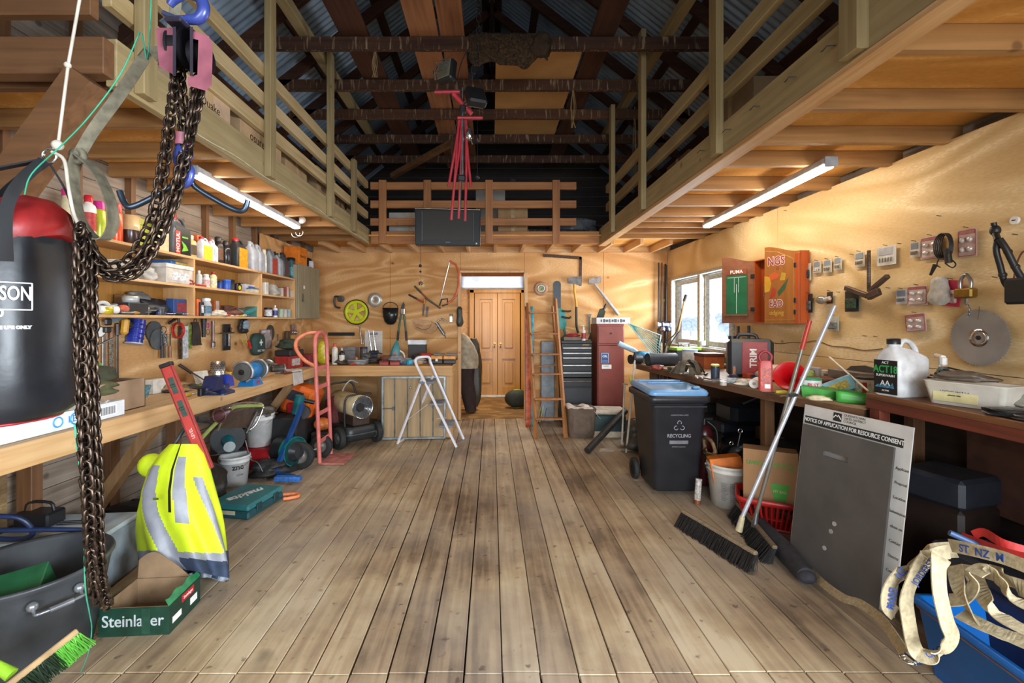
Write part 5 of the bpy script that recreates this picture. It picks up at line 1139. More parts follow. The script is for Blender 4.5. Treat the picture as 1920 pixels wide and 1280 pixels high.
for k in(.82,.60):obj('vial',MB().box((0,L_*k,.010),(.034,.10,.01),.004,fr).cyl(fr@Vector((-.013,L_*k,.015)),fr@Vector((.013,L_*k,.015)),.009,n=8),mat('#3f5248',.3),T)
text('LEVEL',.024,mat('#e9c9c0',.5),T,fr@TM(0,L_*.36,.0145,rz=90))
# buckets with tools
bucket('bucket','white pail on the floor with black printed letters',(-2.37,4.20,0),.125,.27,'#d5d5d3',tilt=(0,0,20))
T=bpy.data.objects['bucket'];wraptext('zne',.07,mat('#2b2422',.5),T,.119,.18,ang=22,bold=.002);wraptext('zone',.03,mat('#2c6c7c',.5),T,.113,.11,ang=30)
T=thing('circular_saw','teal circular saw with glossy black guard on the printed pail','power tool',(-2.42,4.17,.33),rz=35)
obj('blade_guard',MB().tube([(0,-.03,.10),(0,.03,.10)],.14,30),mat('#20292e',.2),T)
obj('motor_housing',MB().tube([(0,-.16,.06),(0,-.03,.08)],[.045,.055],18),mat('#1d6f78',.35),T);obj('vent_ring',MB().cyl((0,-.175,.058),(0,-.155,.06),.047,n=18),mat('#9aa4a6',.4),T)
obj('handle',MB().tube(spline([(.02,.0,.24),(.08,-.02,.27),(.15,-.03,.22),(.17,-.03,.13)],5),.017,8),mat('#1a7a80',.4),T);obj('base_plate',MB().box((0,0,-.02),(.28,.16,.008),.002),DSTL,T)
bucket('bucket','plain white pail perched on red sled under the bench',(-2.43,4.76,.21),.140,.33,'#e2e1df',rz=10)
bag('tool_heap','heap of dusty hand tools filling the perched white pail',(-2.43,4.76,.50),.24,.24,.12,'#5a5148','tools',lump=.5,seed=71)
T=thing('plastic_sled','red plastic sled standing behind the perched white pail','sled',(-2.40,4.90,0))
m=MB();m.loft([[(x,y,z)for x,y in rrect(w,l,.04,4)]for w,l,z in((.36,.60,0),(.40,.66,.06),(.36,.60,.16),(.32,.55,.20))]);obj('sled_body',m,mat('#a81c24',.35,n=.2),T)
obj('back_rim',MB().box((.14,.24,.36),(.10,.08,.44),.02),mat('#b3212a',.35),T)
T=thing('folding_board','brown board in a silver tube frame leaning above the pail','board',P(445,778,3.6))
fr=frame((0,0,0),(.5,-.6,.72),(.0,.6,.5));o2=P(445,778,3.6)
c4=[P(432,772,3.35)-o2,P(478,760,3.9)-o2,P(466,800,3.9)-o2,P(412,802,3.35)-o2];nn=(c4[1]-c4[0]).cross(c4[3]-c4[0]).normalized()*.01
m=MB().hexa([v-nn for v in c4],[v+nn for v in c4]);obj('panel',m,mat('#4c3c30',.5),T)
m=MB().tube(spline([P(408,806,3.3)-o2,P(428,768,3.32)-o2,P(450,756,3.6)-o2,P(488,756,3.95)-o2,P(493,765,3.95)-o2,P(480,795,3.9)-o2,P(464,808,3.85)-o2],6),.009,8).tube([P(462,812,3.8)-o2,P(482,772,3.9)-o2],.013,6);obj('tube_frame',m,CHR,T)
one('floor_jack','grey metal bracket with long thin rod before the red sled','bracket',MB().tube(spline([P(460,825,4.3),P(470,860,4.3),P(484,868,4.3),P(498,897,4.3)],5),.006,6).box(P(455,815,4.3),(.05,.04,.10),.01),mat('#6c6d6c',.4,.7))
bag('tarp','crumpled black rubber tarp on floor beside the printed pail',(-2.16,4.42,0),.32,.30,.15,'#26272a','tarp',20,.35,73,.5)
for i,(x,y,w,h,c,n_)in enumerate(((-2.5,2.75,.5,.28,'#141519','black bag heap'),(-2.52,3.2,.45,.22,'#1b1b20','dark navy bag heap'),(-2.45,3.75,.42,.40,'#26241f','dark machinery heap'))):
 bag('stored_bag',n_+(' nearest the jacket' if i==0 else' behind the jacket' if i==1 else' behind the printed pail')+' under the left bench',(x,y,0),w,.4,h,c,'bag',0,.4,80+i)
T=thing('power_tool','teal grinder lying among clutter behind the jacket','power tool',(-2.08,3.20,.20),rot=(0,15,40))
obj('motor_housing',MB().tube([(-.12,0,.04),(.05,0,.05)],[.035,.042],14),mat('#1b6a70',.4),T);obj('gear_head',MB().cyl((.05,0,.05),(.11,0,.05),.038,n=14),STL,T);obj('side_handle',MB().cyl((.08,-.04,.05),(.08,-.15,.06),.015),BLK,T)
one('steel_box','small battered steel casting standing on floor below the clutter','casting',MB().box((0,0,.1),(.12,.1,.2),.02).cyl((0,0,.2),(0,0,.25),.03),mat('#7f8386',.4,.7,n=.4),(-2.10,2.98,0),20)
# power tool case
T=thing('power_tool_case','teal plastic power tool case lying flat on the floor','case',(-2.02,3.72-.12,0),rz=-9)
T.location=(-2.0,3.50,0)
TC=mat('#2f7176',.4,n=.12);m=MB().box((0,.17,.03),(.36,.44,.058),.012);obj('case_base',m,mat('#1d4b50',.45),T)
m=MB().box((0,.17,.085),(.355,.435,.05),.014);obj('lid',m,TC,T);obj('latch',MB().box((.182,.07,.06),(.012,.06,.06),.004),mat('#16393c',.5),T);obj('latch',MB().box((.182,.28,.06),(.012,.06,.06),.004),mat('#16393c',.5),T)
obj('rating_plate',MB().box((-.03,-.0525,.05),(.2,.002,.03)),mat('#b8b49a',.5),T)
text('makita',.11,WHT,T,TM(0,.17,.1108,rz=-112),sx=1.0,shear=.25,bold=.003)
one('tool_grip','orange and grey oval tool handle behind the teal case','tool',MB().tube(spline([(-.10,0,.02),(.0,.05,.02),(.14,.04,.02),(.16,-.03,.02),(.05,-.05,.02)],5),.014,8).box((-.08,0,.02),(.14,.05,.035),.01),mat('#d97a4a',.4),(-1.80,3.95-.13,0),20)
# blue trolley
T=thing('sack_trolley','dark blue steel bar trolley leaning by the black wheel','trolley',(-1.90,4.25,0));o2=Vector((-1.90,4.25,0))
DB=mat('#17437f',.4,n=.25);f0=P(515,884,4.35);f1=P(568,757,4.75)
f0.z=.05
obj('upright',MB().tube([f0-o2,f1-o2],.026,4,smooth=False),DB,T);obj('base_arm',MB().tube([f0-o2,P(552,893,4.25)-o2],.022,4,smooth=False),DB,T)
q=onz(540,902,.02)-o2;obj('toe_plate',MB().box((q.x,q.y,.045),(.24,.07,.045),.006,TM(rz=0)),mat('#3a72c0',.5,n=.35,s=40),T)
# pink hand truck
T=thing('hand_truck','faded pink steel hand truck with looped handles','hand truck',(-1.80,4.93,0));PK=mat('#cf6f68',.4,n=.15)
ys=(-.17,.17)
for y in ys:obj('upright',MB().tube([(.0,y,.02),(-.05,y,1.24)],.020,12),PK,T)
m=MB().tube(spline([(-.05,-.17,1.22),(-.052,-.15,1.31),(-.055,-.07,1.375),(-.055,.07,1.375),(-.052,.15,1.31),(-.05,.17,1.22)],6),.020,12);obj('top_loop',m,PK,T)
m=MB().tube(spline([(-.052,-.02,1.375),(-.17,-.05,1.37),(-.27,-.09,1.30),(-.26,-.13,1.20),(-.16,-.16,1.09),(-.045,-.17,1.03)],6),.019,12);obj('rear_handle',m,mat('#d8805f',.4,n=.15),T)
for z in(.22,.52,.80,1.0):obj('cross_bar',MB().box((-.02-.02*z,0,z),(.012,.33,.045),.003),PK,T)
for px,d,r in((564,4.62,.137),(602,5.02,.125)):
 c=Vector((X(px,d),d,r))-Vector((-1.80,4.93,0));m=MB();wheel(m,c,r,.075,'y');w_=obj('wheel',m,RUB,T);m=MB();rim(m,c,r,.075,'y');obj('hub',m,mat('#807a74',.5,.4,n=.3),w_)
obj('axle',MB().tube([(-.14,-.31,.137),(-.07,.09,.125),(-.0,.12,.12)],.010,8),STL,T)
obj('toe_plate',MB().box((.13,0,.012),(.27,.38,.010),.002),mat('#b9746a',.5,n=.35),T)
# orange case, teal compressor and friends
T=thing('orange_case','bright orange moulded tool case wedged under the bench','case',(-2.28,5.35,.42),rot=(0,20,8))
OG=mat('#d8621a',.35,n=.12);obj('case_body',MB().box((0,0,.17),(.36,.34,.34),.04),OG,T);obj('rib',MB().box((.10,-.175,.17),(.04,.03,.28),.008),mat('#e07a2a',.35),T);obj('rating_label',MB().box((-.06,-.172,.22),(.16,.004,.12),.002),mat('#2c2a38',.4,n=.5,s=60),T)
one('stored_crate','dark crate holding up the orange case','crate',MB().box((0,0,.2),(.5,.4,.40),.01),mat('#2a2320',.7),(-2.38,5.35,0))
T=thing('nail_gun','teal and black coil nail gun hanging below the bench','power tool',(-2.12,4.92,.50),rot=(0,20,15))
obj('tool_body',MB().tube([(-.02,0,.20),(.0,0,.0)],[.055,.045],16),mat('#14666c',.35),T);obj('magazine',MB().cyl((.07,-.03,.04),(.07,.03,.04),.07,n=20),BLK,T);obj('handle',MB().tube([(.0,0,.16),(.14,0,.17)],.022,10),BLK,T)
one('stored_crate','black crate under the coil nail gun','crate',MB().box((0,0,.24),(.30,.3,.48),.01),mat('#1c1c1e',.7),(-2.2,4.92,0))
T=thing('site_vacuum','teal and black drum vacuum behind the blue trolley','vacuum',(-1.97,4.98-.02,.0),rz=-25)
T.location=(-2.06,4.62,0)
obj('drum',MB().tube([(-.13,0,.19),(.10,0,.19)],[.13,.14],24),mat('#23262a',.35),T);obj('band',MB().tube([(.02,0,.19),(.10,0,.19)],.146,24),mat('#137a78',.35),T);obj('face_cap',MB().cyl((.10,0,.19),(.15,0,.19),.10,.06,20),mat('#2b2c30',.3),T);obj('foot',MB().box((0,0,.03),(.24,.22,.06),.01),BLK,T)
one('orange_dome','orange dome shaped cap behind the rear rubber wheel','cap',MB().sphere((0,0,.0),(.10,.10,.075)),mat('#cf7434',.4),(-1.98,5.32,.30));one('stored_crate','low dark crate beneath the orange dome cap','crate',MB().box((0,0,.11),(.2,.25,.22),.01),mat('#2c2524',.7),(-1.98,5.35,0))
bag('air_hose','dark maroon bag behind the hand truck',(-2.0,5.75,0),.3,.3,.55,'#5c1d1e','bag',0,.25,91,.7)
# diesel heater on wheels
T=thing('space_heater','cream cylindrical diesel space heater on rubber wheels','heater',(-1.70,5.585,0),rz=45)
HB=mat('#c9bb95',.4,n=.15)
m=MB().tube([(0,.42,.475),(0,.40,.475),(0,-.22,.475),(0,-.23,.475)],[.11,.138,.138,.132],36);obj('barrel',m,HB,T)
m=MB().tube(circ((0,-.234,.475),.132,36,'y'),.007,6,closed=True)
for k in range(1,7):m.tube(circ((0,-.236,.475),.019*k,24,'y'),.0014,4,closed=True)
for k in range(12):a=PI*k/12;m.tube([(.13*math.cos(a),-.236,.475+.13*math.sin(a)),(-.13*math.cos(a),-.236,.475-.13*math.sin(a))],.0014,4)
obj('front_grille',m,CHR,T);obj('fan_cone',MB().cyl((-.035,-.225,.48),(-.035,-.25,.48),.058,.045,20),BLK,T);obj('inner_disc',MB().cyl((0,-.20,.475),(0,-.2325,.475),.126,n=32),mat('#5c6266',.4,.6),T)
obj('warning_sticker',MB().tube([Vector((-.1565*math.cos(a),-.02,.425+.1565*math.sin(a)))for a in[math.radians(q)for q in(40,47,54,61)]],.028,4,smooth=False,flat=.05)if False else MB().box((-.085,.10,.588),(.07,.09,.002),0),mat('#cfae1c',.4),T)
obj('lower_shroud',MB().box((0,.06,.32),(.22,.56,.14),.02),mat('#3c2e26',.45),T)
m=MB().loft([[(x,y+.05,z)for x,y in rrect(w,l,.08,5)]for w,l,z in((.34,.52,.08),(.40,.58,.11),(.40,.58,.22),(.36,.54,.25))]);obj('fuel_tank',m,mat('#25282a',.4,n=.2),T);obj('tank_rim',MB().tube([(x,y+.05,.165)for x,y in rrect(.41,.59,.08,5)],.008,6,closed=True),mat('#4b4f50',.4),T)
for s in(-1,1):
 m=MB();wheel(m,(s*.245,-.12,.13),.13,.075,'x');w_=obj('tyre',m,RUB,T);m=MB();rim(m,(s*.245,-.12,.13),.13,.07,'x');obj('hub',m,mat('#8b8a86',.4,.5),w_)
m=MB().tube(spline([(-.16,-.10,.24),(-.17,-.11,.50),(-.14,-.12,.60),(-.05,-.13,.615),(.15,-.12,.615),(.17,-.11,.60)],6),.012,10);obj('front_handle',m,mat('#2a2c2e',.4),T)
m=MB().tube(spline([(-.17,.28,.22),(-.19,.30,.60),(-.17,.30,.70),(0,.30,.72),(.14,.30,.70),(.19,.28,.55)],6),.012,10);obj('rear_handle',m,mat('#2a2c2e',.4),T);obj('hose',MB().tube(spline([(.0,.30,.58),(.05,.30,.68),(.12,.28,.74),(.2,.26,.70)],5),.010,8),mat('#a8a49c',.5),T)
one('jack_stand','red steel jack stand in the dark behind the heater','jack',MB().tube([(-.12,0,0),(-.07,0,.55),(.07,0,.55),(.12,0,0)],.014,6).tube([(-.1,0,.2),(.1,0,.2)],.01,6),mat('#b3241f',.4),(-1.28,6.45,0))
bag('stored_bag','dark bag in shadow to the right of the heater',(-1.22,6.1,0),.25,.3,.40,'#231f1c','bag',0,.3,95)
# generator and blue hose at far left floor
T=thing('welder','pale grey sheet metal machine case under the bench with label','machine',(-2.42,2.55,0),rz=6)
obj('case_body',MB().box((0,.04,.15),(.56,.36,.30),.015),mat('#8d969c',.45,n=.2),T);obj('top_lid',MB().box((.0,.04,.315),(.58,.38,.03),.01),mat('#a9b4ba',.4,n=.12),T);obj('rating_label',MB().box((.02,.0,.3312),(.18,.10,.0012)),WHT,T)
m=MB()
for k in range(3):m.box((.02,.075+k*.022,.331),(.19,.007,.003))
obj('vent_slots',m,BLK,T)
T=thing('battery_charger','black carry handle unit behind the tub','machine',(-2.55,2.98-.12,.331));T.location=(-2.60,2.62,.332)
obj('case_body',MB().box((0,0,.04),(.20,.12,.08),.01),mat('#1b1c20',.4),T);obj('handle',MB().tube(spline([(-.08,0,.08),(-.06,0,.125),(.06,0,.125),(.08,0,.08)],3),.009,6),BLK,T)
one('hose','coiled dark blue air hose lying behind the tub rim','hose',MB().tube(spline([(-2.75,2.3,.36),(-2.6,2.28,.5),(-2.42,2.32,.50),(-2.38,2.36,.40),(-2.5,2.38,.36),(-2.7,2.34,.40),(-2.6,2.3,.44),(-2.3,2.36,.42),(-2.15,2.4,.40)],8),.013,8),mat('#1c2a4c',.4))
# ================================================================ white step ladder
T=thing('step_ladder','white folding step ladder with three grey treads','ladder',(-.80,5.6,0));o_=Vector((-.80,5.6,0));WL_=mat('#d8d6dc',.35,n=.08)
fn,ff,rn,rf=(onz(856,838),onz(869,823),onz(745,832),onz(767,818))
tn,tf=Vector((X(779,5.5),5.50,1.0)),Vector((X(806,5.68),5.68,1.0));tp=.92
apn,apf=Vector((X(792,5.5),5.50,.82)),Vector((X(812,5.68),5.68,.82))
for a,b in((fn,tn),(ff,tf)):obj('front_stile',MB().tube([a-o_,b-o_],.017,4,smooth=False),WL_,T)
obj('top_hoop',MB().tube(spline([tn-o_,tn-o_+Vector((.0,.01,.035)),tn-o_+Vector((.03,.04,.058)),tf-o_+Vector((-.03,-.03,.058)),tf-o_+Vector((0,-.01,.035)),tf-o_],4),.017,8),WL_,T)
for a,b in((rn,apn),(rf,apf)):obj('rear_stile',MB().tube([a-o_,b-o_],.015,4,smooth=False),WL_,T)
obj('floor_bar',MB().tube([rn-o_+Vector((0,0,.012)),rf-o_+Vector((0,0,.012))],.014,4,smooth=False),WL_,T)
for z in(.24,.50,.76):
 k=z/1.0;a=fn.lerp(tn,k)-o_;b=ff.lerp(tf,k)-o_;c=(a+b)/2
 obj('tread',MB().box((c.x-.05,c.y,c.z),(.17,(b-a).length-.01,.026),.004),mat('#70757c',.6),T);
obj('brace_wire',MB().tube([fn.lerp(tn,.5)-o_+Vector((-.1,0,0)),rn.lerp(apn,.35)-o_],.003,5).tube([ff.lerp(tf,.28)-o_+Vector((-.1,0,0)),rf.lerp(apf,.25)-o_],.003,5),mat('#c9c7c4',.4),T)
# timber ladder leaning on the back wall
T=thing('wooden_ladder','old timber step ladder standing folded against the wall','ladder',(.76,6.0,0));o_=Vector((.76,6.0,0));LT=wood('#a9713f','#7f4f2a','Z',1,name='ladder_timber')
al,ar=onz(1005,822),onz(1061,821);bl,br=P(990,568,6.55),P(1041,560,6.55)
for a,b in((al,bl),(ar,br)):obj('stile',MB().tube([a-o_,b-o_],.030,4,smooth=False,flat=.9),LT,T)
for py in(590,629,666,703,748,785):
 k=(822-py)/(822-565);kk=k/(k+(1-k)*al.y/bl.y)if False else None
 best=min([i/200 for i in range(201)],key=lambda q:abs(VY-F*(al.lerp(bl,q).z-CH)/al.lerp(bl,q).y-py));a=al.lerp(bl,best)-o_;b=ar.lerp(br,best)-o_
 obj('tread',MB().box(((a.x+b.x)/2,(a.y+b.y)/2,(a.z+b.z)/2),((b-a).length-.02,.09,.022),.003),LT,T)
cl,cr_=Vector((X(1000,6.65),6.65,0)),Vector((X(1052,6.7),6.7,0))
for a,b in((cl,bl+Vector((.03,.06,-.1))),(cr_,br+Vector((-.03,.06,-.1)))):obj('rear_leg',MB().tube([a-o_,b-o_],.020,4,smooth=False),LT,T)
for k in(.2,.5,.8):a=cl.lerp(bl+Vector((.03,.06,-.1)),k)-o_;b=cr_.lerp(br+Vector((-.03,.06,-.1)),k)-o_;obj('rear_bar',MB().tube([a,b],.012,4,smooth=False),LT,T)
for i,(px,c,n_)in enumerate(((990,'#c25a34','red and orange'),(996,'#2aa0b8','bright turquoise'))):
 one('ski',n_+' ski standing beside the timber ladder','ski',MB().sheet(lambda u,v:(-.04+.08*u,.04*(max(0,v-.9)*10)**2-.0,1.72*v),3,24,.012),mat(c,.35,n=.5,s=12),(X(px,6.5),6.45+.05*i,0),rot=(-4,1,10))
for i,(p0,p1,c)in enumerate((((1012,772),(1038,672),'#c2c43a'),((1020,785),(1036,690),'#3a3a3c'),((1008,780),(1030,680),'#9a9c9e'))):
 a=Vector((X(p0[0],6.78),6.78,0));b=P(p1[0]+2,p1[1],6.92);T=thing('ski_pole',['yellow','black','silver'][i]+' ski pole leaning behind the timber ladder','ski pole',a)
 a2=Vector((a.x,min(a.y,6.85),0));obj('shaft',MB().cyl((0,0,0),b-a,.006,n=8),mat(c,.35),T);obj('grip',MB().cyl((b-a)*.92,(b-a)*1.03,.014,n=8),BLK,T);obj('basket',MB().tube(circ((b-a)*.07,.03,12),.003,5,closed=True),BLK,T)
one('grey_case','tall grey blue case behind the ladder rungs','case',MB().box((0,0,.6),(.20,.12,1.2),.01),mat('#7e858b',.5),(.84,6.87,0))
# tool chest
TX0,TX1,TD=.985,1.42,6.42
T=thing('tool_chest','black two-piece roller tool chest with silver drawer trims','tool chest',((TX0+TX1)/2,TD,0));w=TX1-TX0
DK=mat('#131416',.5,n=.15)
obj('lower_cabinet',MB().box((0,.18,.37),(w,.34,.66),.006),DK,T);obj('upper_chest',MB().box((0,.18,.95),(w,.32,.48),.006),DK,T)
obj('lid',MB().box((0,.18,1.205),(w+.01,.33,.035),.008),mat('#26282c',.4),T)
for z,h in((1.10,.06),(1.03,.05),(.945,.09),(.84,.09),(.745,.07)):
 dd=obj('drawer',MB().box((0,.005,z),(w-.03,.02,h),.003),DK,T);obj('drawer_trim',MB().box((0,-.010,z+h/2-.008),(w-.035,.016,.014),.003),mat('#dadada',.35,.3),dd)
dd=obj('drawer',MB().box((0,.0,.62),(w-.03,.02,.08),.003),DK,T);obj('drawer_trim',MB().box((0,-.015,.655),(w-.035,.014,.010),.003),CHR,dd)
obj('door',MB().box((0,.0,.31),(w-.03,.02,.50),.003),mat('#24272a',.5,n=.2),T)
text('STANLEY',.024,mat('#d0b030',.4,n=0),T,FR(.13,.019,1.165));text('X',.02,mat('#8c2c4c',.4,n=0),T,FR(-.15,.019,1.165))
for x in(-.17,.17):
 for y in(.06,.30):m=MB();m.cyl((x-.012,y,.022),(x+.012,y,.022),.022,n=14).box((x,y,.035),(.03,.03,.02),.002);obj('castor',m,BLK,T)
TZ2=1.224
T=bottle('pump_bottle','white pump soap bottle with red band on the tool chest',(X(1095,6.45),6.48,TZ2),.030,.19,'#e6e4e2','#f0efee','#b03038',neck=.35)
obj('pump_nozzle',MB().cyl((0,0,.18),(0,0,.215),.006,n=8).box((-.015,0,.215),(.045,.012,.01),.003),WHT,T)
plainbox('parts_tray','low tray of red gloves on the black tool chest',(X(1073,6.55),6.58,TZ2),(.26,.16,.05),0,'#6a5a4a','tray')
bag('work_glove','crumpled red work gloves on the low tray',(X(1075,6.55),6.56,TZ2+.051),.18,.12,.05,'#a3343c','gloves',0,.4,101)
# locker
T=thing('steel_locker','dusty red brown steel locker with blue stickers','locker',(1.665,6.38,0));LK=mat('#7c3a30',.5,n=.15,s=5)
obj('locker_body',MB().box((0,.2,.73),(.38,.42,1.46),.006),LK,T);obj('door',MB().box((0,-.014,.60),(.35,.014,1.12),.004),mat('#823e33',.45,n=.12,s=5),T);obj('upper_door',MB().box((0,-.014,1.31),(.35,.014,.24),.004),mat('#823e33',.45,n=.12,s=5),T)
obj('ledge',MB().box((0,-.018,1.175),(.37,.02,.018),.003),LK,T);obj('keyhole',MB().cyl((.0,-.02,1.33),(0,-.028,1.33),.014,n=10),mat('#3a2c28',.4,.6),T)
obj('warning_sticker',MB().box((-.085,-.023,.985),(.115,.002,.155),.0),mat('#2c3f66',.4,n=.05),T);obj('white_panel',MB().box((-.085,-.025,.985),(.10,.002,.14)),mat('#cfd6e2',.4,n=.05),T);obj('blue_panel',MB().box((-.085,-.027,.985),(.09,.002,.13)),mat('#33507e',.4,n=.05),T)
text('CRL',.04,mat('#d4dcec',.5,n=0),T,FR(-.085,-.0285,1.01),bold=.001);text('WARNING',.016,mat('#d4dcec',.5,n=0),T,FR(-.085,-.0285,.945))
obj('name_sticker',MB().box((-.06,-.023,.865),(.135,.002,.058)),WHT,T);text('ALARM',.022,mat('#2c5a68',.5,n=0),T,FR(-.07,-.0245,.872))
T=thing('newspaper_box','flat white printed box lying on top of the locker','box',(1.70,6.52,1.462),3);obj('box_body',MB().box((0,0,.045),(.48,.26,.09),.003),mat('#c9c6c4',.6,n=.1),T)
m=MB()
for i in range(9):m.box((-.17+i*.04,-.1312,.045),(.02+.01*(i%3),.001,.035+.012*(i%2)))
obj('print',m,mat('#4c5058',.6),T)
# tools on the back wall, right
YB=6.985
def BW(px,py,y=YB):return P(px,py,y)
one('carpenter_square','large rusty steel carpenter square hung high on the wall','square',MB().box((0,0,0),(.59,.004,.045),0,TM(ry=4)).box((.285,0,-.22),(.042,.004,.44),0,TM(ry=1)),RST,BW(1054,481),0)
T=thing('trivet','round pink and cream ribbon roll hung on the back wall','roll',BW(1014,541));obj('outer_ring',MB().lathe([(.055,0),(.11,0),(.105,.05),(.055,.05),(.055,0)],32,m=TM(rx=90),caps=False),mat('#b58a6c',.5),T);obj('core',MB().lathe([(0,.0),(.054,0),(.054,.055),(.03,.06),(.02,.05),(0,.05)],28,m=TM(rx=90),caps=False),mat('#8fa06c',.4,n=.5,s=60),T);obj('inner_rim',MB().tube(circ((0,-.056,0),.05,24,'y'),.006,6,closed=True),WHT,T)
T=thing('chainsaw','teal electric chainsaw hanging with its blade pointing up','chainsaw',BW(1048,590,6.93));m=MB()
m.prism([(x,y)for x,y in rrect(.105,.46,.05,6)],.006,FR(-.03,.0,.28));obj('guide_bar',m,mat('#27323c',.4),T);text('makita',.05,WHT,T,FR(-.03,-.0015,.30)@TM(rz=90),sx=1)
m=MB().tube([Vector((x-.03,-.004,y+.28))for x,y in rrect(.112,.467,.054,6)],.004,5,closed=True);obj('chain',m,DSTL,T)
m=MB().loft([[(x+dx,y,z)for x,y in rrect(w_,.10,.03,4)]for w_,z,dx in((.10,-.22,.03),(.16,-.16,.03),(.17,-.02,.02),(.13,.07,0),(.09,.10,-.02))]);obj('motor_housing',m,mat('#1b8a84',.4,n=.15),T)
obj('front_handle',MB().tube(spline([(.04,-.06,.06),(.13,-.07,.05),(.17,-.06,.06)],4),.013,8),BLK,T);obj('hand_guard',MB().tube(spline([(.03,-.06,-.03),(.14,-.07,-.05),(.17,-.06,-.03)],4),.014,8),BLK,T);obj('rear_handle',MB().tube(spline([(.08,0,-.2),(.09,0,-.30),(.04,0,-.37),(-.0,0,-.38)],5),.016,8),mat('#0f6a66',.4),T)
T=thing('axe','splitting axe with yellow and black handle on the wall','axe',BW(1077,575,6.95));obj('handle',MB().tube(spline([(0,0,.36),(.005,0,.22),(.03,0,.05),(.03,0,-.0)],5),[.018]*16,8),mat('#d9a233',.4),T);obj('grip',MB().tube(spline([(.03,0,0),(.03,0,-.15),(.035,0,-.30),(.06,0,-.40)],5),.018,8),mat('#2c2a2a',.5),T)
m=MB();m.add([(-.10,-.03,.44),(-.10,.0,.44),(-.10,-.03,.36),(-.10,0,.36),(.10,-.015,.47),(.10,-.012,.47),(.10,-.015,.33),(.10,-.012,.33)],[(0,1,3,2),(4,6,7,5),(0,4,5,1),(2,3,7,6),(0,2,6,4),(1,5,7,3)]);obj('axe_head',m,mat('#6b6c6e',.4,.7,n=.4),T)
T=thing('axe','grey handled axe tilted to the right above the locker','axe',BW(1140,545,6.95));a,b=BW(1112,528,6.95)-BW(1140,545,6.95),BW(1160,590,6.95)-BW(1140,545,6.95)
obj('handle',MB().tube([a,(a+b)/2,b],[.016,.022,.026],8),mat('#a9a6a6',.5,n=.2),T);m=MB();q=a+Vector((.02,0,.03));m.hexa([q+Vector((-.09,-.03,-.07)),q+Vector((.10,-.012,-.05)),q+Vector((.10,-.008,-.05)),q+Vector((-.09,0,-.07))],[q+Vector((-.09,-.03,.01)),q+Vector((.10,-.012,.06)),q+Vector((.10,-.008,.06)),q+Vector((-.09,0,.01))]);obj('axe_head',m,mat('#8a8480',.4,.6,n=.4),T)
T=thing('hand_saw','dark green fabric saw sheath leaning left of the locker','saw',(X(1112,6.8),6.8,TZ2));m=MB().prism([(-.08,0),(.05,0),(.18,.42),(.14,.47),(.10,.46)],.03,FR(0,0,0));obj('sheath',m,mat('#2f3629',.8),T);obj('grip',MB().tube([(.15,-.02,.44),(.19,-.02,.53)],.018,8),BLK,T)
one('pry_bar','short flat steel pry bar hanging above the tool chest','pry bar',MB().box((0,0,-.12),(.03,.008,.26),.002).prism([(-.035,0),(.035,0),(.015,-.06),(-.015,-.06)],.008,FR(0,.004,.06)),mat('#77746f',.4,.6),BW(1105,596),0)
# fishing rods
for i,(px,y,top,c,ln)in enumerate(((1234,6.9,492,'#1e1e20','leftmost of the fishing rods in the corner, blank black'),(1240,6.86,492,'#2b2c30','fishing rod second from left with a large silver reel'),(1248,6.9,495,'#1c1c1e','middle fishing rod in the corner with yellow binding'),(1253,6.84,496,'#26262a','fourth fishing rod in the corner with a dark reel'),(1258,6.88,494,'#3a2f28','rightmost slim fishing rod in the room corner'))):
 z0=0.02;x=min(X(px,y),2.62);T=thing('fishing_rod',ln,'fishing rod',(x,y,z0));zt=Z(top,y)-z0
 obj('rod_blank',MB().tube([(0,0,0),(.0,0,zt*.45),(0.01,0,zt)],[.018,.015,.009],8),mat(c,.3),T);obj('cork_grip',MB().cyl((0,0,.85),(0,0,1.15),.018,n=10),mat('#b7a88e' if i%2 else'#2a2a2c',.6),T)
 if i in(1,3):m=MB();m.cyl((-.07,-.05,1.42),(.02,-.05,1.42),.05,n=20).cyl((-.09,-.05,1.42),(-.07,-.05,1.42),.065,n=20).cyl((.02,-.05,1.42),(.04,-.05,1.42),.06,n=20).sphere((-.02,-.12,1.36),.04).tube([(.04,-.05,1.42),(.09,-.09,1.40)],.005,6);obj('reel',m,mat('#a8aab8',.2,.9)if i==1 else mat('#4a4c58',.25,.7),T)
 if i==2:obj('binding',MB().cyl((0,0,1.78),(0,0,1.81),.016,n=10),mat('#c9c83a',.5),T)
 for k in(.55,.7,.85):obj('line_guide',MB().tube(circ((0,-.018,zt*k),.012,10),.002,4,closed=True),DSTL,T)
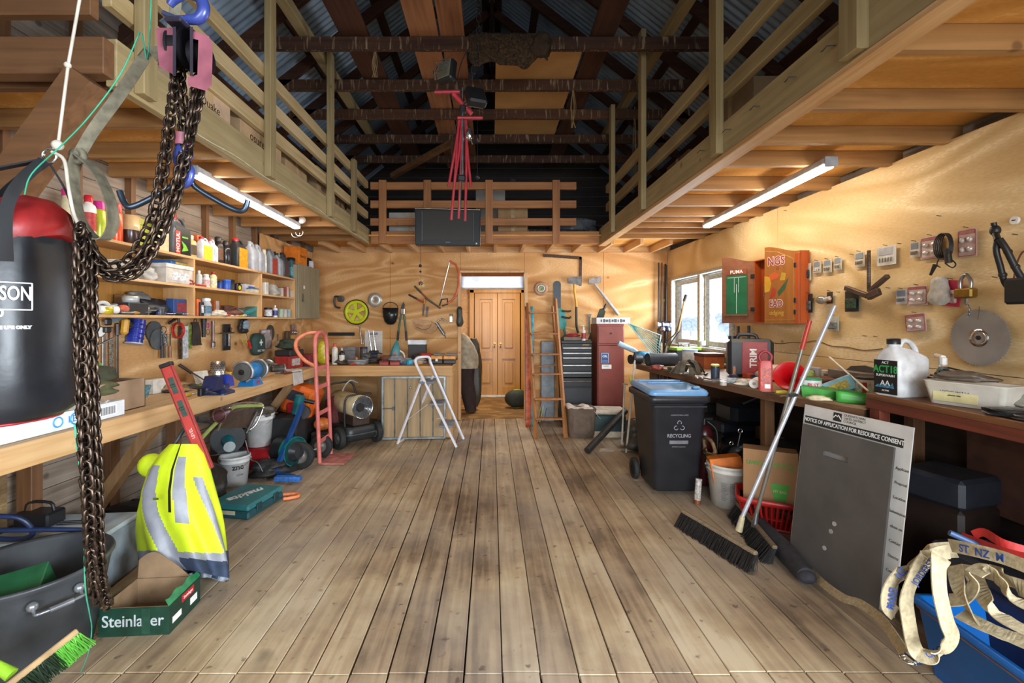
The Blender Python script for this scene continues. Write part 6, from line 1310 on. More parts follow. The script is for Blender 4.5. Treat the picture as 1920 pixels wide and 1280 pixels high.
 # cooler, bag, tube, crutch, basket by the locker
T=thing('cooler_box','cream lidded cooler box with dark green body on the floor','cooler',(1.40+.12,5.98,0),-4);obj('cooler_body',MB().box((0,0,.15),(.42,.3,.30),.02),mat('#1f3a3c',.45),T);obj('cooler_base',MB().box((0,0,.05),(.425,.305,.10),.015),mat('#c3b7a0',.5),T);obj('lid',MB().box((0,0,.33),(.43,.31,.06),.02),mat('#d5c8b4',.45),T)
T=thing('canvas_bag','brown rigid canvas bag with white paper on top','bag',(X(1088,5.95),5.95,0));m=MB().loft([[(x,y,z)for x,y in rrect(w_,l_,.05,4)]for w_,l_,z in((.30,.24,0),(.33,.28,.05),(.36,.32,.34),(.37,.33,.38))]);obj('bag_body',m,mat('#685648',.8,n=.15,b=.2),T)
obj('handle',MB().ribbon(spline([(-.12,-.155,.30),(-.13,-.165,.10),(0,-.17,.04),(.12,-.165,.10),(.10,-.155,.30)],5),Vector((1,0,.3)),.025,.004),mat('#57483c',.8),T);obj('paper',MB().sheet(lambda u,v:(-.19+.42*u,-.16+.3*v,.385+.04*noise.noise(Vector((u*4,v*4,5)))-max(0,u-.75)*.5),16,10,.003),mat('#d2c4b8',.8),T)
a,b=onz(1101,845,.035),P(1172,770,5.75)
one('drain_pipe','black plastic pipe lying slanted on the floor by the cooler','pipe',MB().tube([a,b],.040,20),mat('#2c2a2a',.5),(0,0,0))
one('paper_sheet','torn piece of cream paper flat on the floorboards','paper',MB().prism([(-.14,-.05),(.02,-.055),(.05,-.02),(.26,-.03),(.24,.06),(-.10,.055)],.002),mat('#c9b8a4',.8),(X(1142,5.35),5.30,0.002))
T=thing('crutch','pair of cream metal crutch tubes crossing beside the bin','crutch',onz(1174,848));o2=onz(1174,848)
obj('tube',MB().tube([(0,0,0),P(1186,728,5.15)-o2,P(1190,675,5.2)-o2],.012,8),mat('#c6bfae',.4),T);obj('tube',MB().tube([P(1166,832,5.3)-o2,P(1171,722,5.2)-o2],.011,8),mat('#c6bfae',.4),T);obj('arm_cuff',MB().tube(circ(P(1172,720,5.2)-o2,.028,14,'z',30,330),.006,6),mat('#8f8a80',.5),T);obj('grip',MB().cyl(P(1190,675,5.2)-o2,P(1191,660,5.2)-o2,.017,n=8),BLK,T);obj('clip',MB().box(P(1182,712,5.15)-o2,(.02,.02,.06),.004),mat('#b6c832',.5),T)
bag('wire_basket','dark bundle of netting between cooler and bin',(1.72,5.35,0),.34,.4,.34,'#4a463e','netting',0,.4,111)
# back wall, left: wall tools
T=thing('hose_reel','fluorescent yellow five-spoke hose reel wheel on the wall','wheel',BW(669,585,6.975))
YL=mat('#c9d318',.4,n=.05);m=MB();R_=.178
m.lathe([(.135,0),(R_,0),(R_,.04),(.135,.04),(.135,0)],48,m=TM(rx=90,y=0),caps=False);m.cyl((0,0,0),(0,-.04,0),.035,n=24)
for k in range(5):
 a=math.radians(90+8+72*k);c,s_=math.cos(a),math.sin(a);tg=Vector((-s_,0,c));ra=Vector((c,0,s_));
 m.hexa([ra*.02-tg*.022,ra*.145-tg*.032,ra*.145+tg*.032,ra*.02+tg*.022],[v+Vector((0,-.035,0))for v in(ra*.02-tg*.022,ra*.145-tg*.032,ra*.145+tg*.032,ra*.02+tg*.022)])
obj('spoked_wheel',m,YL,T);obj('tyre',MB().tube(circ((0,-.02,0),R_+.004,48,'y'),.012,8,closed=True),BLK,T)
one('circular_saw_disc','plain silver circular saw blade above the yellow wheel','saw blade',MB().lathe([(.012,0),(.112,0),(.112,.003),(.012,.003),(.012,0)],48,m=TM(rx=90),caps=False),mat('#cfcac0',.35,.5,n=.2,s=4),BW(703,562))
T=thing('ladle','black handled dipper with round cup hanging on back wall','dipper',BW(633,560,6.93));obj('cup',MB().cyl((.04,-.03,0),(.06,.02,0),.048,n=20),mat('#5c5a58',.4),T);obj('handle',MB().tube(spline([(.02,-.03,.03),(-.03,-.03,.03),(-.04,-.03,-.05),(-.02,-.03,-.12),(.05,-.03,-.14)],5),.014,8),mat('#333132',.4),T)
one('magnetic_bar','long black magnetic tool bar on the back wall','bar',MB().box((0,0,0),(.40,.03,.05),.004).box((0,-.017,.0),(.36,.004,.012),.001),BLK,BW(640,626,6.965))
T=thing('wall_calendar','white wall calendar with blue heading on back wall','calendar',BW(697,640));obj('page',MB().box((.03,0,-.02),(.27,.003,.36)),mat('#d6d2cc',.7,n=.05),T);obj('heading',MB().box((.03,-.0025,.12),(.12,.001,.03)),mat('#3c4a8c',.5),T)
m=MB()
for i in range(6):m.box((.03,-.0025,-.02-.028*i),(.22,.001,.002))
for i in range(8):m.box((.03-.11+i*.0315,-.0025,-.09),(.002,.001,.142))
obj('date_grid',m,mat('#8a8a8c',.6),T);text('2023',.03,mat('#4a4a50',.6,n=0),T,FR(.03,-.0025,.075));text('ROOFING',.022,WHT,T,FR(.03,-.0035,.12))
T=thing('mop_head_frame','pair of silver posts rising in front of the calendar','clamp',BW(676,625,6.985));obj('post',MB().cyl((-.01,-.01,.14),(.03,-.04,-.16),.010),CHR,T);obj('post',MB().cyl((.025,0,-.02),(.06,-.04,-.16),.010),CHR,T)
T=thing('black_bucket','shiny black bucket hanging by its handle on back wall','bucket',BW(732,590,6.88));m=MB().lathe([(.0,-.15),(.05,-.145),(.09,-.10),(.112,-.02),(.12,.10),(.116,.10),(.1,-.02)],28,caps=False,sy=.7);obj('bucket_body',m,mat('#1d1f21',.25),T);obj('bail_handle',MB().tube([(.115*math.cos(a),0,.09+.10*math.sin(a))for a in[PI*i/12 for i in range(13)]],.006,6),mat('#3a2c24',.5),T);obj('rim',MB().tube([(.12*math.cos(2*PI*i/24),.084*math.sin(2*PI*i/24),.10)for i in range(24)],.006,6,closed=True),BLK,T)
T=thing('loppers','green handled garden loppers hanging blades upward','loppers',BW(753,600,6.93))
for x0,x1 in((-.0,-.05),(.03,.065)):obj('arm',MB().tube([(x0,0,.14),(x1,0,-.17)],.013,8),mat('#1f5b42',.35),T);obj('grip',MB().tube([(x1,0,-.17),(x1+.01*(1 if x1>0 else-1),0,-.31)],.017,8),BLK,T)
obj('blade',MB().prism([(-.02,0),(.035,0),(.05,.10),(.03,.14),(.0,.08)],.012,FR(.0,.0,.14)),mat('#3d3c40',.35,.6),T);obj('pivot',MB().box((.015,-.01,.13),(.06,.015,.09),.01),CHR,T)
def twotool(name,label,p0,p1,mid,c0,c1,cat='tool',r=.012,d=6.93):
 a,b=P(*p0,d),P(*p1,d);T=thing(name,label,cat,a);k=a.lerp(b,mid)-a
 obj('handle',MB().tube([(0,0,0),k],r*1.15,8),mat(c0,.5),T);obj('shaft',MB().tube([k,b-a],r,8),mat(c1,.4),T);return T
twotool('bolt_cutter','upper red arm of the crossed bolt cutters on the wall',(777,536),(803,562),.5,'#4a463f','#a33c36')
twotool('bolt_cutter','lower black and red bolt cutter arm on the wall',(766,552),(795,567),.55,'#2a2828','#b04538',d=6.90)
twotool('bolt_cutter','dark grey bar of bolt cutters slanting down right',(797,558),(826,578),.5,'#55504a','#4c4a48',d=6.91)
twotool('chisel','yellow handled chisel hanging in the leather tool belt',(796,560),(793,592),.3,'#c99a2c','#5f6064')
twotool('chisel','blue steel chisel beside the yellow handled one',(802,575),(800,594),.4,'#3a4a78','#6c6c6c',d=6.9)
T=thing('tool_belt','tan leather tool belt pouch hanging on the wall','tool belt',BW(797,610,6.90));m=MB()
m.prism([(-.19,.07),(-.12,.09),(.10,.05),(.19,.0),(.17,-.07),(.08,-.12),(-.02,-.11),(-.13,-.05)],.05,FR(0,.03,0));obj('pouch_body',m,mat('#b58b60',.7,n=.2,b=.2),T);m=MB().prism([(-.19,.08),(-.12,.10),(.10,.06),(.10,.02),(.0,.0),(-.12,.02)],.02,FR(0,-.022,0));obj('flap',m,mat('#c59a6e',.7,n=.15,b=.2),T);obj('pocket_seam',MB().tube(spline([(-.13,-.025,-.02),(-.03,-.03,-.06),(.06,-.03,-.04),(.10,-.03,.02)],5),.005,6),mat('#8c653f',.7),T)
T=thing('caulk_gun','silver caulking gun hanging right of the tool belt','caulking gun',BW(826,610,6.985));obj('barrel',MB().cyl((-.06,-.03,.04),(.06,-.03,-.14),.025,n=16),mat('#8d8f90',.35,.6),T);obj('trigger',MB().tube(spline([(-.05,-.03,.06),(.02,-.03,.10),(.09,-.03,.06)],4),.012,8),CHR,T);obj('nozzle',MB().cyl((.06,-.03,-.14),(.085,-.03,-.19),.012,.005),mat('#5c5a58',.4),T)
T=thing('bow_saw','orange bow saw hanging from a nail by the doorway','saw',BW(850,545,6.88));o2=BW(850,545,6.88)
obj('frame',MB().tube([P(x,y,6.88)-o2 for x,y in((843,489),(855,496),(861,512),(860,535),(855,553),(846,565),(838,568))],.014,8),mat('#d4623e',.4),T);obj('blade',MB().tube([P(843,490,6.88)-o2,P(826,560,6.88)-o2],.006,4,smooth=False),STL,T);obj('handle',MB().tube([P(x,y,6.88)-o2 for x,y in((824,573),(828,561),(839,560),(839,570),(829,573))],.010,8),BLK,T)
T=thing('padlock','silver combination lock hanging beside the door frame','lock',BW(846,596,6.985));obj('lock_body',MB().box((0,0,-.02),(.05,.03,.10),.008),CHR,T);obj('shackle',MB().tube([(-.02,0,.03),(-.02,0,.06),(.02,0,.06),(.02,0,.03)],.006,6),DSTL,T)
bag('gear_pouch','dark olive bag hanging on a hook in the door frame',P(862,612,6.86),.10,.10,.30,'#3a3d34','bag',0,.2,121)
T=thing('paper_ball_ornament','small purple and yellow flower ornament on a string','ornament',P(789,531,6.2));obj('core',MB().sphere((0,0,0),.032),mat('#7c3050',.5),T);m=MB()
for i in range(26):v=Vector((rnd.uniform(-.2,1),rnd.uniform(-.6,.6),rnd.uniform(-1,1))).normalized();m.tube([v*.03,v*.07],[.006,.001],4)
obj('petals',m,mat('#d2cf86',.5),T);obj('string',MB().cyl((0,0,.03),(0,0,.62),.0015,n=5),DSTL,T);obj('weight',MB().sphere((-.005,0,.16),.016,8),BLK,T)
# hung coat in the doorway and the things in the passage
T=thing('hanging_coat','cream jacket hanging inside the passage doorway','coat',(X(872,7.5),7.45,0));o2=Vector((X(872,7.5),7.45,0))
m=MB();rings=[]
for z,w_,dx in((1.30,.04,-.06),(1.24,.10,-.03),(1.1,.15,.0),(.95,.18,.02),(.8,.19,.02),(.73,.18,.02)):
 rings.append([(dx+w_*(1+.12*math.sin(5*a+z*9))*math.cos(a),.08*math.sin(a),z)for a in[2*PI*i/20 for i in range(20)]])
m.loft(rings);obj('coat_body',m,mat('#b3a58c',.8,n=.25,b=.2),T)
m=MB();rings=[]
for z,w_,dx in((.74,.15,.0),(.5,.13,.03),(.25,.11,.07),(.02,.08,.10)):rings.append([(dx+w_*(1+.12*math.sin(4*a+z*9))*math.cos(a),.07*math.sin(a),z)for a in[2*PI*i/20 for i in range(20)]])
m.loft(rings);obj('trousers',m,mat('#35231f',.85,n=.3),T)
bag('camouflage_coat','camouflage patterned coat behind the cream jacket',(X(888,7.7),7.75,.05),.26,.14,1.15,'#3e3a2e','coat',0,.25,125,.5)
T=thing('sports_bag','black and lime green sports bag on the passage floor','bag',(.44,7.9,0));m=MB().sphere((0,0,.16),(.22,.14,.16));obj('bag_body',m,mat('#2b2f24',.7),T);obj('lime_stripe',MB().tube(circ((0,-.02,.16),.15,20,'y'),.018,6,closed=True),mat('#8fb82c',.5),T)
# ================================================================ right workbench
RZ=1.0
t=thing('workbench','long worn workbench under the window on the right wall','workbench',(2.3,4.2,0))
pl=[(1.73,5.47),(1.99,3.28),(2.18,2.66),(2.675,2.66),(2.675,5.9),(1.80,5.9)]
WB_=wood('#a88a66','#735a40','Y',1,.6,name='right_bench_top')
obj('bench_top',MB().prism([(x-2.3,y-4.2)for x,y in pl],.018,TM(0,0,RZ-.018)),WB_,t)
a,b,c=Vector((1.745-2.3,5.47-4.2,RZ-.045)),Vector((2.005-2.3,3.28-4.2,RZ-.045)),Vector((2.19-2.3,2.67-4.2,RZ-.045))
obj('edge_board',MB().ribbon([a,b,c],Vector((0,0,1)),.055,.022),wood('#7b563a','#4f3624','Y',1,name='edge_board'),t)
for x,y in((1.9,5.35),(2.12,3.5),(2.6,4.4),(2.6,2.8)):obj('leg',MB().box((x-2.3,y-4.2,.48),(.07,.07,.96),.003),BRN['Z'],t)
t=thing('workbench','higher red brown bench nearest the viewer on right wall','workbench',(2.42,1.6,0))
obj('bench_top',MB().box((0,0,1.072),(.52,2.06,.034),.004),wood('#8c5a36','#573620','Y',1,.5,name='red_bench'),t)
obj('apron',MB().box((-.25,0,1.03),(.022,2.06,.055),.003),wood('#7c3a28','#4c241a','Y',1,.45,name='red_apron'),t)
for y in(.98,-.2):obj('leg',MB().box((-.22,y,.52),(.06,.07,1.03),.003),wood('#7c3a28','#4c241a','Z',1,.45,name='red_leg'),t)
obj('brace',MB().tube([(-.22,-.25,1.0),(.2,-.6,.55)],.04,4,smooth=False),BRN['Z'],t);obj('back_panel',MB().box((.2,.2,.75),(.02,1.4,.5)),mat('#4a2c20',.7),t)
def RB(px,py,z=RZ+.001):p=onz(px,py,z);return(p.x,p.y,z)
# far end of the bench
T=thing('headlamp','black lamp head with strap hanging over the far bench corner','lamp',RB(1190,683),20);obj('lamp_body',MB().cyl((-.06,0,.06),(.09,0,.06),.055,.045,18),BLK,T);obj('stand',MB().box((.05,.02,.02),(.08,.08,.04),.01),BLK,T)
bag('rag','bright blue rag on top of the black lamp',(1.86,5.62,RZ+.001),.22,.14,.13,'#2b86b4','rag',0,.35,201)
T=plainbox('paper_pad','white paper pack beside the dark cylinder',(1.93,5.50,RZ+.001),(.13,.1,.09),15,'#d6d4da')
T=thing('landing_net','teal mesh landing net leaning from the locker to the bench','net',(1.95,5.75,RZ));a,b=P(1178,606,5.9)-Vector((1.95,5.75,RZ)),P(1232,662,5.6)-Vector((1.95,5.75,RZ));b.z=.03
n=(b-a).normalized();s_=Vector((.55,.2,.6));m=MB()
for k in range(9):m.tube([a,b+s_*(.02+.035*k)+n*(-.012*k*k*.2)],.0035,5)
for k in range(1,12):q=k/12;m.tube([a.lerp(b+s_*.02,q),a.lerp(b+s_*.30-n*.15,q)],.0022,4)
obj('mesh',m,mat('#5aa8a0',.4),T);obj('frame',MB().tube([a,b+s_*.3-n*.15,b,a],.007,6),mat('#9fd6d8',.3),T)
one('reel_box','pale blue clear plastic box behind the paper pack','box',MB().box((0,0,.05),(.16,.10,.10),.012),mat('#8ab8d8',.25,t=.3),(2.0,5.72,RZ+.001),25)
one('clear_tray','pale blue plastic bottle lying under the teal net','bottle',MB().tube([(-.22,0,.04),(.0,0,.04),(.05,0,.04),(.1,0,.04)],[.035,.035,.015,.015],14),mat('#a9c6d6',.25),(1.80,5.82,RZ+.09),rot=(0,25,0))
T=thing('dark_cylinder','dark blue grey plastic cylinder lying on the bench','tube',RB(1240,686),8);obj('tube_body',MB().tube([(-.14,.04,.07),(.20,.06,.07)],.07,28),mat('#343c46',.4,n=.15),T);obj('end_ring',MB().tube(circ((-.14,.04,.07),.065,24,'x'),.008,6,closed=True),BLK,T)
m=MB()
rr=random.Random(5)
for k in range(10):a_=rr.uniform(0,PI);c_,s_=math.cos(a_),math.sin(a_);h_=rr.uniform(.04,.12);m.ribbon(spline([(-.15*c_,-.11*s_,.004),(-.10*c_,-.08*s_,h_),(0,rr.uniform(-.03,.03),h_+.02),(.12*c_,.08*s_,h_*.6),(.17*c_,.12*s_,.004)],5),Vector((-s_,c_,.1)),.042,.003)
one('webbing_harness','olive and brown webbing straps heaped on the bench','straps',m,mat('#5a5242',.8,n=.4),RB(1290,700))
T=plainbox('storage_box','black crate with bright green lid on the window sill side',(2.45,5.80,RZ+.001),(.33,.22,.17),10,'#22262a','box',lid='#8fbb3a');obj('bracket',MB().tube([(-.08,0,.17),(-.08,0,.22),(.07,0,.22),(.07,0,.17)],.008,4,smooth=False).tube([(-.06,0,.22),(.0,0,.17)],.005,4),DSTL,T)
tin('clear_tub','round frosted tub with blue lid in front of green lid',(2.36,5.42,RZ+.001),.085,.15,'#b9c2c4','#8fa8d4','tub')
tin('tape_roll','white roll standing on the window sill',(2.60,5.62,wz0+.042),.04,.05,'#d4d2cc','#dedcd6','roll',capn='rim')
T=plainbox('tool_crate','reddish brown crate with orange front on the bench',(2.32,4.86,RZ+.001),(.22,.2,.16),5,'#a2542c','crate',lid='#5c2c22')
one('claw_lamp','leaf green wire brush head behind the brown crate','brush',MB().sphere((0,0,.07),(.05,.05,.07)),mat('#5d7a42',.6),(2.50,4.95,RZ+.001))
for i,(px,y0)in enumerate(((1263,480),(1274,470))):
 pass
T=thing('long_brush','slanted wooden handled brush leaning in front of the window','brush',(2.22,5.80,RZ+.001));o2=Vector((2.22,5.80,RZ));obj('handle',MB().cyl(P(1271,622,5.75)-o2,P(1283,565,5.75)-o2,.013,n=8),mat('#b57a3c',.5),T);obj('grip',MB().cyl(P(1283,565,5.75)-o2,P(1287,553,5.75)-o2,.022,n=10),mat('#3a3432',.5),T)
obj('cables',MB().tube(spline([P(1245,662,5.75)-o2,P(1252,640,5.75)-o2,P(1268,622,5.75)-o2,P(1277,590,5.75)-o2],6),.008,6).tube(spline([P(1250,662,5.72)-o2,P(1260,640,5.72)-o2,P(1275,620,5.72)-o2],6),.007,6),BLK,T)
# jerry can
T=thing('jerry_can','black fuel can with a red panel and white vertical lettering','fuel can',(2.32,4.10,RZ+.001),rz=-22);JR=mat('#2a2b2e',.45,n=.2)
m=MB().box((0,0,.17),(.36,.19,.34),.03);obj('can_body',m,JR,T);obj('red_panel',MB().box((.03,-.096,.175),(.20,.006,.28),.003),mat('#a02a26',.45,n=.2),T);obj('side_panel',MB().box((-.181,.0,.25),(.006,.12,.12),.003),mat('#7c3a34',.45),T)
obj('handle',MB().tube(spline([(-.10,0,.335),(-.08,0,.375),(.04,0,.375),(.06,0,.335)],4),.016,8),JR,T);obj('cap',MB().cyl((-.14,0,.335),(-.14,0,.365),.03,n=14),BLK,T)
text('TRIM',.075,WHT,T,FR(.02,-.1,.175)@TM(rz=90),bold=.002)
tin('chain_lube','navy tin with yellow lid at the bench front edge',RB(1341,710),.035,.115,'#222c3c','#c3b52e','tin',lab='#2c3c50')
T=bottle('spray_bottle','blue and orange labelled can with amber tip',RB(1376,706),.038,.16,'#3a5c94','#c9a06a','#c88a5a',neck=.4)
bag('glove','pale blue grey rubber glove on the bench edge',RB(1378,718),.14,.08,.04,'#9fb0b8','glove',20,.4,211)
bag('rag','white rag draped behind the red bottle',(2.40,3.85,RZ+.001),.22,.2,.13,'#d8d0c4','rag',0,.4,212)
plainbox('small_carton','small orange and blue carton on the bench',RB(1408,708),(.12,.07,.04),10,'#d0552a','box',lab='#3a5aa0')
T=thing('paper_roll','white paper towel roll lying beside the red bottle','roll',RB(1414,728),-30);obj('roll_body',MB().tube([(0,0,.035),(.02,.17,.035)],.034,18),WHT,T);obj('core',MB().cyl((0,-.001,.035),(0,-.003,.035),.012,n=12),mat('#a89a84',.6),T)
T=thing('oil_bottle','tall red rectangular bottle with looped handle','bottle',RB(1435,732),-25);RBM=mat('#c23a34',.4,n=.12);obj('bottle_body',MB().loft([ring(.085,.06,z,.012)for z in(0,.19)]+[ring(.075,.05,.215,.012)]),RBM,T)
obj('handle',MB().tube(spline([(-.03,0,.21),(-.038,0,.25),(0,0,.285),(.038,0,.25),(.03,0,.21)],5),.011,8),mat('#8f2c34',.45),T);obj('paper_label',MB().box((0,-.0308,.10),(.065,.001,.13)),mat('#c24a34',.4,n=.5,s=60),T);obj('barcode',MB().box((.01,-.0322,.035),(.035,.001,.03)),WHT,T)
bag('plastic_bag','lime green carrier bag behind the red funnel',(2.45,3.62,RZ+.001),.2,.15,.12,'#a6c470','bag',0,.3,215)
T=thing('funnel','large bright red plastic funnel lying on its side','funnel',RB(1480,727),0);T.location=(2.16,3.30,RZ+.105);T.rotation_euler=(math.radians(72),0,math.radians(-38));
m=MB().lathe([(.012,-.20),(.016,-.12),(.10,-.01),(.105,.0),(.100,.0),(.012,-.115),(.008,-.20)],36,caps=False);obj('cone',m,mat('#d4131c',.3,n=.05),T)
T=tin('bait_tub','white tub with green lid and red lettering',RB(1520,741),.062,.11,'#d8dcd6','#2c8a5c','tub');obj('green_base',MB().lathe([(.063,.003),(.0635,.035)],24,caps=False),mat('#1c7a4c',.4),T)
wraptext('PEST',.032,mat('#b8322c',.4,n=0),T,.062,.075,ang=-20,bold=.001);wraptext('OFF',.032,mat('#b8322c',.4,n=0),T,.062,.045,ang=-20,bold=.001)
T=thing('seed_tray','green plastic scoop with yellow box in it','scoop',(2.14,2.98,RZ+.001),-30);obj('tray',MB().hexa([(-.09,-.05,0),(.09,-.05,0),(.09,.05,0),(-.09,.05,0)],[(-.10,-.06,.075),(.10,-.06,.05),(.10,.06,.06),(-.10,.06,.08)]),mat('#3f9a3a',.4),T)
T=thing('dustpan','open green plastic dustpan on the bench end','dustpan',(2.27,2.80,RZ+.001),-35)
m=MB().sheet(lambda u,v:(-.12+.24*v,-.08+.2*u,.004),4,4,.004);m.sheet(lambda u,v:(-.12,-.08+.2*u,.004+(.06)*v*(1-.2*u)),6,3,.004).sheet(lambda u,v:(-.12+.24*u,-.08,.004+.065*v*(1-u**2*.9)),10,3,.004).sheet(lambda u,v:(-.12+.24*u,.12,.004+.055*v*(1-u**2*.6)),10,3,.004);obj('pan',m,mat('#4aa845',.4),T)
T=plainbox('blue_yellow_carton','tilted blue and yellow carton leaning on the white jar',(2.33,3.02,RZ+.03),(.18,.06,.09),0,'#8fc0cc','box',lab='#d8b83a',rot=(0,-28,-35))
T=tin('powder_jar','square white jar with black lid and red label',(2.42,2.93,RZ+.001),.062,.13,'#c9bfb2','#2c2826','jar',lab='#d9d0c6');obj('red_label',MB().box((-.045,-.045,.075),(.05,.002,.07),0,TM(rz=0)),mat('#c0302c',.4),T)
plainbox('parts_organiser','grey plastic organiser against the plywood wall',(2.55,3.2,RZ+.001),(.34,.12,.15),-88,'#7d746c','organiser')
T=thing('hinge_arm','dark rounded plate standing on the grey organiser','plate',(2.56,3.15,RZ+.152),-88);obj('plate',MB().prism([(-.12,0),(.12,0),(.10,.035),(.03,.045),(-.08,.03)],.01,FR(0,0,0)),mat('#55524e',.5),T)
one('plastic_rod','thin white plastic rod propped across the bench','rod',MB().cyl(P(1555,669,3.3),P(1628,733,2.80),.006,n=8),WHT)
bag('fixings_heap','heap of red and silver fixings behind the white tub',(2.40,3.30,RZ+.001),.26,.2,.10,'#6e403a','fixings',0,.5,221)
for i,(y,h,c,n_)in enumerate(((3.68,.13,'#b7b4c0','purple tinted'),(3.50,.12,'#c8c2ba','white'),(3.36,.14,'#bdb6ac','black framed'))):plainbox('packet',n_+' packet leaning against the plywood above the funnel',(2.60,y,RZ+.001),(.14,.03,h),-90,c,'packet',lab='#5c5c68')
bag('leather_glove','cream leather glove lying before the white tub',RB(1535,750),.13,.07,.03,'#d0c3a0','glove',-20,.4,224)
for i,(px,py,c,n_)in enumerate(((1285,701,'#a8a6a2','silver'),(1312,697,'#8e3a38','red handled'),(1308,708,'#d0cec8','white'))):
 T=thing('pliers',n_+' tool lying near the bench front edge','tool',RB(px,py),20+30*i);obj('jaw',MB().box((.07,0,.01),(.05,.02,.012),.004),STL,T);obj('handle',MB().tube(spline([(.05,0,.01),(0,.018,.01),(-.08,.02,.01)],4),.007,6).tube(spline([(.05,0,.01),(0,-.018,.01),(-.08,-.02,.01)],4),.007,6),mat(c,.4),T)
 # near bench
T=jug('wash_jug','large white jug with a black label and green letters',(2.265,2.515,1.09),.205,.145,.315,'#d9dadb','#1c1d20',rz=8,side=1)
obj('paper_label',MB().box((-.1031,0,.104),(.0016,.128,.185)),mat('#16181a',.4,n=.1),T);QX=lambda z,d=.0005:FR(-.1040-d,0,z,(-1,0,0))
text('ACT18',.056,mat('#2f9c4c',.4,n=0),T,QX(.145),bold=.001,sx=.80);text('SUPERWASH',.018,WHT,T,QX(.112));text('ACT',.02,WHT,T,QX(.182))
m=MB()
for k in range(6):m.prism([(0,0),(.022,.018+.006*(k%3)),(.03,0)],.001,FR(-.1043,.060-k*.0155,.045,(-1,0,0)))
obj('mountain_print',m,mat('#4a86a0',.4,n=.4,s=60),T);text('AA',.040,WHT,T,QX(.070,.002));text('ACTIVE',.012,WHT,T,QX(.030))
plainbox('milk_carton','white carton with red print behind the big jug',(2.34,2.66,1.0),(.07,.05,.25),-50,'#dcd6d0','carton',txt='Care',tcol='#b8322c',tsize=.026)
T=thing('spray_gun','white trigger spray head on a grey green bottle','spray bottle',(2.48,2.50,1.09),-120);obj('bottle_body',MB().lathe([(.038,0),(.042,.02),(.04,.11),(.018,.16)],20),mat('#6f7d74',.35),T);obj('spray_head',MB().box((.0,0,.19),(.03,.03,.05),.008).tube([(0,0,.21),(-.11,0,.215)],.013,8).tube([(-.06,0,.20),(-.06,0,.15)],.006,6),WHT,T)
m=MB()
for k in range(6):m.tube([(-.10+.012*k,-.05+.02*k,.10+.01*k),(.10+.012*k,-.03+.02*k,.05+.01*k)],.005,5)
m.tube([(-.03,-.06,.07),(.05,.08,.10)],.006,5)
one('wire_rack','dark bundle of drill bits lying tilted by the big jug','drill bits',m,mat('#3c3834',.4,.6),(2.44,2.40,1.10),-60)
T=thing('mixing_tub','long white plastic tub with yellow paper label','tub',(2.33,2.20,1.09),-72);m=MB()
for s,z in():pass
m.loft([ring(.27,.15,0,.02),ring(.31,.19,.11,.02),ring(.32,.20,.115,.02),ring(.305,.185,.11,.02),ring(.265,.145,.006,.02)]);obj('tub_body',m,mat('#d3cdc0',.4,n=.1),T)
obj('paper_label',MB().box((-.03,-.0855,.055),(.17,.002,.075),0,TM(rx=-0)),mat('#d8cf9a',.5,n=.2),T);text('FRAGMENTS',.020,BLK,T,FR(-.03,-.0875,.072));text('plaster mix',.011,BLK,T,FR(-.03,-.0875,.05))
bag('leather_glove','brown leather glove lying on the long white tub',(2.31,2.23,1.206),.20,.09,.05,'#5f5246','glove',-60,.35,231)
bag('bottle_wrap','crumpled clear plastic wrapping at the right bench end',(2.47,2.10,1.09),.16,.13,.08,'#b9b6a8','wrapping',0,.45,232,.15,t=.4)
one('orange_plug','small orange plug on the plastic wrapping','cap',MB().sphere((0,0,0),.022),mat('#d8782a',.4),(2.45,2.06,1.19))
bag('plastic_sheet','crumpled dark plastic sheet hanging at the bench edge',(2.27,1.93,1.09),.24,.22,.035,'#2b2c2e','sheet',-70,.4,234,.3)
# ================================================================ recycling bin
T=thing('wheelie_bin','black wheeled recycling bin with a light blue lid','bin',(1.60,4.13,0));BK=mat('#26262a',.42,n=.2,s=5)
m=MB();m.loft([[(x,y+oy,z)for x,y in rrect(w_,l_,.05,5)]for w_,l_,z,oy in((.37,.38,.03,0),(.39,.41,.05,0),(.47,.56,.80,.02),(.48,.57,.81,.02))]);obj('bin_body',m,BK,T)
m=MB();m.loft([[(x,y+.03,z)for x,y in rrect(w_,l_,.05,5)]for w_,l_,z in((.49,.60,.80),(.53,.64,.815),(.53,.64,.855),(.50,.61,.865))]);obj('rim',m,BK,T)
obj('rib',MB().box((0,-.27,.775),(.45,.02,.012),.003),mat('#3a3a3e',.4),T)
LB=mat('#6f9fcc',.28,n=.08);m=MB();m.loft([[(x,y+.03,z+.02*(y+.3)/.6)for x,y in rrect(w_,l_,.05,5)]for w_,l_,z in((.50,.60,.866),(.51,.61,.885),(.49,.59,.905),(.46,.56,.915))]);ld=obj('lid',m,LB,T)
obj('lid_ridge',MB().box((-.02,.17,.935),(.40,.02,.018),.006).box((0,.06,.932),(.34,.02,.014),.005),LB,ld);obj('lid_catch',MB().box((.16,-.20,.93),(.06,.06,.02),.006),LB,ld)
obj('handle',MB().tube([(-.22,.36,.88),(.22,.36,.88)],.016,8),LB,T)
for s in(-1,1):m=MB();wheel(m,(s*.235,.22,.10),.10,.05,'x');w_=obj('wheel',m,RUB,T);m=MB();rim(m,(s*.235,.22,.10),.10,.05,'x');obj('hub',m,BLK,w_)
obj('axle',MB().cyl((-.21,.22,.10),(.21,.22,.10),.012,n=8),BLK,T)
PW=mat('#8f9094',.5,n=0);yb=lambda z:-.19-.0905*(z-.05)/.75*.75-.012+.0
def yf(z):k=(z-.05)/.75;return.02*k-(.41+.15*k)/2-.0015
fz=Vector((0,-1,-.10))
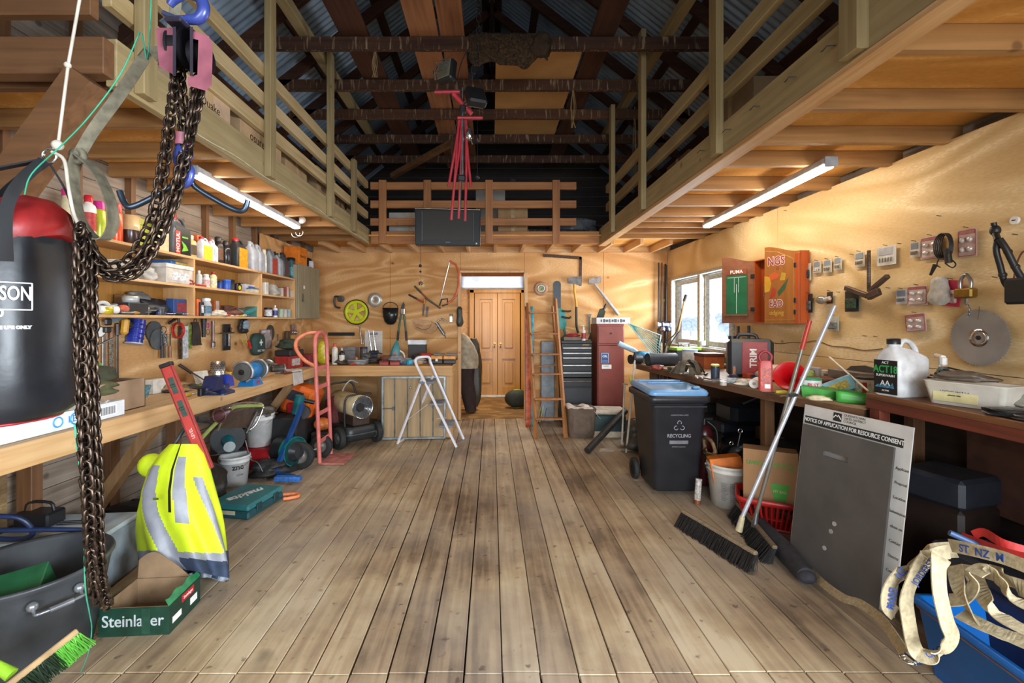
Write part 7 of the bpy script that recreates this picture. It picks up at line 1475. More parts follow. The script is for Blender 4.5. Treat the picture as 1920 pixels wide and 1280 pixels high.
text('RECYCLING',.042,PW,T,FR(.0,yf(.52)-.002,.52,fz),bold=.001,sx=.9);obj('white_panel',MB().box((0,0,0),(.16,.030,.001),0,FR(0,yf(.465)-.001,.465,fz)),mat('#77787c',.5),T)
text('QUEENSTOWN LAKES',.015,PW,T,FR(0,yf(.70)-.002,.70,fz));text('DISTRICT COUNCIL',.013,PW,T,FR(0,yf(.425)-.002,.425,fz))
m=MB();fr=FR(0,yf(.60)-.002,.605,fz)
for k in range(3):
 a0=math.radians(90+120*k);c_,s_=.03*math.cos(a0),.03*math.sin(a0)
 m.tube([fr@Vector((c_+.017*math.cos(a0+math.radians(q)),s_+.017*math.sin(a0+math.radians(q)),0))for q in range(-130,131,26)],.0035,4)
obj('recycling_symbol',m,PW,T)
# ================================================================ brooms, boards, buckets on the right floor
def pushbroom(label,c,ln,ang,foot,topp,pr,pc,grip=None,dy=0):
 T=thing('push_broom',label,'broom',(c[0],c[1],0));o2=Vector((c[0],c[1],0));R=TM(rz=ang);m=MB().box((0,.022,.105),(ln,.032,.024),.006,R);obj('head',m,wood('#8d7c62','#5c4e3c','X',2,name='broom_block'),T)
 m=MB();rr=random.Random(int(ln*1000)+int(ang))
 for i in range(int(ln*1500)):
  x=rr.uniform(-ln/2,ln/2);y=rr.uniform(-.016,.016);a=R@Vector((x,y+.022,.100));b=R@Vector((x+rr.uniform(-.014,.014),y*2.2-.022+rr.uniform(-.012,.012),.003));m.tube([a,b],.0019,4,smooth=False)
 obj('bristles',m,mat('#231f1e',.6,n=.3),T);f=Vector(foot)-o2;tp=Vector(topp)-o2
 obj('pole',MB().cyl(f,tp,pr,n=14),mat(pc,.32,.35,n=.1),T);obj('socket',MB().tube([f+Vector((0,0,-.04)),f.lerp(tp,.04)],[pr*1.7,pr*1.25],10),mat('#cdbf94',.5)if grip is None else STL,T)
 if grip:obj('grip',MB().cyl(tp.lerp(f,.14),tp,pr*1.15,n=14),mat(grip,.4),T)
 return T
a,b=onz(1275,985),onz(1413,1072);pushbroom('wide black push broom with a long white pole',((a.x+b.x)/2,(a.y+b.y)/2),(a-b).length,math.degrees(math.atan2(b.y-a.y,b.x-a.x)),(1.66,3.06,.13),(2.245,2.98,1.60),.0135,'#bfc1c8')
a,b=onz(1372,968),onz(1440,1058);pushbroom('second black push broom with grey pole and red grip',((a.x+b.x)/2+.02,(a.y+b.y)/2),(a-b).length,math.degrees(math.atan2(b.y-a.y,b.x-a.x)),(1.80,3.12,.13),(2.075,2.97,1.505),.0125,'#7d776c',grip='#b3341c')
a,b=onz(1425,985,.05),onz(1512,1080,.05)
m=MB().tube([a,a.lerp(b,.5)+Vector((.0,0,.01)),b],[.055,.06,.05],18);m.sphere(b,(.05,.05,.035));one('rubber_roll','rolled dusty black rubber mat on the floor','mat',m,mat('#35343a',.8,n=.35,s=20,b=.3))
# boards
def leanboard(nm,label,p0,p1,h,lean,th,m_):
 """board standing on the floor line p0-p1, leaning towards +x"""
 p0,p1=Vector(p0),Vector(p1);T=thing(nm,label,'board',p0);ax=(p1-p0).normalized();up=Vector((lean,0,math.sqrt(1-lean*lean)));up=(up-ax*up.dot(ax)).normalized();nn=ax.cross(up).normalized();nn=nn if nn.x<0 else-nn
 fr=Matrix(((ax.x,up.x,nn.x,0),(ax.y,up.y,nn.y,0),(ax.z,up.z,nn.z,0),(0,0,0,1)));return T,fr,(p1-p0).length
GB_=mat('#55504c',.6,n=.18,s=4)
T,fr,w_=leanboard('grey_board','dark grey sheet with a hand slot leaning on the sign',(1.885,2.88,0),(1.975,2.33,0),.84,.125,.01,GB_);h=.855
m=MB();sl=[(w_*.30,.70),(w_*.56,.70),(w_*.585,.715),(w_*.56,.73),(w_*.30,.73),(w_*.275,.715)]
for(x0,x1,z0,z1)in((0,w_,0,.70),(0,w_,.73,h),(0,w_*.29,.70,.73),(w_*.57,w_,.70,.73)):m.box(((x0+x1)/2,(z0+z1)/2,0),(x1-x0,z1-z0,.012),0,fr)
obj('panel',m,GB_,T)
for x,z in((.50,.24),(.47,.19),(.42,.08)):obj('tape_mark',MB().cyl(fr@Vector((w_*x,z+.1,.006)),fr@Vector((w_*x,z+.1,.008)),.013,n=10),mat('#a8a29c',.7),T)
T,fr,w_=leanboard('notice_sign','white council notice board with black heading leaning behind grey sheet',(1.935,2.96,0),(2.035,2.30,0),.97,.125,.005,WHT);h=.965
obj('panel',MB().box((w_/2,h/2,0),(w_,h,.006),0,fr),mat('#cfcbc4',.5,n=.12,s=6),T)
flip=fr if(fr@Vector((0,0,1))).x<0 else fr
obj('heading_bar',MB().box((w_*.48,.872,.004),(w_*.92,.047,.001),0,fr),mat('#2c2b29',.5,n=.05),T)
text('NOTICE OF APPLICATION FOR RESOURCE CONSENT',.034,WHT,T,fr@TM(w_*.48,.873,.0052),sx=.76,bold=.0006)
for i,s_ in enumerate(('QUEENSTOWN','LAKES DISTRICT','COUNCIL')):text(s_,.019,mat('#55534f',.5,n=0),T,fr@TM(w_*.42,.950-.018*i,.0035),align='LEFT')
obj('logo_square',MB().box((w_*.36,.930,.004),(.055,.05,.001),0,fr),mat('#2c2b29',.5,n=.05),T);obj('logo_peaks',MB().tube([fr@Vector((w_*.36+x,.928+z,.0055))for x,z in((-.025,-.005),(-.01,.012),(0,.004),(.006,.014),(.025,-.008))],.003,4),WHT,T)
for k in range(9):text(('Applicant','Proposal','Location','Submissions','close on','Contact','District','Council','Office')[k],.022,mat('#4a4844',.5,n=0),T,fr@TM(w_*.95,.74-.075*k,.0035,rz=0),sx=.8)
# bucket with orange box
bucket('bucket','white pail with grey printed label holding an orange carton',(1.95,3.74,0),.165,.34,'#d6d2c8',rz=-30);T=bpy.data.objects['bucket.002']
m=MB();rr=random.Random(3);th0=-.2
for i in range(11):
 for j in range(3):
  a0=-1.9+j*.42;wd_=rr.uniform(.2,.36);z_=.07+i*.014;r_=.137+.03*z_/.34+.0018;m.ribbon([(r_*math.cos(a0+q*wd_/4),r_*math.sin(a0+q*wd_/4),z_)for q in range(5)],Vector((0,0,1)),.006,.0008)
obj('printed_text',m,mat('#8c8c90',.6),T)
T=plainbox('orange_carton','orange cardboard carton sticking out of the pail',(1.93,3.72,.20),(.24,.11,.20),0,'#d97426','box',rot=(0,-10,-12))
T=thing('sealant_tube','white and amber sealant cartridge standing by the pail','tube',onz(1307,944),rot=(-8,8,0));obj('tube_body',MB().cyl((0,0,.03),(0,0,.20),.025,n=16),mat('#c4bdb4',.5,n=.5,s=60),T);obj('amber_base',MB().cyl((0,0,0),(0,0,.03),.026,n=16),mat('#8a4a20',.3),T)
# basket, paper bag, red basket, extinguisher
T=thing('wicker_basket','large wicker log basket under the right bench','basket',(2.22,4.02-.02,0));WK=mat('#8f6f48',.7,n=.4,s=40);m=MB();n=48
for k in range(17):
 z=.02+k*.021;r=.255+.05*k/16;m.tube([((r+.008*math.sin(n/4*2*PI*j/n*1.0+k*PI))*math.cos(2*PI*j/n)*1.1,(r+.008*math.sin(n/4*2*PI*j/n+k*PI))*math.sin(2*PI*j/n)*.85,z)for j in range(n)],.010,6,closed=True)
obj('weave',m,WK,T);m=MB()
for j in range(18):a=2*PI*j/18;m.tube([(.25*1.1*math.cos(a),.25*.85*math.sin(a),0),(.305*1.1*math.cos(a),.305*.85*math.sin(a),.38)],.008,5)
obj('stakes',m,WK,T)
for s in(-1,1):obj('handle',MB().tube(spline([(s*.30,-.10,.37),(s*.32,-.07,.46),(s*.32,.07,.46),(s*.30,.10,.37)],5),.016,7),WK,T)
bag('stored_bag','black shiny bag bulging out of the wicker basket',(2.24,4.0,.12),.46,.36,.36,'#17191e','bag',0,.25,251,.3)
T=thing('corkscrew_hooks','pair of silver screw hooks hung on the basket rim','hooks',P(1388,812,3.62));obj('shaft',MB().tube([(-.0,0,.0),(-.02,0,-.10)],.005,6),DSTL,T);obj('ring',MB().tube(circ((0,-.0,.02),.016,14,'y'),.005,6,closed=True).tube(circ((-.07,0,-.08),.014,14,'y'),.005,6,closed=True),CHR,T)
T=thing('paper_bag','upside down brown paper carrier bag with green print','bag',(2.05,3.36,.16),rz=-28);m=MB();
m.loft([[(x,y,z)for x,y in((-.17,-.07),(0,-.072-.006),(.17,-.07),(.17,.07),(0,.072),(-.17,.07))]for z in(0,.2,.40)],smooth=False);obj('bag_body',m,mat('#a97e55',.8,n=.12,s=5),T);GP=mat('#4a9a34',.5,n=0)
text('Countdown',.068,GP,T,FR(.0,-.079,.30)@TM(rz=180),sx=.9);obj('green_emblem',MB().prism([(-.06,0),(.06,0),(.035,-.12),(-.035,-.12)],.001,FR(.06,-.0785,.17)),GP,T);text('MY BAG',.028,mat('#c9b48c',.5,n=0),T,FR(.06,-.080,.115),sx=.8)
T=thing('red_basket','red slatted plastic basket holding the paper bag','basket',(2.04,3.33,0),rz=-28);RD=mat('#b3231f',.4,n=.1);m=MB()
m.loft([ring(.30,.20,.004,.05),ring(.32,.22,.03,.05),ring(.31,.21,.03,.05),ring(.29,.19,.008,.05)]);obj('base',m,RD,T);m=MB()
for i,(x,y)in enumerate(rrect(1,1,.2,8)):
 pass
N_=40
def rr_pt(w_,l_,q):
 p=rrect(w_,l_,.06,5);k=q*len(p);i=int(k)%len(p);f=k-int(k);a=p[i];b=p[(i+1)%len(p)];return(a[0]+(b[0]-a[0])*f,a[1]+(b[1]-a[1])*f)
for side in range(4):
 for j in range(11):
  u=-.45+.9*j/10
  if side%2==0:x0,y0,x1,y1=u*.30,(-.105 if side==0 else.105),u*.40,(-.145 if side==0 else.145)
  else:x0,y0,x1,y1=(-.155 if side==1 else.155),u*.19,(-.205 if side==1 else.205),u*.27
  m.tube([(x0,y0,.03),(x1,y1,.20)],.006,4,smooth=False)
obj('slats',m,RD,T);m=MB().loft([ring(.42,.30,.19,.06),ring(.45,.33,.20,.06),ring(.46,.34,.235,.06),ring(.43,.31,.235,.06),ring(.41,.29,.19,.06)]);obj('rim',m,RD,T)
T=thing('fire_extinguisher','dark maroon cylinder with black valve beside the basket','cylinder',(1.93,4.02+.12,0));T.location=(1.96,4.20,0);obj('cylinder_body',MB().lathe([(.07,0),(.078,.02),(.078,.46),(.06,.53),(.025,.55)],24),mat('#4a161a',.3),T);obj('valve',MB().cyl((0,0,.55),(0,0,.60),.02,n=10).box((.03,0,.60),(.10,.03,.03),.008),BLK,T);obj('hose',MB().tube(spline([(.02,-.02,.58),(.09,-.05,.50),(.09,-.06,.3),(.08,-.06,.15)],5),.012,8),BLK,T)
T=thing('red_level','red flat bar standing between bin and maroon cylinder','bar',(1.90,4.45,0));obj('bar',MB().box((0,0,.3),(.04,.03,.60),.004),mat('#a8302c',.4),T);obj('yellow_tip',MB().box((-.05,0,.22),(.02,.02,.44),.003),mat('#b89a5a',.5),T)
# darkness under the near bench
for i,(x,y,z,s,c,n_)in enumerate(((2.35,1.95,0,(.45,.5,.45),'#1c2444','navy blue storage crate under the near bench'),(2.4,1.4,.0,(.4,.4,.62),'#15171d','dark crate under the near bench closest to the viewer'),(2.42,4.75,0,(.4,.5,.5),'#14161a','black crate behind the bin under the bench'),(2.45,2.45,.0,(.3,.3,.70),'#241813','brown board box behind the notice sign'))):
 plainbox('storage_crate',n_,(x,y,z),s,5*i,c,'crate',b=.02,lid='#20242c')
T=thing('ratchet_handle','blue plastic handled rod lying on the strap pile','tool',P(1780,998,1.75));obj('shaft',MB().cyl((0,0,0),(.16,-.08,-.07),.011,n=10),mat('#3c5c8a',.35),T)
one('red_strap','bright red webbing strap draped on the pile','strap',MB().ribbon(spline([P(1803,1006,1.8),P(1840,1020,1.7),P(1880,1035,1.62),P(1930,1048,1.55)],5),Vector((.3,.3,1)),.035,.003).ribbon(spline([P(1825,1003,1.75),P(1845,998,1.72),P(1880,1018,1.65),P(1935,1035,1.6)],5),Vector((.3,.3,1)),.03,.003),mat('#c02a26',.5))
# blue crate and tow straps
T=thing('blue_crate','bright blue plastic crate in the bottom right corner','crate',(2.05,1.52,0));T.rotation_euler=(0,0,math.radians(-4));BC=mat('#0f63b4',.35,n=.12,s=6)
m=MB();m.loft([ring(.40,.84,0,.03),ring(.46,.92,.27,.03),ring(.49,.95,.275,.03),ring(.49,.95,.30,.03),ring(.44,.90,.30,.03),ring(.38,.82,.01,.03)]);obj('crate_body',m,BC,T);obj('rim_stripe',MB().tube([(x,y,.262)for x,y in rrect(.465,.925,.03)],.004,5,closed=True),mat('#7c5c58',.5),T)
STR=mat('#b9ab8a',.75,n=.2,s=60,b=.3);INK=mat('#2c4a94',.6,n=0)
T=thing('tow_strap','heap of cream webbing tow strap with blue handwriting','strap',(1.98,1.62,.30));o2=Vector((1.98,1.62,.30))
def S(px,py,d):return P(px,py,d)-o2
def strap(pts,wd,w_=.05,n=7):q=spline([S(*p)for p in pts],n);return obj('strap_loop',MB().ribbon(q,wd,w_,.004),STR,T)
YY=Vector((.35,1,.12))
strap([(1790,1030,1.75),(1745,1035,1.75),(1705,1060,1.72),(1670,1095,1.70),(1662,1130,1.70),(1678,1150,1.72)],Vector((.9,.2,.5)),.055)
strap([(1780,1033,1.68),(1740,1045,1.67),(1715,1080,1.66),(1700,1120,1.66),(1703,1160,1.66),(1715,1215,1.66),(1735,1230,1.64),(1765,1225,1.62),(1778,1195,1.60)],Vector((.9,.1,.45)),.055)
strap([(1765,1042,1.62),(1760,1060,1.60),(1762,1110,1.58),(1775,1165,1.57),(1785,1195,1.57),(1768,1218,1.57),(1738,1222,1.58)],Vector((1,.1,.05)),.055)
strap([(1782,1022,1.70),(1830,1032,1.60),(1880,1045,1.52),(1925,1062,1.45),(1960,1075,1.4)],Vector((-.1,.1,1)),.045)
strap([(1790,1060,1.70),(1800,1110,1.62),(1830,1160,1.56),(1880,1190,1.5),(1950,1200,1.45)],YY,.05)
strap([(1820,1060,1.70),(1835,1100,1.60),(1860,1140,1.52),(1900,1170,1.45),(1950,1190,1.4)],YY,.05)
strap([(1825,1075,1.6),(1850,1065,1.6),(1875,1090,1.55),(1900,1120,1.5),(1940,1140,1.45)],YY,.055)
strap([(1850,1070,1.66),(1880,1080,1.6),(1910,1100,1.52),(1950,1110,1.45)],YY,.055)
strap([(1780,1125,1.64),(1810,1120,1.6),(1825,1095,1.6),(1815,1075,1.62)],YY,.05)
strap([(1800,1150,1.6),(1850,1175,1.52),(1900,1195,1.46),(1950,1215,1.4)],YY,.05)
strap([(1700,1230,1.72),(1660,1170,1.98),(1640,1150,2.10),(1610,1130,2.22),(1580,1120,2.32),(1545,1095,2.5),(1520,1070,2.7)],Vector((.6,.3,.55)),.042)
obj('ratchet_buckle',MB().box(S(1712,1235,1.66),(.03,.05,.02),.005).tube(circ(S(1702,1236,1.66),.022,14,'z'),.005,6,closed=True),CHR,T)
def ink(s,px,py,d,n,up,sz=.030):text(s,sz,INK,T,frame(S(px,py,d),n,up),bold=.0008)
fr_n=Vector((-.35,-.9,.25))
def along(s,p0,p1,sz=.034,off=.006,shift=0):
 a,b=S(*p0),S(*p1);x=(b-a).normalized();view=-(a+o2-Vector((0,0,1.5))).normalized();n=(view-x*view.dot(x)).normalized();y=n.cross(x);c=(a+b)/2+n*off;M_=Matrix(((x.x,y.x,n.x,c.x),(x.y,y.y,n.y,c.y),(x.z,y.z,n.z,c.z),(0,0,0,1)));text(s,sz,INK,T,M_,bold=.0006)
along('ST  NZ  M',(1785,1024,1.69),(1915,1055,1.46),.036,.012);along('MARD',(1668,1148,1.70),(1678,1092,1.69),.030,.010);along('NZ',(1680,1090,1.69),(1700,1062,1.70),.030,.012);along('JORDERST',(1704,1110,1.655),(1758,1036,1.66),.024,.012);along('OKO',(1740,1228,1.61),(1768,1215,1.59),.026,.014)
# ================================================================ right wall: dartboard cabinet and hanging hardware
T=thing('dartboard_cabinet','open wooden dartboard cabinet with pub sign door','cabinet',(2.69,4.19,1.48),rz=-90)
CB=wood('#8c5a40','#74462f','X',1,.45,name='cabinet_brown',knots=False);CO=wood('#b8521c','#8f3d14','Z',1,.4,name='cabinet_orange',knots=False)
def arch(w,h,s=1,n=14):return[(-w/2,0),(w/2,0)]+[(w/2-w*i/n,h+.07*(math.cos(PI*(1-2*i/n)/1)*.5+.5)*1.0)for i in range(n+1)]
m=MB();m.box((0,-.008,.31),(.68,.012,.62));
for x in(-.334,.334):m.box((x,-.045,.31),(.012,.07,.62),.002)
for z in(.006,.614):m.box((0,-.045,z),(.656,.07,.012),.002)
obj('cabinet_body',m,CO,T)
m=MB().cyl((0,-.016,.31),(0,-.05,.31),.225,n=56);db=obj('dartboard',m,mat('#1b1b1b',.7),T)
for k in range(20):
 a0,a1=math.radians(18*k-9),math.radians(18*k+9)
 m=None
for par,c in((0,'#cfc6a8'),(1,'#2a2926')):
 m=MB()
 for k in range(20):
  if k%2==par:
   a0,a1=2*PI*(k-.5)/20,2*PI*(k+.5)/20;m.add([(r*math.cos(a),-.0515,.31+r*math.sin(a))for r in(.02,.165)for a in(a0,(a0+a1)/2,a1)],[(0,1,4,3),(1,2,5,4)])
 obj('segments',m,mat(c,.7,n=.05),db)
m=MB()
for r in(.10,.108,.162,.170):m.tube(circ((0,-.053,.31),r,40,'y'),.0012,4,closed=True)
m.tube(circ((0,-.052,.31),.222,48,'y'),.004,5,closed=True);obj('wires',m,CHR,db)
for k in range(20):a=2*PI*k/20;text(str((20,1,18,4,13,6,10,15,2,17,3,19,7,16,8,11,14,9,12,5)[k]),.026,WHT,db,FR(.195*math.sin(a),-.0535,.31+.195*math.cos(a)))
# left door, swung out, inner side with the green scoreboard
hx=Vector((-.34,-.08,0));ex=Vector((-.62,-.25,0));ax=(ex-hx).normalized();n_=Vector((ax.y,-ax.x,0));n_=n_ if n_.y<0 else-n_
def dfr(o,ax,n):return Matrix(((ax.x,0,n.x,o.x),(ax.y,0,n.y,o.y),(0,1,0,o.z),(0,0,0,1)))
f1=dfr(hx,ax,n_);W_=.335
m=MB().prism([(0,0),(W_,0)]+[(W_*(1-i/10),.60+.08*(1-math.cos(PI*(i/10)))/2*(1 if True else 0)-.0)for i in range(11)][::1]if False else[(0,0),(W_,0)]+[(W_*(1-i/10),.69-.07*(1-math.cos(PI*i/10))/2)for i in range(11)],.014,f1@TM(0,0,-.014));d1=obj('left_door',m,CB,T)
obj('scoreboard',MB().box((W_*.52,.29,.004),(.22,.40,.006),.001,f1),mat('#1f6a45',.5,n=.2,s=6),d1);obj('chalk_ledge',MB().box((W_*.52,.08,.012),(.24,.02,.024),.003,f1),CB,d1)
obj('score_lines',MB().box((W_*.52,.47,.008),(.19,.004,.001),0,f1).box((W_*.52,.25,.008),(.004,.30,.001),0,f1).box((W_*.52-.022,.39,.008),(.003,.15,.001),0,f1).box((W_*.52+.022,.39,.008),(.003,.15,.001),0,f1),WHT,d1)
sgn=1 if(f1.to_3x3()@Vector((1,0,0))).cross(f1.to_3x3()@Vector((0,1,0))).dot(f1.to_3x3()@Vector((0,0,1)))>0 else-1
obj('name_plate',MB().box((W_*.52,.525,.006),(.21,.05,.003),0,f1),mat('#8d4a34',.5),d1);text('PUMA',.05,WHT,d1,f1@TM(W_*.52,.525,.009)@Matrix.Diagonal((sgn,1,1,1)),bold=.001)
for z in(.14,.47):obj('hinge',MB().box((.01,z,.006),(.04,.04,.012),.003,f1),BLK,d1)
# right door, a little ajar, outer side with the pub sign
hx2=Vector((.34,-.08,0));ex2=Vector((.02,-.19,0));ax2=(ex2-hx2).normalized();o3=ex2;ax2=(hx2-ex2).normalized();n2=Vector((ax2.y,-ax2.x,0));n2=n2 if n2.y<0 else-n2;f2=dfr(o3,ax2,n2)
W2=.335;m=MB().prism([(0,0),(W2,0),(W2,.615)]+[(W2*(1-i/12),.62+.075*(1-math.cos(PI*i/12))/2)for i in range(13)],.016,f2@TM(0,0,-.016));d2=obj('right_door',m,wood('#a5672c','#8a5424','Z',.8,.45,name='sign_door',knots=False),T)
obj('gold_border',MB().tube([f2@Vector(v)for v in((.008,.03,.001),(.285,.03,.001),(.285,.55,.001),(.24,.58,.001),(.12,.64,.001),(.008,.66,.001))],.0022,4),mat('#c9a25c',.4),d2)
obj('orange_edge',MB().box((W2-.02,.30,.004),(.04,.60,.010),.002,f2),CO,d2)
s2=Matrix.Diagonal((1,1,1,1));MAG=mat('#8f2440',.5,n=.05);CRM=mat('#d6c8b4',.5,n=.05)
for s_,z,sz in(('NGS',.555,.105),('EAD',.175,.085)):
 text(s_,sz,CRM,d2,f2@TM(.115,z,.001),bold=.0065,sx=.8);text(s_,sz,MAG,d2,f2@TM(.115,z,.0025),bold=.001,sx=.8)
text('O',.04,MAG,d2,f2@TM(.13,.49,.002));text('odging',.062,mat('#c9a23a',.5,n=0),d2,f2@TM(.12,.095,.002),sx=.85)
for c,pts in(('#c9952a',[(.0,.28),(.05,.29),(.07,.36),(.05,.42),(.0,.43)]),('#c2572a',[(.06,.38),(.13,.40),(.15,.43),(.10,.46),(.05,.44)]),('#a33a24',[(.05,.22),(.10,.24),(.12,.30),(.08,.33)]),('#3a5a3a',[(.14,.24),(.20,.30),(.235,.40),(.20,.36),(.13,.28)]),('#b8902c',[(.15,.38),(.20,.38),(.21,.44),(.17,.45)])):
 obj('painted_figure',MB().prism(pts,.001,f2@TM(0,0,.0005)),mat(c,.5,n=.1),d2)
for z in(.10,.20,.50):obj('hinge',MB().box((W2-.035,z,.011),(.02,.04,.006),.002,f2),BLK,d2)
# blister packs and tools
XR=2.686
def RW(px,py,x=XR):d=DX(px,x);return(x,d,Z(py,d))
def pack(name,label,x0,y0,x1,y1,card,item='#b9bcc0',cat='packet',style='blister',tilt=0):
 d0,d1=DX(x0,XR),DX(x1,XR);w=d0-d1;d=(d0+d1)/2;z0,z1=Z(y1,d),Z(y0,d);h=z1-z0
 T=thing(name,label,cat,(XR,d,(z0+z1)/2));T.rotation_euler=(0,0,math.radians(-90))
 R=TM(ry=tilt)
 obj('card',MB().box((0,-.006,0),(w,.003,h),.0008,R),mat(card,.4,n=.2),T)
 if style=='blister':
  m=MB();m.box((0,-.016,-h*.12),(w*.78,.016,h*.5),.006,R);obj('blister',m,mat(item,.22,.5,n=.5,s=50),T)
 elif style=='bulbs':
  m=MB()
  for i in range(2):
   for j in range(2):m.sphere((-w*.2+w*.4*i,-.014,-h*.22+h*.34*j),(w*.14,.012,h*.10),10)
  obj('bulbs',m,mat('#d8d2cc',.2,.3),T);obj('red_border',MB().tube([R@Vector((x,-.009,z))for x,z in rrect(w*.9,h*.9,.008,2)],.0016,4,closed=True),mat('#9c4a4c',.4),T)
  obj('printed_band',MB().box((0,-.0085,h*.38),(w*.82,.002,h*.12),0,R),mat('#a86460',.4),T)
 elif style=='hooks':
  m=MB()
  for i in range(5):x=-w*.3+w*.15*i;m.tube([R@Vector((x,-.012,-h*.1)),R@Vector((x+.004,-.016,-h*.34))],.004,5)
  obj('fixings',m,CHR,T);obj('header',MB().box((0,-.009,h*.25),(w*.7,.004,h*.4),.001,R),mat(item,.3,.3),T)
 obj('nail',MB().cyl((0,0,h/2+.006),(0,-.03,h/2+.012),.002,n=5),NAILM,T)
 return T
pack('blister_pack','narrow dark striped blister pack nearest the pub sign door',1508,494,1522,526,'#c9c2b4','#4c5254')
pack('hook_pack','small grey bag of hooks, first of the trio in the top row',1526,490,1541,512,'#c6bfae','#9aa4ae',style='hooks')
pack('hook_pack','small grey bag of hooks, middle of the trio in the top row',1545,487,1561,511,'#c6bfae','#98a2ac',style='hooks')
pack('hook_pack','small grey bag of hooks, last of the trio in the top row',1565,483,1580,506,'#c6bfae','#a0a8b0',style='hooks')
pack('hook_pack','small hook bag alone left of the upright iron puller',1604,473,1623,500,'#c6bfae','#9ca6ae',style='hooks')
pack('fixing_pack','blister pack of chrome bolts right of the iron puller',1646,462,1682,497,'#cfcac0','#c3c6ca',style='hooks')
pack('hook_pack','grey hook bag just left of the red printed bulb pack',1708,454,1727,482,'#c9c3b6','#8f979e',style='hooks')
pack('bulb_pack','clear pack of small bulbs left of the black cable',1728,443,1767,484,'#cdb8b0',style='bulbs')
pack('bulb_pack','tall clear bulb pack right of the black cable',1798,429,1834,482,'#c0a29a',style='bulbs')
pack('card_pack','black carded fitting at the left end of the lower row',1513,551,1525,586,'#2b2c2e','#6c7476')
pack('card_pack','tiny black and red card in the lower row',1552,547,1563,569,'#3a3430','#b85a30')
pack('card_pack','black card with green fitting under the iron puller',1586,545,1612,584,'#26292a','#3c5a50')
pack('hook_pack','blue grey hook bag at the left of the lower bulb pack',1682,543,1703,570,'#b9b8b8','#7c8ca0',style='hooks')
pack('bulb_pack','clear bulb pack in the lower row beside the plastic bag',1703,536,1741,572,'#cdb8b0',style='bulbs')
pack('bulb_pack','single clear bulb pack hanging below the others',1699,588,1738,622,'#c2a49c',style='bulbs',tilt=-6)
pack('card_pack','pink and red carded brush with blue foot',1768,525,1805,574,'#c2304e','#d8bcc4',tilt=8)
pack('screw_bag','small bag of steel screws behind the white pole',1554,592,1574,620,'#b9b6a6','#8f9a9c')
bag('plastic_bag','crumpled clear plastic bag pinned in the lower row',RW(1760,572,2.66),.05,.12,.17,'#cfcabe','bag',0,.25,301,.3,t=.3)
T=thing('light_bulb','clear wrapped light bulb bundle in the lower row','bulb',RW(1540,562,2.66));obj('glass',MB().sphere((0,0,0),(.03,.05,.035)),mat('#8f8d86',.2,.4),T);obj('base',MB().cyl((0,-.04,0),(0,-.09,.01),.016,n=10),mat('#c9c4b8',.4),T)
T=thing('gear_puller','rusty iron puller with long threaded rod on the wall','tool',RW(1637,520));T.rotation_euler=(0,0,math.radians(-90));o2=0
obj('threaded_rod',MB().tube([(0,-.03,.19),(.0,-.03,-.10)],.011,8),RST,T);m=MB()
for k in range(22):m.tube(circ((0,-.03,.10-.008*k),.0115,10),.002,4,closed=True)
obj('thread',m,mat('#8a8078',.4,.7),T);obj('jaw',MB().box((-.05,-.045,-.12),(.22,.03,.035),.005,TM(ry=20)).box((.06,-.05,-.10),(.18,.03,.03),.005,TM(ry=-32)).box((.03,-.06,-.14),(.10,.035,.05),.006,TM(ry=-20)),mat('#5c4a40',.5,.5,n=.4),T)
T=thing('charger_cable','coiled black car charger cable hung on a nail','cable',RW(1782,468));T.rotation_euler=(0,0,math.radians(-90));m=MB()
for k in range(5):m.tube([(.034*math.cos(2*PI*i/20)*(1+.1*k),-.02-.008*k,.02+.075*math.sin(2*PI*i/20))for i in range(20)],.0035,5,closed=True)
m.tube(spline([(-.03,-.03,-.03),(-.05,-.03,-.08),(-.03,-.03,-.10)],4),.0035,5).tube(spline([(.02,-.03,-.05),(.06,-.03,-.09),(.04,-.03,-.11),(.0,-.03,-.08)],4),.0035,5);obj('coil',m,BLK,T);obj('plug',MB().tube([(-.06,-.03,-.08),(-.09,-.03,-.14)],[.012,.007],8),BLK,T);obj('adapter',MB().cyl((.02,-.04,.0),(.03,-.04,-.08),.017,n=12),mat('#2f2b28',.4),T)
T=thing('padlock','large brass and steel padlock hanging on the wall','padlock',RW(1822,543));T.rotation_euler=(0,0,math.radians(-90));obj('lock_body',MB().box((0,-.035,-.02),(.10,.045,.055),.008),mat('#b0924e',.3,.9),T);obj('shackle',MB().tube(spline([(-.028,-.035,.0),(-.028,-.035,.05),(0,-.035,.085),(.028,-.035,.05),(.028,-.035,.0)],5),.009,10),STL,T);obj('key',MB().box((0,-.035,-.065),(.02,.004,.035),.002),STL,T);obj('chain',chain([(0,-.03,-.07),(.01,-.02,-.11),(.0,-.015,-.15)],.010,.0035),STL,T)
T=thing('large_saw_blade','large toothed circular saw blade hanging on the right wall','saw blade',RW(1836,633,2.672));T.rotation_euler=(0,0,math.radians(-90));R_=.158;pts=[]
for k in range(60):
 a=2*PI*k/60;pts+=[(R_*math.cos(a),R_*math.sin(a)),(R_*.955*math.cos(a+.035),R_*.955*math.sin(a+.035)),(R_*.955*math.cos(a+.07),R_*.955*math.sin(a+.07))]
obj('blade',MB().prism(pts,.003,FR(0,0,0)),mat('#a9a8a4',.36,.55,n=.3,s=3),T);obj('polished_ring',MB().lathe([(.03,0),(.05,0),(.05,.002),(.03,.002)],36,m=TM(0,-.0035,0,rx=90),caps=False),CHR,T);obj('hub_hole',MB().cyl((0,-.0035,0),(0,-.007,0),.012,n=20),BLK,T);obj('wire',MB().tube(spline([(0,-.008,.10),(.01,-.012,.14),(0,0,.17)],4),.0015,4),NAILM,T)
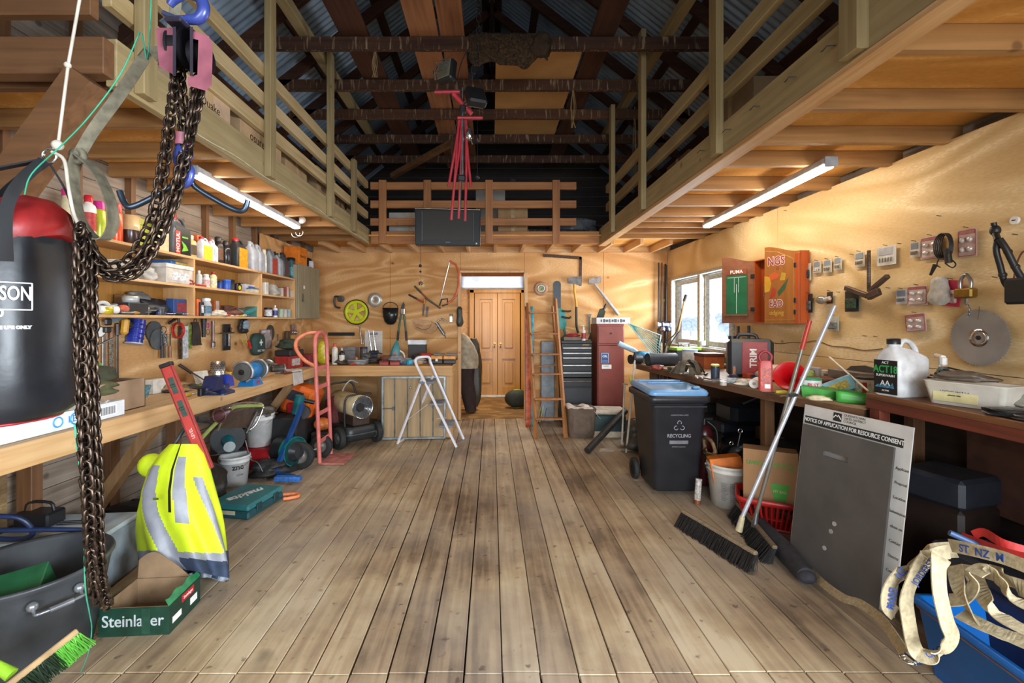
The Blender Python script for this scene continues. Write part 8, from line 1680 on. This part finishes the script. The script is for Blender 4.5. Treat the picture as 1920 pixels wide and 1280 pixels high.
T=thing('wall_socket_cap','small round white plastic cap screwed to the plywood','cap',RW(1905,413,2.690));T.rotation_euler=(0,0,math.radians(-90));obj('disc',MB().cyl((0,0,0),(0,-.012,0),.020,n=24),WHT,T);obj('slot',MB().box((0,-.013,0),(.016,.002,.005)),BLK,T)
T=thing('clamp_lamp','black jointed tripod lamp hanging at the right edge','lamp',P(1880,480,2.25));o2=P(1880,480,2.25);q=lambda x,y,d=2.3:P(x,y,d)-o2
obj('ball_head',MB().sphere(q(1866,432,2.33),(.022,.022,.028)).cyl(q(1864,423,2.33),q(1863,417,2.33),.012,n=10),BLK,T);m=MB()
m.tube(spline([q(1870,448),q(1868,470),q(1876,500),q(1884,530),q(1898,546)],6),.013,10).tube(spline([q(1874,448,2.28),q(1886,466,2.26),q(1903,500,2.24),q(1918,525,2.22)],6),.014,10)
for p_ in(q(1870,462),q(1880,515),q(1890,472,2.26),q(1904,500,2.24)):m.sphere(p_,.017,8)
m.cyl(q(1866,436,2.33),q(1871,450,2.29),.014,n=10);obj('leg',m,BLK,T);obj('lamp_box',MB().box(q(1914,545,2.22),(.05,.12,.13),.012),BLK,T);obj('cable',MB().tube(spline([q(1898,545),q(1905,500),q(1915,475),q(1925,470)],5),.004,5),mat('#5c2c24',.5),T)
m=MB()
for px,py in((1600,477),(1690,457),(1753,531),(1870,520),(1908,440),(1669,540),(1575,548),(1625,630),(1645,631),(1675,635),(1475,395),(1765,405)):
 x,y,z=RW(px,py,WR);m=MB().cyl((0,0,0),(-.028,0,.004),.0022,n=5);one('nail','steel nail in the right plywood wall with nothing on it','nail',m,NAILM,(x-.001,y,z),group='bare nails in the right wall')
for px in(1384,1404):x,y,z=RW(px,632,2.66);one('door_bracket',('left' if px<1400 else'right')+' dark steel bracket upright below the dartboard','bracket',MB().box((0,0,.0),(.02,.035,.24),.003),DSTL,(x,y,z))
for k in range(1):one('scribble_mark','dark burn stain line along the right plywood wall','mark',MB().tube(spline([(2.6985,y,1.31+.018*math.sin(y*7)+.01*math.sin(y*17))for y in[4.9-i*.16 for i in range(12)]],4),.004,4),mat('#6b4a2c',.8))
x,y,z=RW(1427,655,2.69);one('wall_hook','bent wire hook on the wall behind the red bottle','hook',MB().tube([(0,.02,-.06),(0,.02,.03),(-.01,0,.05),(0,-.02,.03),(0,-.02,-.06)],.004,6),DSTL,(x-.01,y,z))
# ================================================================ things hanging from the roof and stored in the lofts
hp=P(868,200,3.5)
T=thing('work_light_stand','twin floodlight on red tripod legs hanging upside down','work light',hp);q=lambda x,y,d=3.5:P(x,y,d)-hp
RDS=mat('#a12a34',.35,n=.2);
def flood(c,yaw,pit,nm):
 R=Matrix.Translation(c)@TM(rx=pit,rz=yaw);m=MB().at(R);m.box((0,.035,0),(.15,.07,.17),.015);b=obj('lamp_head',m,BLK,T);m=MB().at(R);m.box((0,-.003,0),(.12,.008,.14),.003);obj('glass',m,mat('#6c6a5a',.15,n=.1),b)
 m=MB().at(R)
 for k in range(5):m.tube([(-.07,-.03,-.06+.03*k),(.07,-.03,-.06+.03*k)],.0018,4)
 for k in range(3):m.tube([(-.05+.05*k,-.03,-.08),(-.05+.05*k,-.03,.08)],.0018,4)
 m.tube([(-.08,0,-.06),(-.09,-.02,0),(-.08,0,.06)],.008,6);obj('guard',m,CHR,b)
flood(q(833,130),-35,-10,'a');flood(q(890,190),20,150,'b')
obj('cross_bar',MB().tube([q(815,173),q(862,172)],.016,10),RDS,T);obj('cross_bar',MB().tube([q(858,221),q(905,221)],.015,10),RDS,T);obj('diagonal_arm',MB().tube([q(850,176),q(884,213)],.017,10),mat('#c23a48',.35),T)
for x0,x1,y1 in((862,841,350),(866,852,345),(872,883,352),(860,846,412),(868,860,410),(874,872,414),(870,862,395)):obj('leg',MB().tube([q(x0,226),q((x0+x1)/2+rnd.uniform(-2,2),(226+y1)/2),q(x1,y1)],.010,8),RDS if y1<360 or x1!=862 else CHR,T)
obj('centre_post',MB().cyl(q(868,165),q(868,330),.012,n=10),CHR,T);obj('clamp',MB().box(q(868,205),(.05,.05,.06),.01),BLK,T);obj('clamp',MB().box(q(866,335),(.06,.05,.05),.01),BLK,T);obj('cable',MB().tube(spline([q(880,90),q(868,110),q(858,150),q(866,200),q(848,260),q(852,320),q(870,330)],6),.004,6),BLK,T);obj('green_switch',MB().box(q(848,125),(.03,.02,.04),.004),mat('#2f8a3a',.4),T)
obj('lower_lamp',MB().sphere(q(880,252),(.03,.03,.05)).tube([q(876,235),q(886,270)],.008,6),CHR,T)
obj('hanging_chain',chain([q(897,-40),q(898,60),q(894,100),q(885,150)],.05,.010),mat('#3a3632',.4,.6),T)
T=thing('pull_switch','cord with small black switch hanging beside the red legs','switch',P(895,260,3.8));obj('cord',MB().tube([(0,.40,1.0),(0,0,.25),(0,0,-.30)],.0018,5),DSTL,T);obj('switch_body',MB().sphere((0,0,0),(.018,.018,.03)).sphere((0,0,-.32),.02),BLK,T)
# television
T=thing('television','black flat television hanging in front of the back loft','television',P(840,426,5.75));T.rotation_euler=(math.radians(0),math.radians(0),math.radians(5));w,h=.82,.46
obj('casing',MB().box((0,.04,0),(w,.07,h),.01),mat('#161617',.5,n=.05),T);obj('bezel',MB().tube([(x,0,z)for x,z in rrect(w,h,.01,2)],.004,4,closed=True),CHR,T);obj('screen',MB().box((-.0,.003,.02),(.62,.006,.36)),mat('#2b2824',.55,n=.05),T);obj('frame_line',MB().box((-.325,-.001,.01),(.006,.004,.37)).box((.325,-.001,.01),(.004,.004,.37)),mat('#77777a',.3),T);obj('power_light',MB().box((.36,-.001,-.20),(.018,.004,.018)),WHT,T);text('SONY',.022,mat('#9a9a9c',.4,n=0),T,FR(0,-.0005,-.19));obj('bracket',MB().box((0,.14,.04),(.2,.14,.2),.01).box((0,.2,.04),(.06,.28,.06)),BLK,T)
T=thing('light_pull','thin pull cord with black bead below the television','cord',P(788,448,5.80));obj('cord',MB().cyl((0,0,0),(0,0,-.33),.002,n=5),DSTL,T);obj('bead',MB().sphere((0,0,-.34),.02),BLK,T)
# sheet of plywood across the ties, dusty sacking
one('plywood_sheet','pale plywood sheet with tape marks lying across the roof ties','sheet',MB().box((0,0,0),(.84,2.3,.012)),mat('#c79a62',.6,n=.12,s=3),(.46,5.45,4.125))
m=MB()
for i,x in enumerate((-.30,-.17,.0,.16,.26)):m.box((x,0,0),(.05,.12,.002))
one('tape_marks','row of grey tape tabs under the pale plywood sheet','tape',m,mat('#8c8a80',.6),(.46,5.85,4.117))
nx0,nx1=X(880,4.16),X(1027,4.16)
one('sacking','brown dusty sacking hanging over the nearest roof tie','sacking',MB().sheet(lambda u,v:(nx0+(nx1-nx0)*u,4.165+.02*noise.noise(Vector((u*8,v*5,0)))-.03*math.sin(v*PI),4.13-v*(.24+.12*noise.noise(Vector((u*5,0,3)))+.05*math.sin(u*3))),40,14,.02),mat('#4c3722',.95,n=.6,s=50,b=.8))
bag('bird_nest','dusty brown bird nest clinging under the nearest tie',(X(1015,4.15),4.13,3.90),.16,.10,.22,'#3e2d1d','nest',0,.5,401,.9)
for px,py0,py1,d in((703,97,145,4.15),(1075,168,240,4.92),(1190,200,330,5.62)):m=MB();[m.tube(spline([(rnd.uniform(-.01,.01),0,0),(rnd.uniform(-.03,.03),0,-(py1-py0)*d/F*.5),(rnd.uniform(-.03,.03),0,-(py1-py0)*d/F)],4),.0025,4)for _ in range(7)];one('straw',{703:'leftmost',1075:'middle',1190:'rightmost'}[px]+' wisp of straw dangling from the roof ties','straw',m,mat('#9a8258',.8),P(px,py0,d))
# cartons in the lofts
LZ=2.672
cs=[(-1.95,2.75,(.42,.5,.26),90,'#c0a183','pink tan carton with printed company words behind the near left rail','Quake',.07),(-1.93,3.42,(.6,.42,.30),90,'#b4946e','long tan carton marked with closures wording on the left loft','osures Gr',.09),(-1.98,4.15,(.5,.4,.33),92,'#a98a64','tan carton beyond the wording carton on the left loft','',.05),(-2.0,4.9,(.5,.45,.42),88,'#9c7e5c','tall brown carton near the third left post','MADE IN NZ',.05),(-2.0,5.6,(.55,.4,.3),90,'#8c7254','carton at the far end of the left loft','ING NZ',.06)]
for x,y,s,rz,c,lb,tx,ts in cs:carton('storage_carton',lb,(x,y,LZ),s,rz,c,txt=tx or None,tsize=ts)
T=bpy.data.objects['storage_carton.001'];text('Quake Closures New Zealand',.024,mat('#3a2a1c',.6,n=0),T,FR(0,-.2515,.06))
cs=[(-1.15,6.62,(.60,.4,.36),'#b9b2aa','white carton with hand holes behind the first back rail post','',.05),(-.55,6.7,(.45,.4,.32),'#8f6d4c','brown carton in the middle of the back loft','BOX',.06),(-.92,7.25,(.5,.4,.62),'#7d5c3e','tall brown carton deeper in the back loft','',.05),(.30,6.6,(.42,.3,.50),'#b08c62','tan carton with handwriting behind the third rail post','Garage',.09),(-.02,7.2,(.45,.4,.85),'#c6c2bb','tall white carton with black punched holes at the back','',.05),(-1.45,7.1,(.4,.4,.3),'#5c4632','dark brown carton at the left of the back loft','',.05)]
for x,y,s,c,lb,tx,ts in cs:carton('storage_carton',lb,(x,y,LZ),s,0,c,txt=tx or None,tsize=ts)
T=bpy.data.objects['storage_carton.009'];m=MB()
for i in range(6):m.cyl((-.15+.06*i,-.201,.70),(-.15+.06*i,-.203,.70),.022,n=12)
m.cyl((0,-.201,.79),(0,-.203,.79),.04,n=14);obj('punched_holes',m,BLK,T)
T=bpy.data.objects['storage_carton.005'];obj('hand_hole',MB().cyl((0,-.2012,.24),(0,-.204,.24),.045,n=16),BLK,T)
one('foil_roll','silver foil insulation roll lying along the back loft edge','roll',MB().tube([(0,0,.06),(.85,.04,.06)],.055,20),mat('#b4b8bc',.22,.9,n=.4,s=20),(X(990,6.4),6.36,LZ))
bag('plastic_sheeting','crumpled translucent plastic sheeting at the back loft right end',(1.2,6.75,LZ),.75,.5,.34,'#74787c','sheeting',0,.45,411,.25,t=.2)
for i,(x,y,s,c,lb,tx)in enumerate(((1.95,2.2,(.5,.4,.35),'#8f7554','carton with faded stamp on the right loft near the viewer',''),(1.90,3.25,(.6,.4,.42),'#a38560','carton stamped with fragile wording on the right loft','FRAGILE'),(1.95,4.3,(.5,.4,.36),'#7e664a','brown carton halfway along the right loft',''))):
 carton('storage_carton',lb,(x,y,LZ),s,-90,c,txt=tx or None,tsize=.09)
one('green_tarp','dark green folded tarp on the right loft near the viewer','tarp',MB().box((0,0,.1),(.5,.6,.2),.05),mat('#1c4a44',.6,n=.3),(2.0,1.55,LZ))
# small fittings on the battens and joists
T=thing('camera_unit','small white ball shaped fitting beside the left batten','fitting',P(566,412,4.9));obj('ball',MB().sphere((0,0,0),.04),WHT,T);obj('lens',MB().cyl((-.03,-.02,0),(-.045,-.035,0),.022,n=14),BLK,T)
T=thing('cable_tie','wire loops dangling from the end of the left batten','wire',P(556,432,4.93));obj('loop',MB().tube(circ((-.01,0,-.03),.045,20,'y',180,370),.004,5).tube(circ((.03,0,-.02),.04,20,'y',180,380),.004,5),STL,T)
one('beam_cable','thin cream cable stapled along the left loft beam','cable',MB().tube([(-1.660,y,2.562+.008*math.sin(y*9))for y in[2.4+.1*i for i in range(38)]],.005,5),mat('#c9bf9f',.5))
for i,y in enumerate((1.95,2.2,2.5,2.8,3.15)):one('wire_hook','bent wire hook screwed into the right loft beam','hook',MB().tube([(0,0,0),(-.03,.01,.004),(-.035,.03,-.006),(-.03,.045,.0)],.003,5),DSTL,(1.473,y,2.68),group='wire hooks along the right loft beam')
# ================================================================ small things crowding shelves and benches
def driver(label,loc,c,rz,ln=.16,tilt=0):
 T=thing('screwdriver',label,'screwdriver',(loc[0],loc[1],loc[2]+.013),rot=(0,tilt,rz));obj('handle',MB().tube([(-ln*.5,0,0),(-ln*.35,0,0),(-ln*.05,0,0)],[.010,.0135,.010],8),mat(c,.4),T);obj('shaft',MB().cyl((-ln*.05,0,0),(ln*.5,0,0),.0035,n=6),CHR,T)
def ringroll(label,loc,r,c,up=False,cat='roll'):one('small_roll',label,cat,MB().lathe([(r*.55,0),(r,0),(r,r*.7),(r*.55,r*.7),(r*.55,0)],22,caps=False),mat(c,.45),(loc[0],loc[1],loc[2]+(r if up else 0)),rot=(90,0,60)if up else None)
def cclamp(label,loc,c,rz):T=thing('clamp',label,'clamp',(loc[0],loc[1],loc[2]+.012),rz);obj('frame',MB().tube([(-.06,.05,0),(-.07,-.05,0),(.07,-.05,0),(.06,.05,0)],.010,4,smooth=False),mat(c,.45,.5),T);obj('clamp_screw',MB().cyl((.02,.05,0),(.11,.05,0),.006,n=8),STL,T)
for px,x,c,rz,w_ in((228,-2.51,'#2a2a2c',70,'black handled screwdriver at the lower shelf edge under the silver tape'),(262,-2.51,'#b98a3a',95,'amber handled screwdriver before the steel scrapers'),(312,-2.52,'#3c5a9a',80,'blue handled screwdriver in front of the blue game box'),(343,-2.515,'#1f1f20',60,'short black screwdriver crossing the shelf edge below the game box'),(432,-2.515,'#b9342c',85,'red handled screwdriver among the marker pens'),(462,-2.52,'#c9c0a8',100,'cream handled screwdriver before the teal case')):driver(w_,SP(px,ZB,x),c,rz)
tin('small_can','short steel can on the lower shelf between scrapers and tape',SP(271,ZB,-2.55),.030,.05,'#9a968c','#b4b2ac','can',metal=.5)
tin('small_can','black lidded can left of the blue game box',SP(300,ZB,-2.54),.032,.055,'#3a3c40','#5c5e62','can')
ringroll('white tape ring upright at the lower shelf left end',SP(190,ZB,-2.60),.045,'#d4d0c8',True)
plainbox('spare_box','tan box at the back of the lower shelf first bay',SP(240,ZB,-2.70),(.16,.08,.15),90,'#8f6a42')
bag('cloth','grey rag stuffed above the steel scrapers',SP(258,ZB+.06,-2.68),.18,.12,.12,'#77746e','rag',90,.4,501)
carton('small_carton','orange and white carton behind the clear blue label bottle',SP(400,ZB,-2.70),(.10,.08,.15),90,'#c9652c',flaps=False,tape='#d8d0c4')
bag('fittings_heap','grey metal fittings heap left of the teal case',SP(447,ZB,-2.64),.18,.14,.09,'#6e6a66','fittings',90,.5,503)
for px,c,h,w_ in((205,'#c9beb0',.13,'cream carton behind the plastic basin'),(252,'#8a6a58',.10,'brown carton beside the plastic basin'),(300,'#6a5a4a',.16,'tan carton hidden behind the white shoebox')):carton('small_carton',w_,SP(px,ZM,-2.71),(.14,.08,h),90,c,flaps=False)
tin('small_jar','white capped jar behind the squeeze bottles',SP(392,ZM,-2.66),.035,.12,'#b8a8a0','#e4e0da','jar');tin('small_jar','dark jar behind the blue cup on the middle shelf',SP(432,ZM,-2.66),.04,.11,'#2e3238','#24262a','jar')
plainbox('fixings_box','small red and clear drawer at the middle shelf edge',SP(377,ZM,-2.52),(.10,.04,.015),90,'#b9342c','tray')
bag('cable_heap','dark cable bundle behind the tape measure',SP(450,ZM,-2.66),.16,.10,.10,'#2a2826','cable',90,.4,505)
for px,c,w_ in((316,'#c9a860','dark yellow'),(341,'#6a4a34','brown')):bottle('oil_bottle',w_+' small bottle beside the red lettered oil jug on top shelf',SP(px,ZT,-2.71 if px<320 else-2.70),.04,.24 if px>320 else.20,c,'#2a2a2c')
bottle('oil_bottle','green bottle at the back between the silver jugs',SP(478,ZT,-2.72),.04,.26,'#3c6a4a','#d8d8d4');bottle('oil_bottle','yellow bottle peeping behind the grey red labelled jugs',SP(515,ZT,-2.72),.04,.33,'#b8b23a','#2a2a2c')
# left bench and back bench litter
for px,py,c,rz,w_ in((335,735,'#2c2c2e',30,'black screwdriver on bare bench left of the vice'),(360,742,'#c9a22c',70,'yellow screwdriver on the bench edge before the vice'),(548,700,'#7a3430',50,'maroon screwdriver lying near the white rag')):driver(w_,BP(px,py),c,rz,.2)
cclamp('small grey clamp lying between trowel and vice',(-2.52,4.05,BZ),'#7c7a74',30)
tin('small_can','yellow can between steel cup and grinder',(-2.55,4.40,BZ),.035,.07,'#d0a828','#e4c23a','can');tin('small_can','ribbed grey canister behind the grinder',(-2.58,4.75,BZ),.05,.10,'#8a8680','#5a5854','can')
bag('rope_coil','tan jute twine heap behind the red spirit level',(-2.58,3.72,BZ),.2,.16,.07,'#a88c62','twine',0,.5,511)
for i,(x,y,c,w_)in enumerate(((-1.98,6.02,'#4a3c34','brown leather scrap left of the round clear container'),(-1.42,6.42,'#6a2c28','maroon tool bag heap behind the red chargers'),(-1.28,6.1,'#8a8c90','silver bracket heap beside the planer'),(-.98,6.15,'#c9bfb0','pale rag left of the cordless drill'),(-.75,6.35,'#5a5652','grey hammer head heap behind the battery cases'),(-2.2,6.45,'#2c2e30','dark cable heap in the bench corner'))):bag('bench_clutter',w_,(x,y,BZ),.2,.15,.07+.02*(i%3),c,'clutter',0,.5,520+i)
for x,y,c,rz,w_ in((-1.75,5.93,'#b9342c',10,'red screwdriver at the back bench edge'),(-1.10,5.95,'#2c6a9a',-15,'blue screwdriver in front of the planer'),(-.9,5.97,'#d0862c',25,'orange screwdriver left of the battery case')):driver(w_,(x,y,BZ),c,rz,.18)
bottle('glue_bottle','slim amber bottle beside the grey parts box',(-1.80,6.05,BZ),.022,.12,'#a8702c','#2a2a2c');tin('small_can','small red tin beside the black and white box',(-.93,6.35,BZ),.035,.10,'#a8302c','#c9c5bc','can')
# right bench litter
rr=random.Random(12)
for i,(px,py,k,c,w_)in enumerate(((1232,693,'l','#8a3a34','small red rag in front of the dark cylinder'),(1262,697,'l','#3c4634','green camouflage cap beside the webbing'),(1326,703,'d','#2a2a2c','black screwdriver left of the navy tin'),(1340,716,'c','#8a8884','small steel clamp in front of the navy tin'),(1356,722,'t','#b8b0a4','small silver cap on the bench edge by the blue glove'),(1398,722,'l','#d8cfc0','cream rag beside the small orange carton'),(1352,690,'l','#6a6456','olive rag at the foot of the fuel can'),(1452,738,'d','#c9b23a','yellow screwdriver in front of the red funnel'),(1478,745,'d','#3a3a3c','black screwdriver between broom poles and bait tub'),(1395,700,'b','#7c4a34','brown box behind the spray can on the bench'),(1425,700,'l','#c9c2b4','white paper scrap behind the red bottle'),(1585,732,'l','#4a3a30','dark fittings behind the green dustpan'),(1556,728,'b','#c9c5b0','cream box behind the yellow and blue carton'),(1216,681,'b','#c9c6cc','white box on the far bench corner'),(1300,680,'t','#5a6a72','grey tin behind the pliers'),(1318,684,'b','#3a3836','black box beside the brown crate'))):
 p=RB(px,py)
 if k=='l':bag('rag',w_,p,.13,.10,.05,c,'rag',30*i,.45,540+i)
 elif k=='d':driver(w_,p,c,25*i)
 elif k=='c':cclamp(w_,p,c,20)
 elif k=='t':tin('small_tin',w_,p,.025,.03 if px==1356 else.07,c,'#c9c7c0','tin')
 else:plainbox('small_box',w_,p,(.10,.06,.05),15*i,c)
for x,y,c,w_ in((2.50,2.0,'#8a5a34','brown wooden block behind the long white tub'),(2.55,2.25,'#6a1e1e','dark red tin behind the spray head')):plainbox('small_box',w_,(x,y,1.09),(.10,.08,.06),20,c)
# offcuts and dark crates, added to deepen the shade, under the right bench and beside the left wall
for i,(x,y,s,c,w_)in enumerate(((2.45,3.45,(.3,.5,.55),'#1a1b20','dark crate filling the shade behind the paper bag under the bench'),(2.5,5.2,(.3,.4,.6),'#221d1a','dark brown crate filling the shade at the far end under the bench'))):plainbox('storage_crate',w_,(x,y,0),s,0,c,'crate',b=.02)
T=thing('machine','black glossy machine with hose above the wicker basket','machine',(2.42,4.35,.50+.02));obj('casing',MB().box((0,0,.12),(.42,.36,.22),.05),mat('#17191e',.25),T);obj('hose',MB().tube(spline([(-.1,-.15,.22),(.05,-.25,.30),(.2,-.22,.15),(.18,-.2,-.05)],5),.016,8),BLK,T)
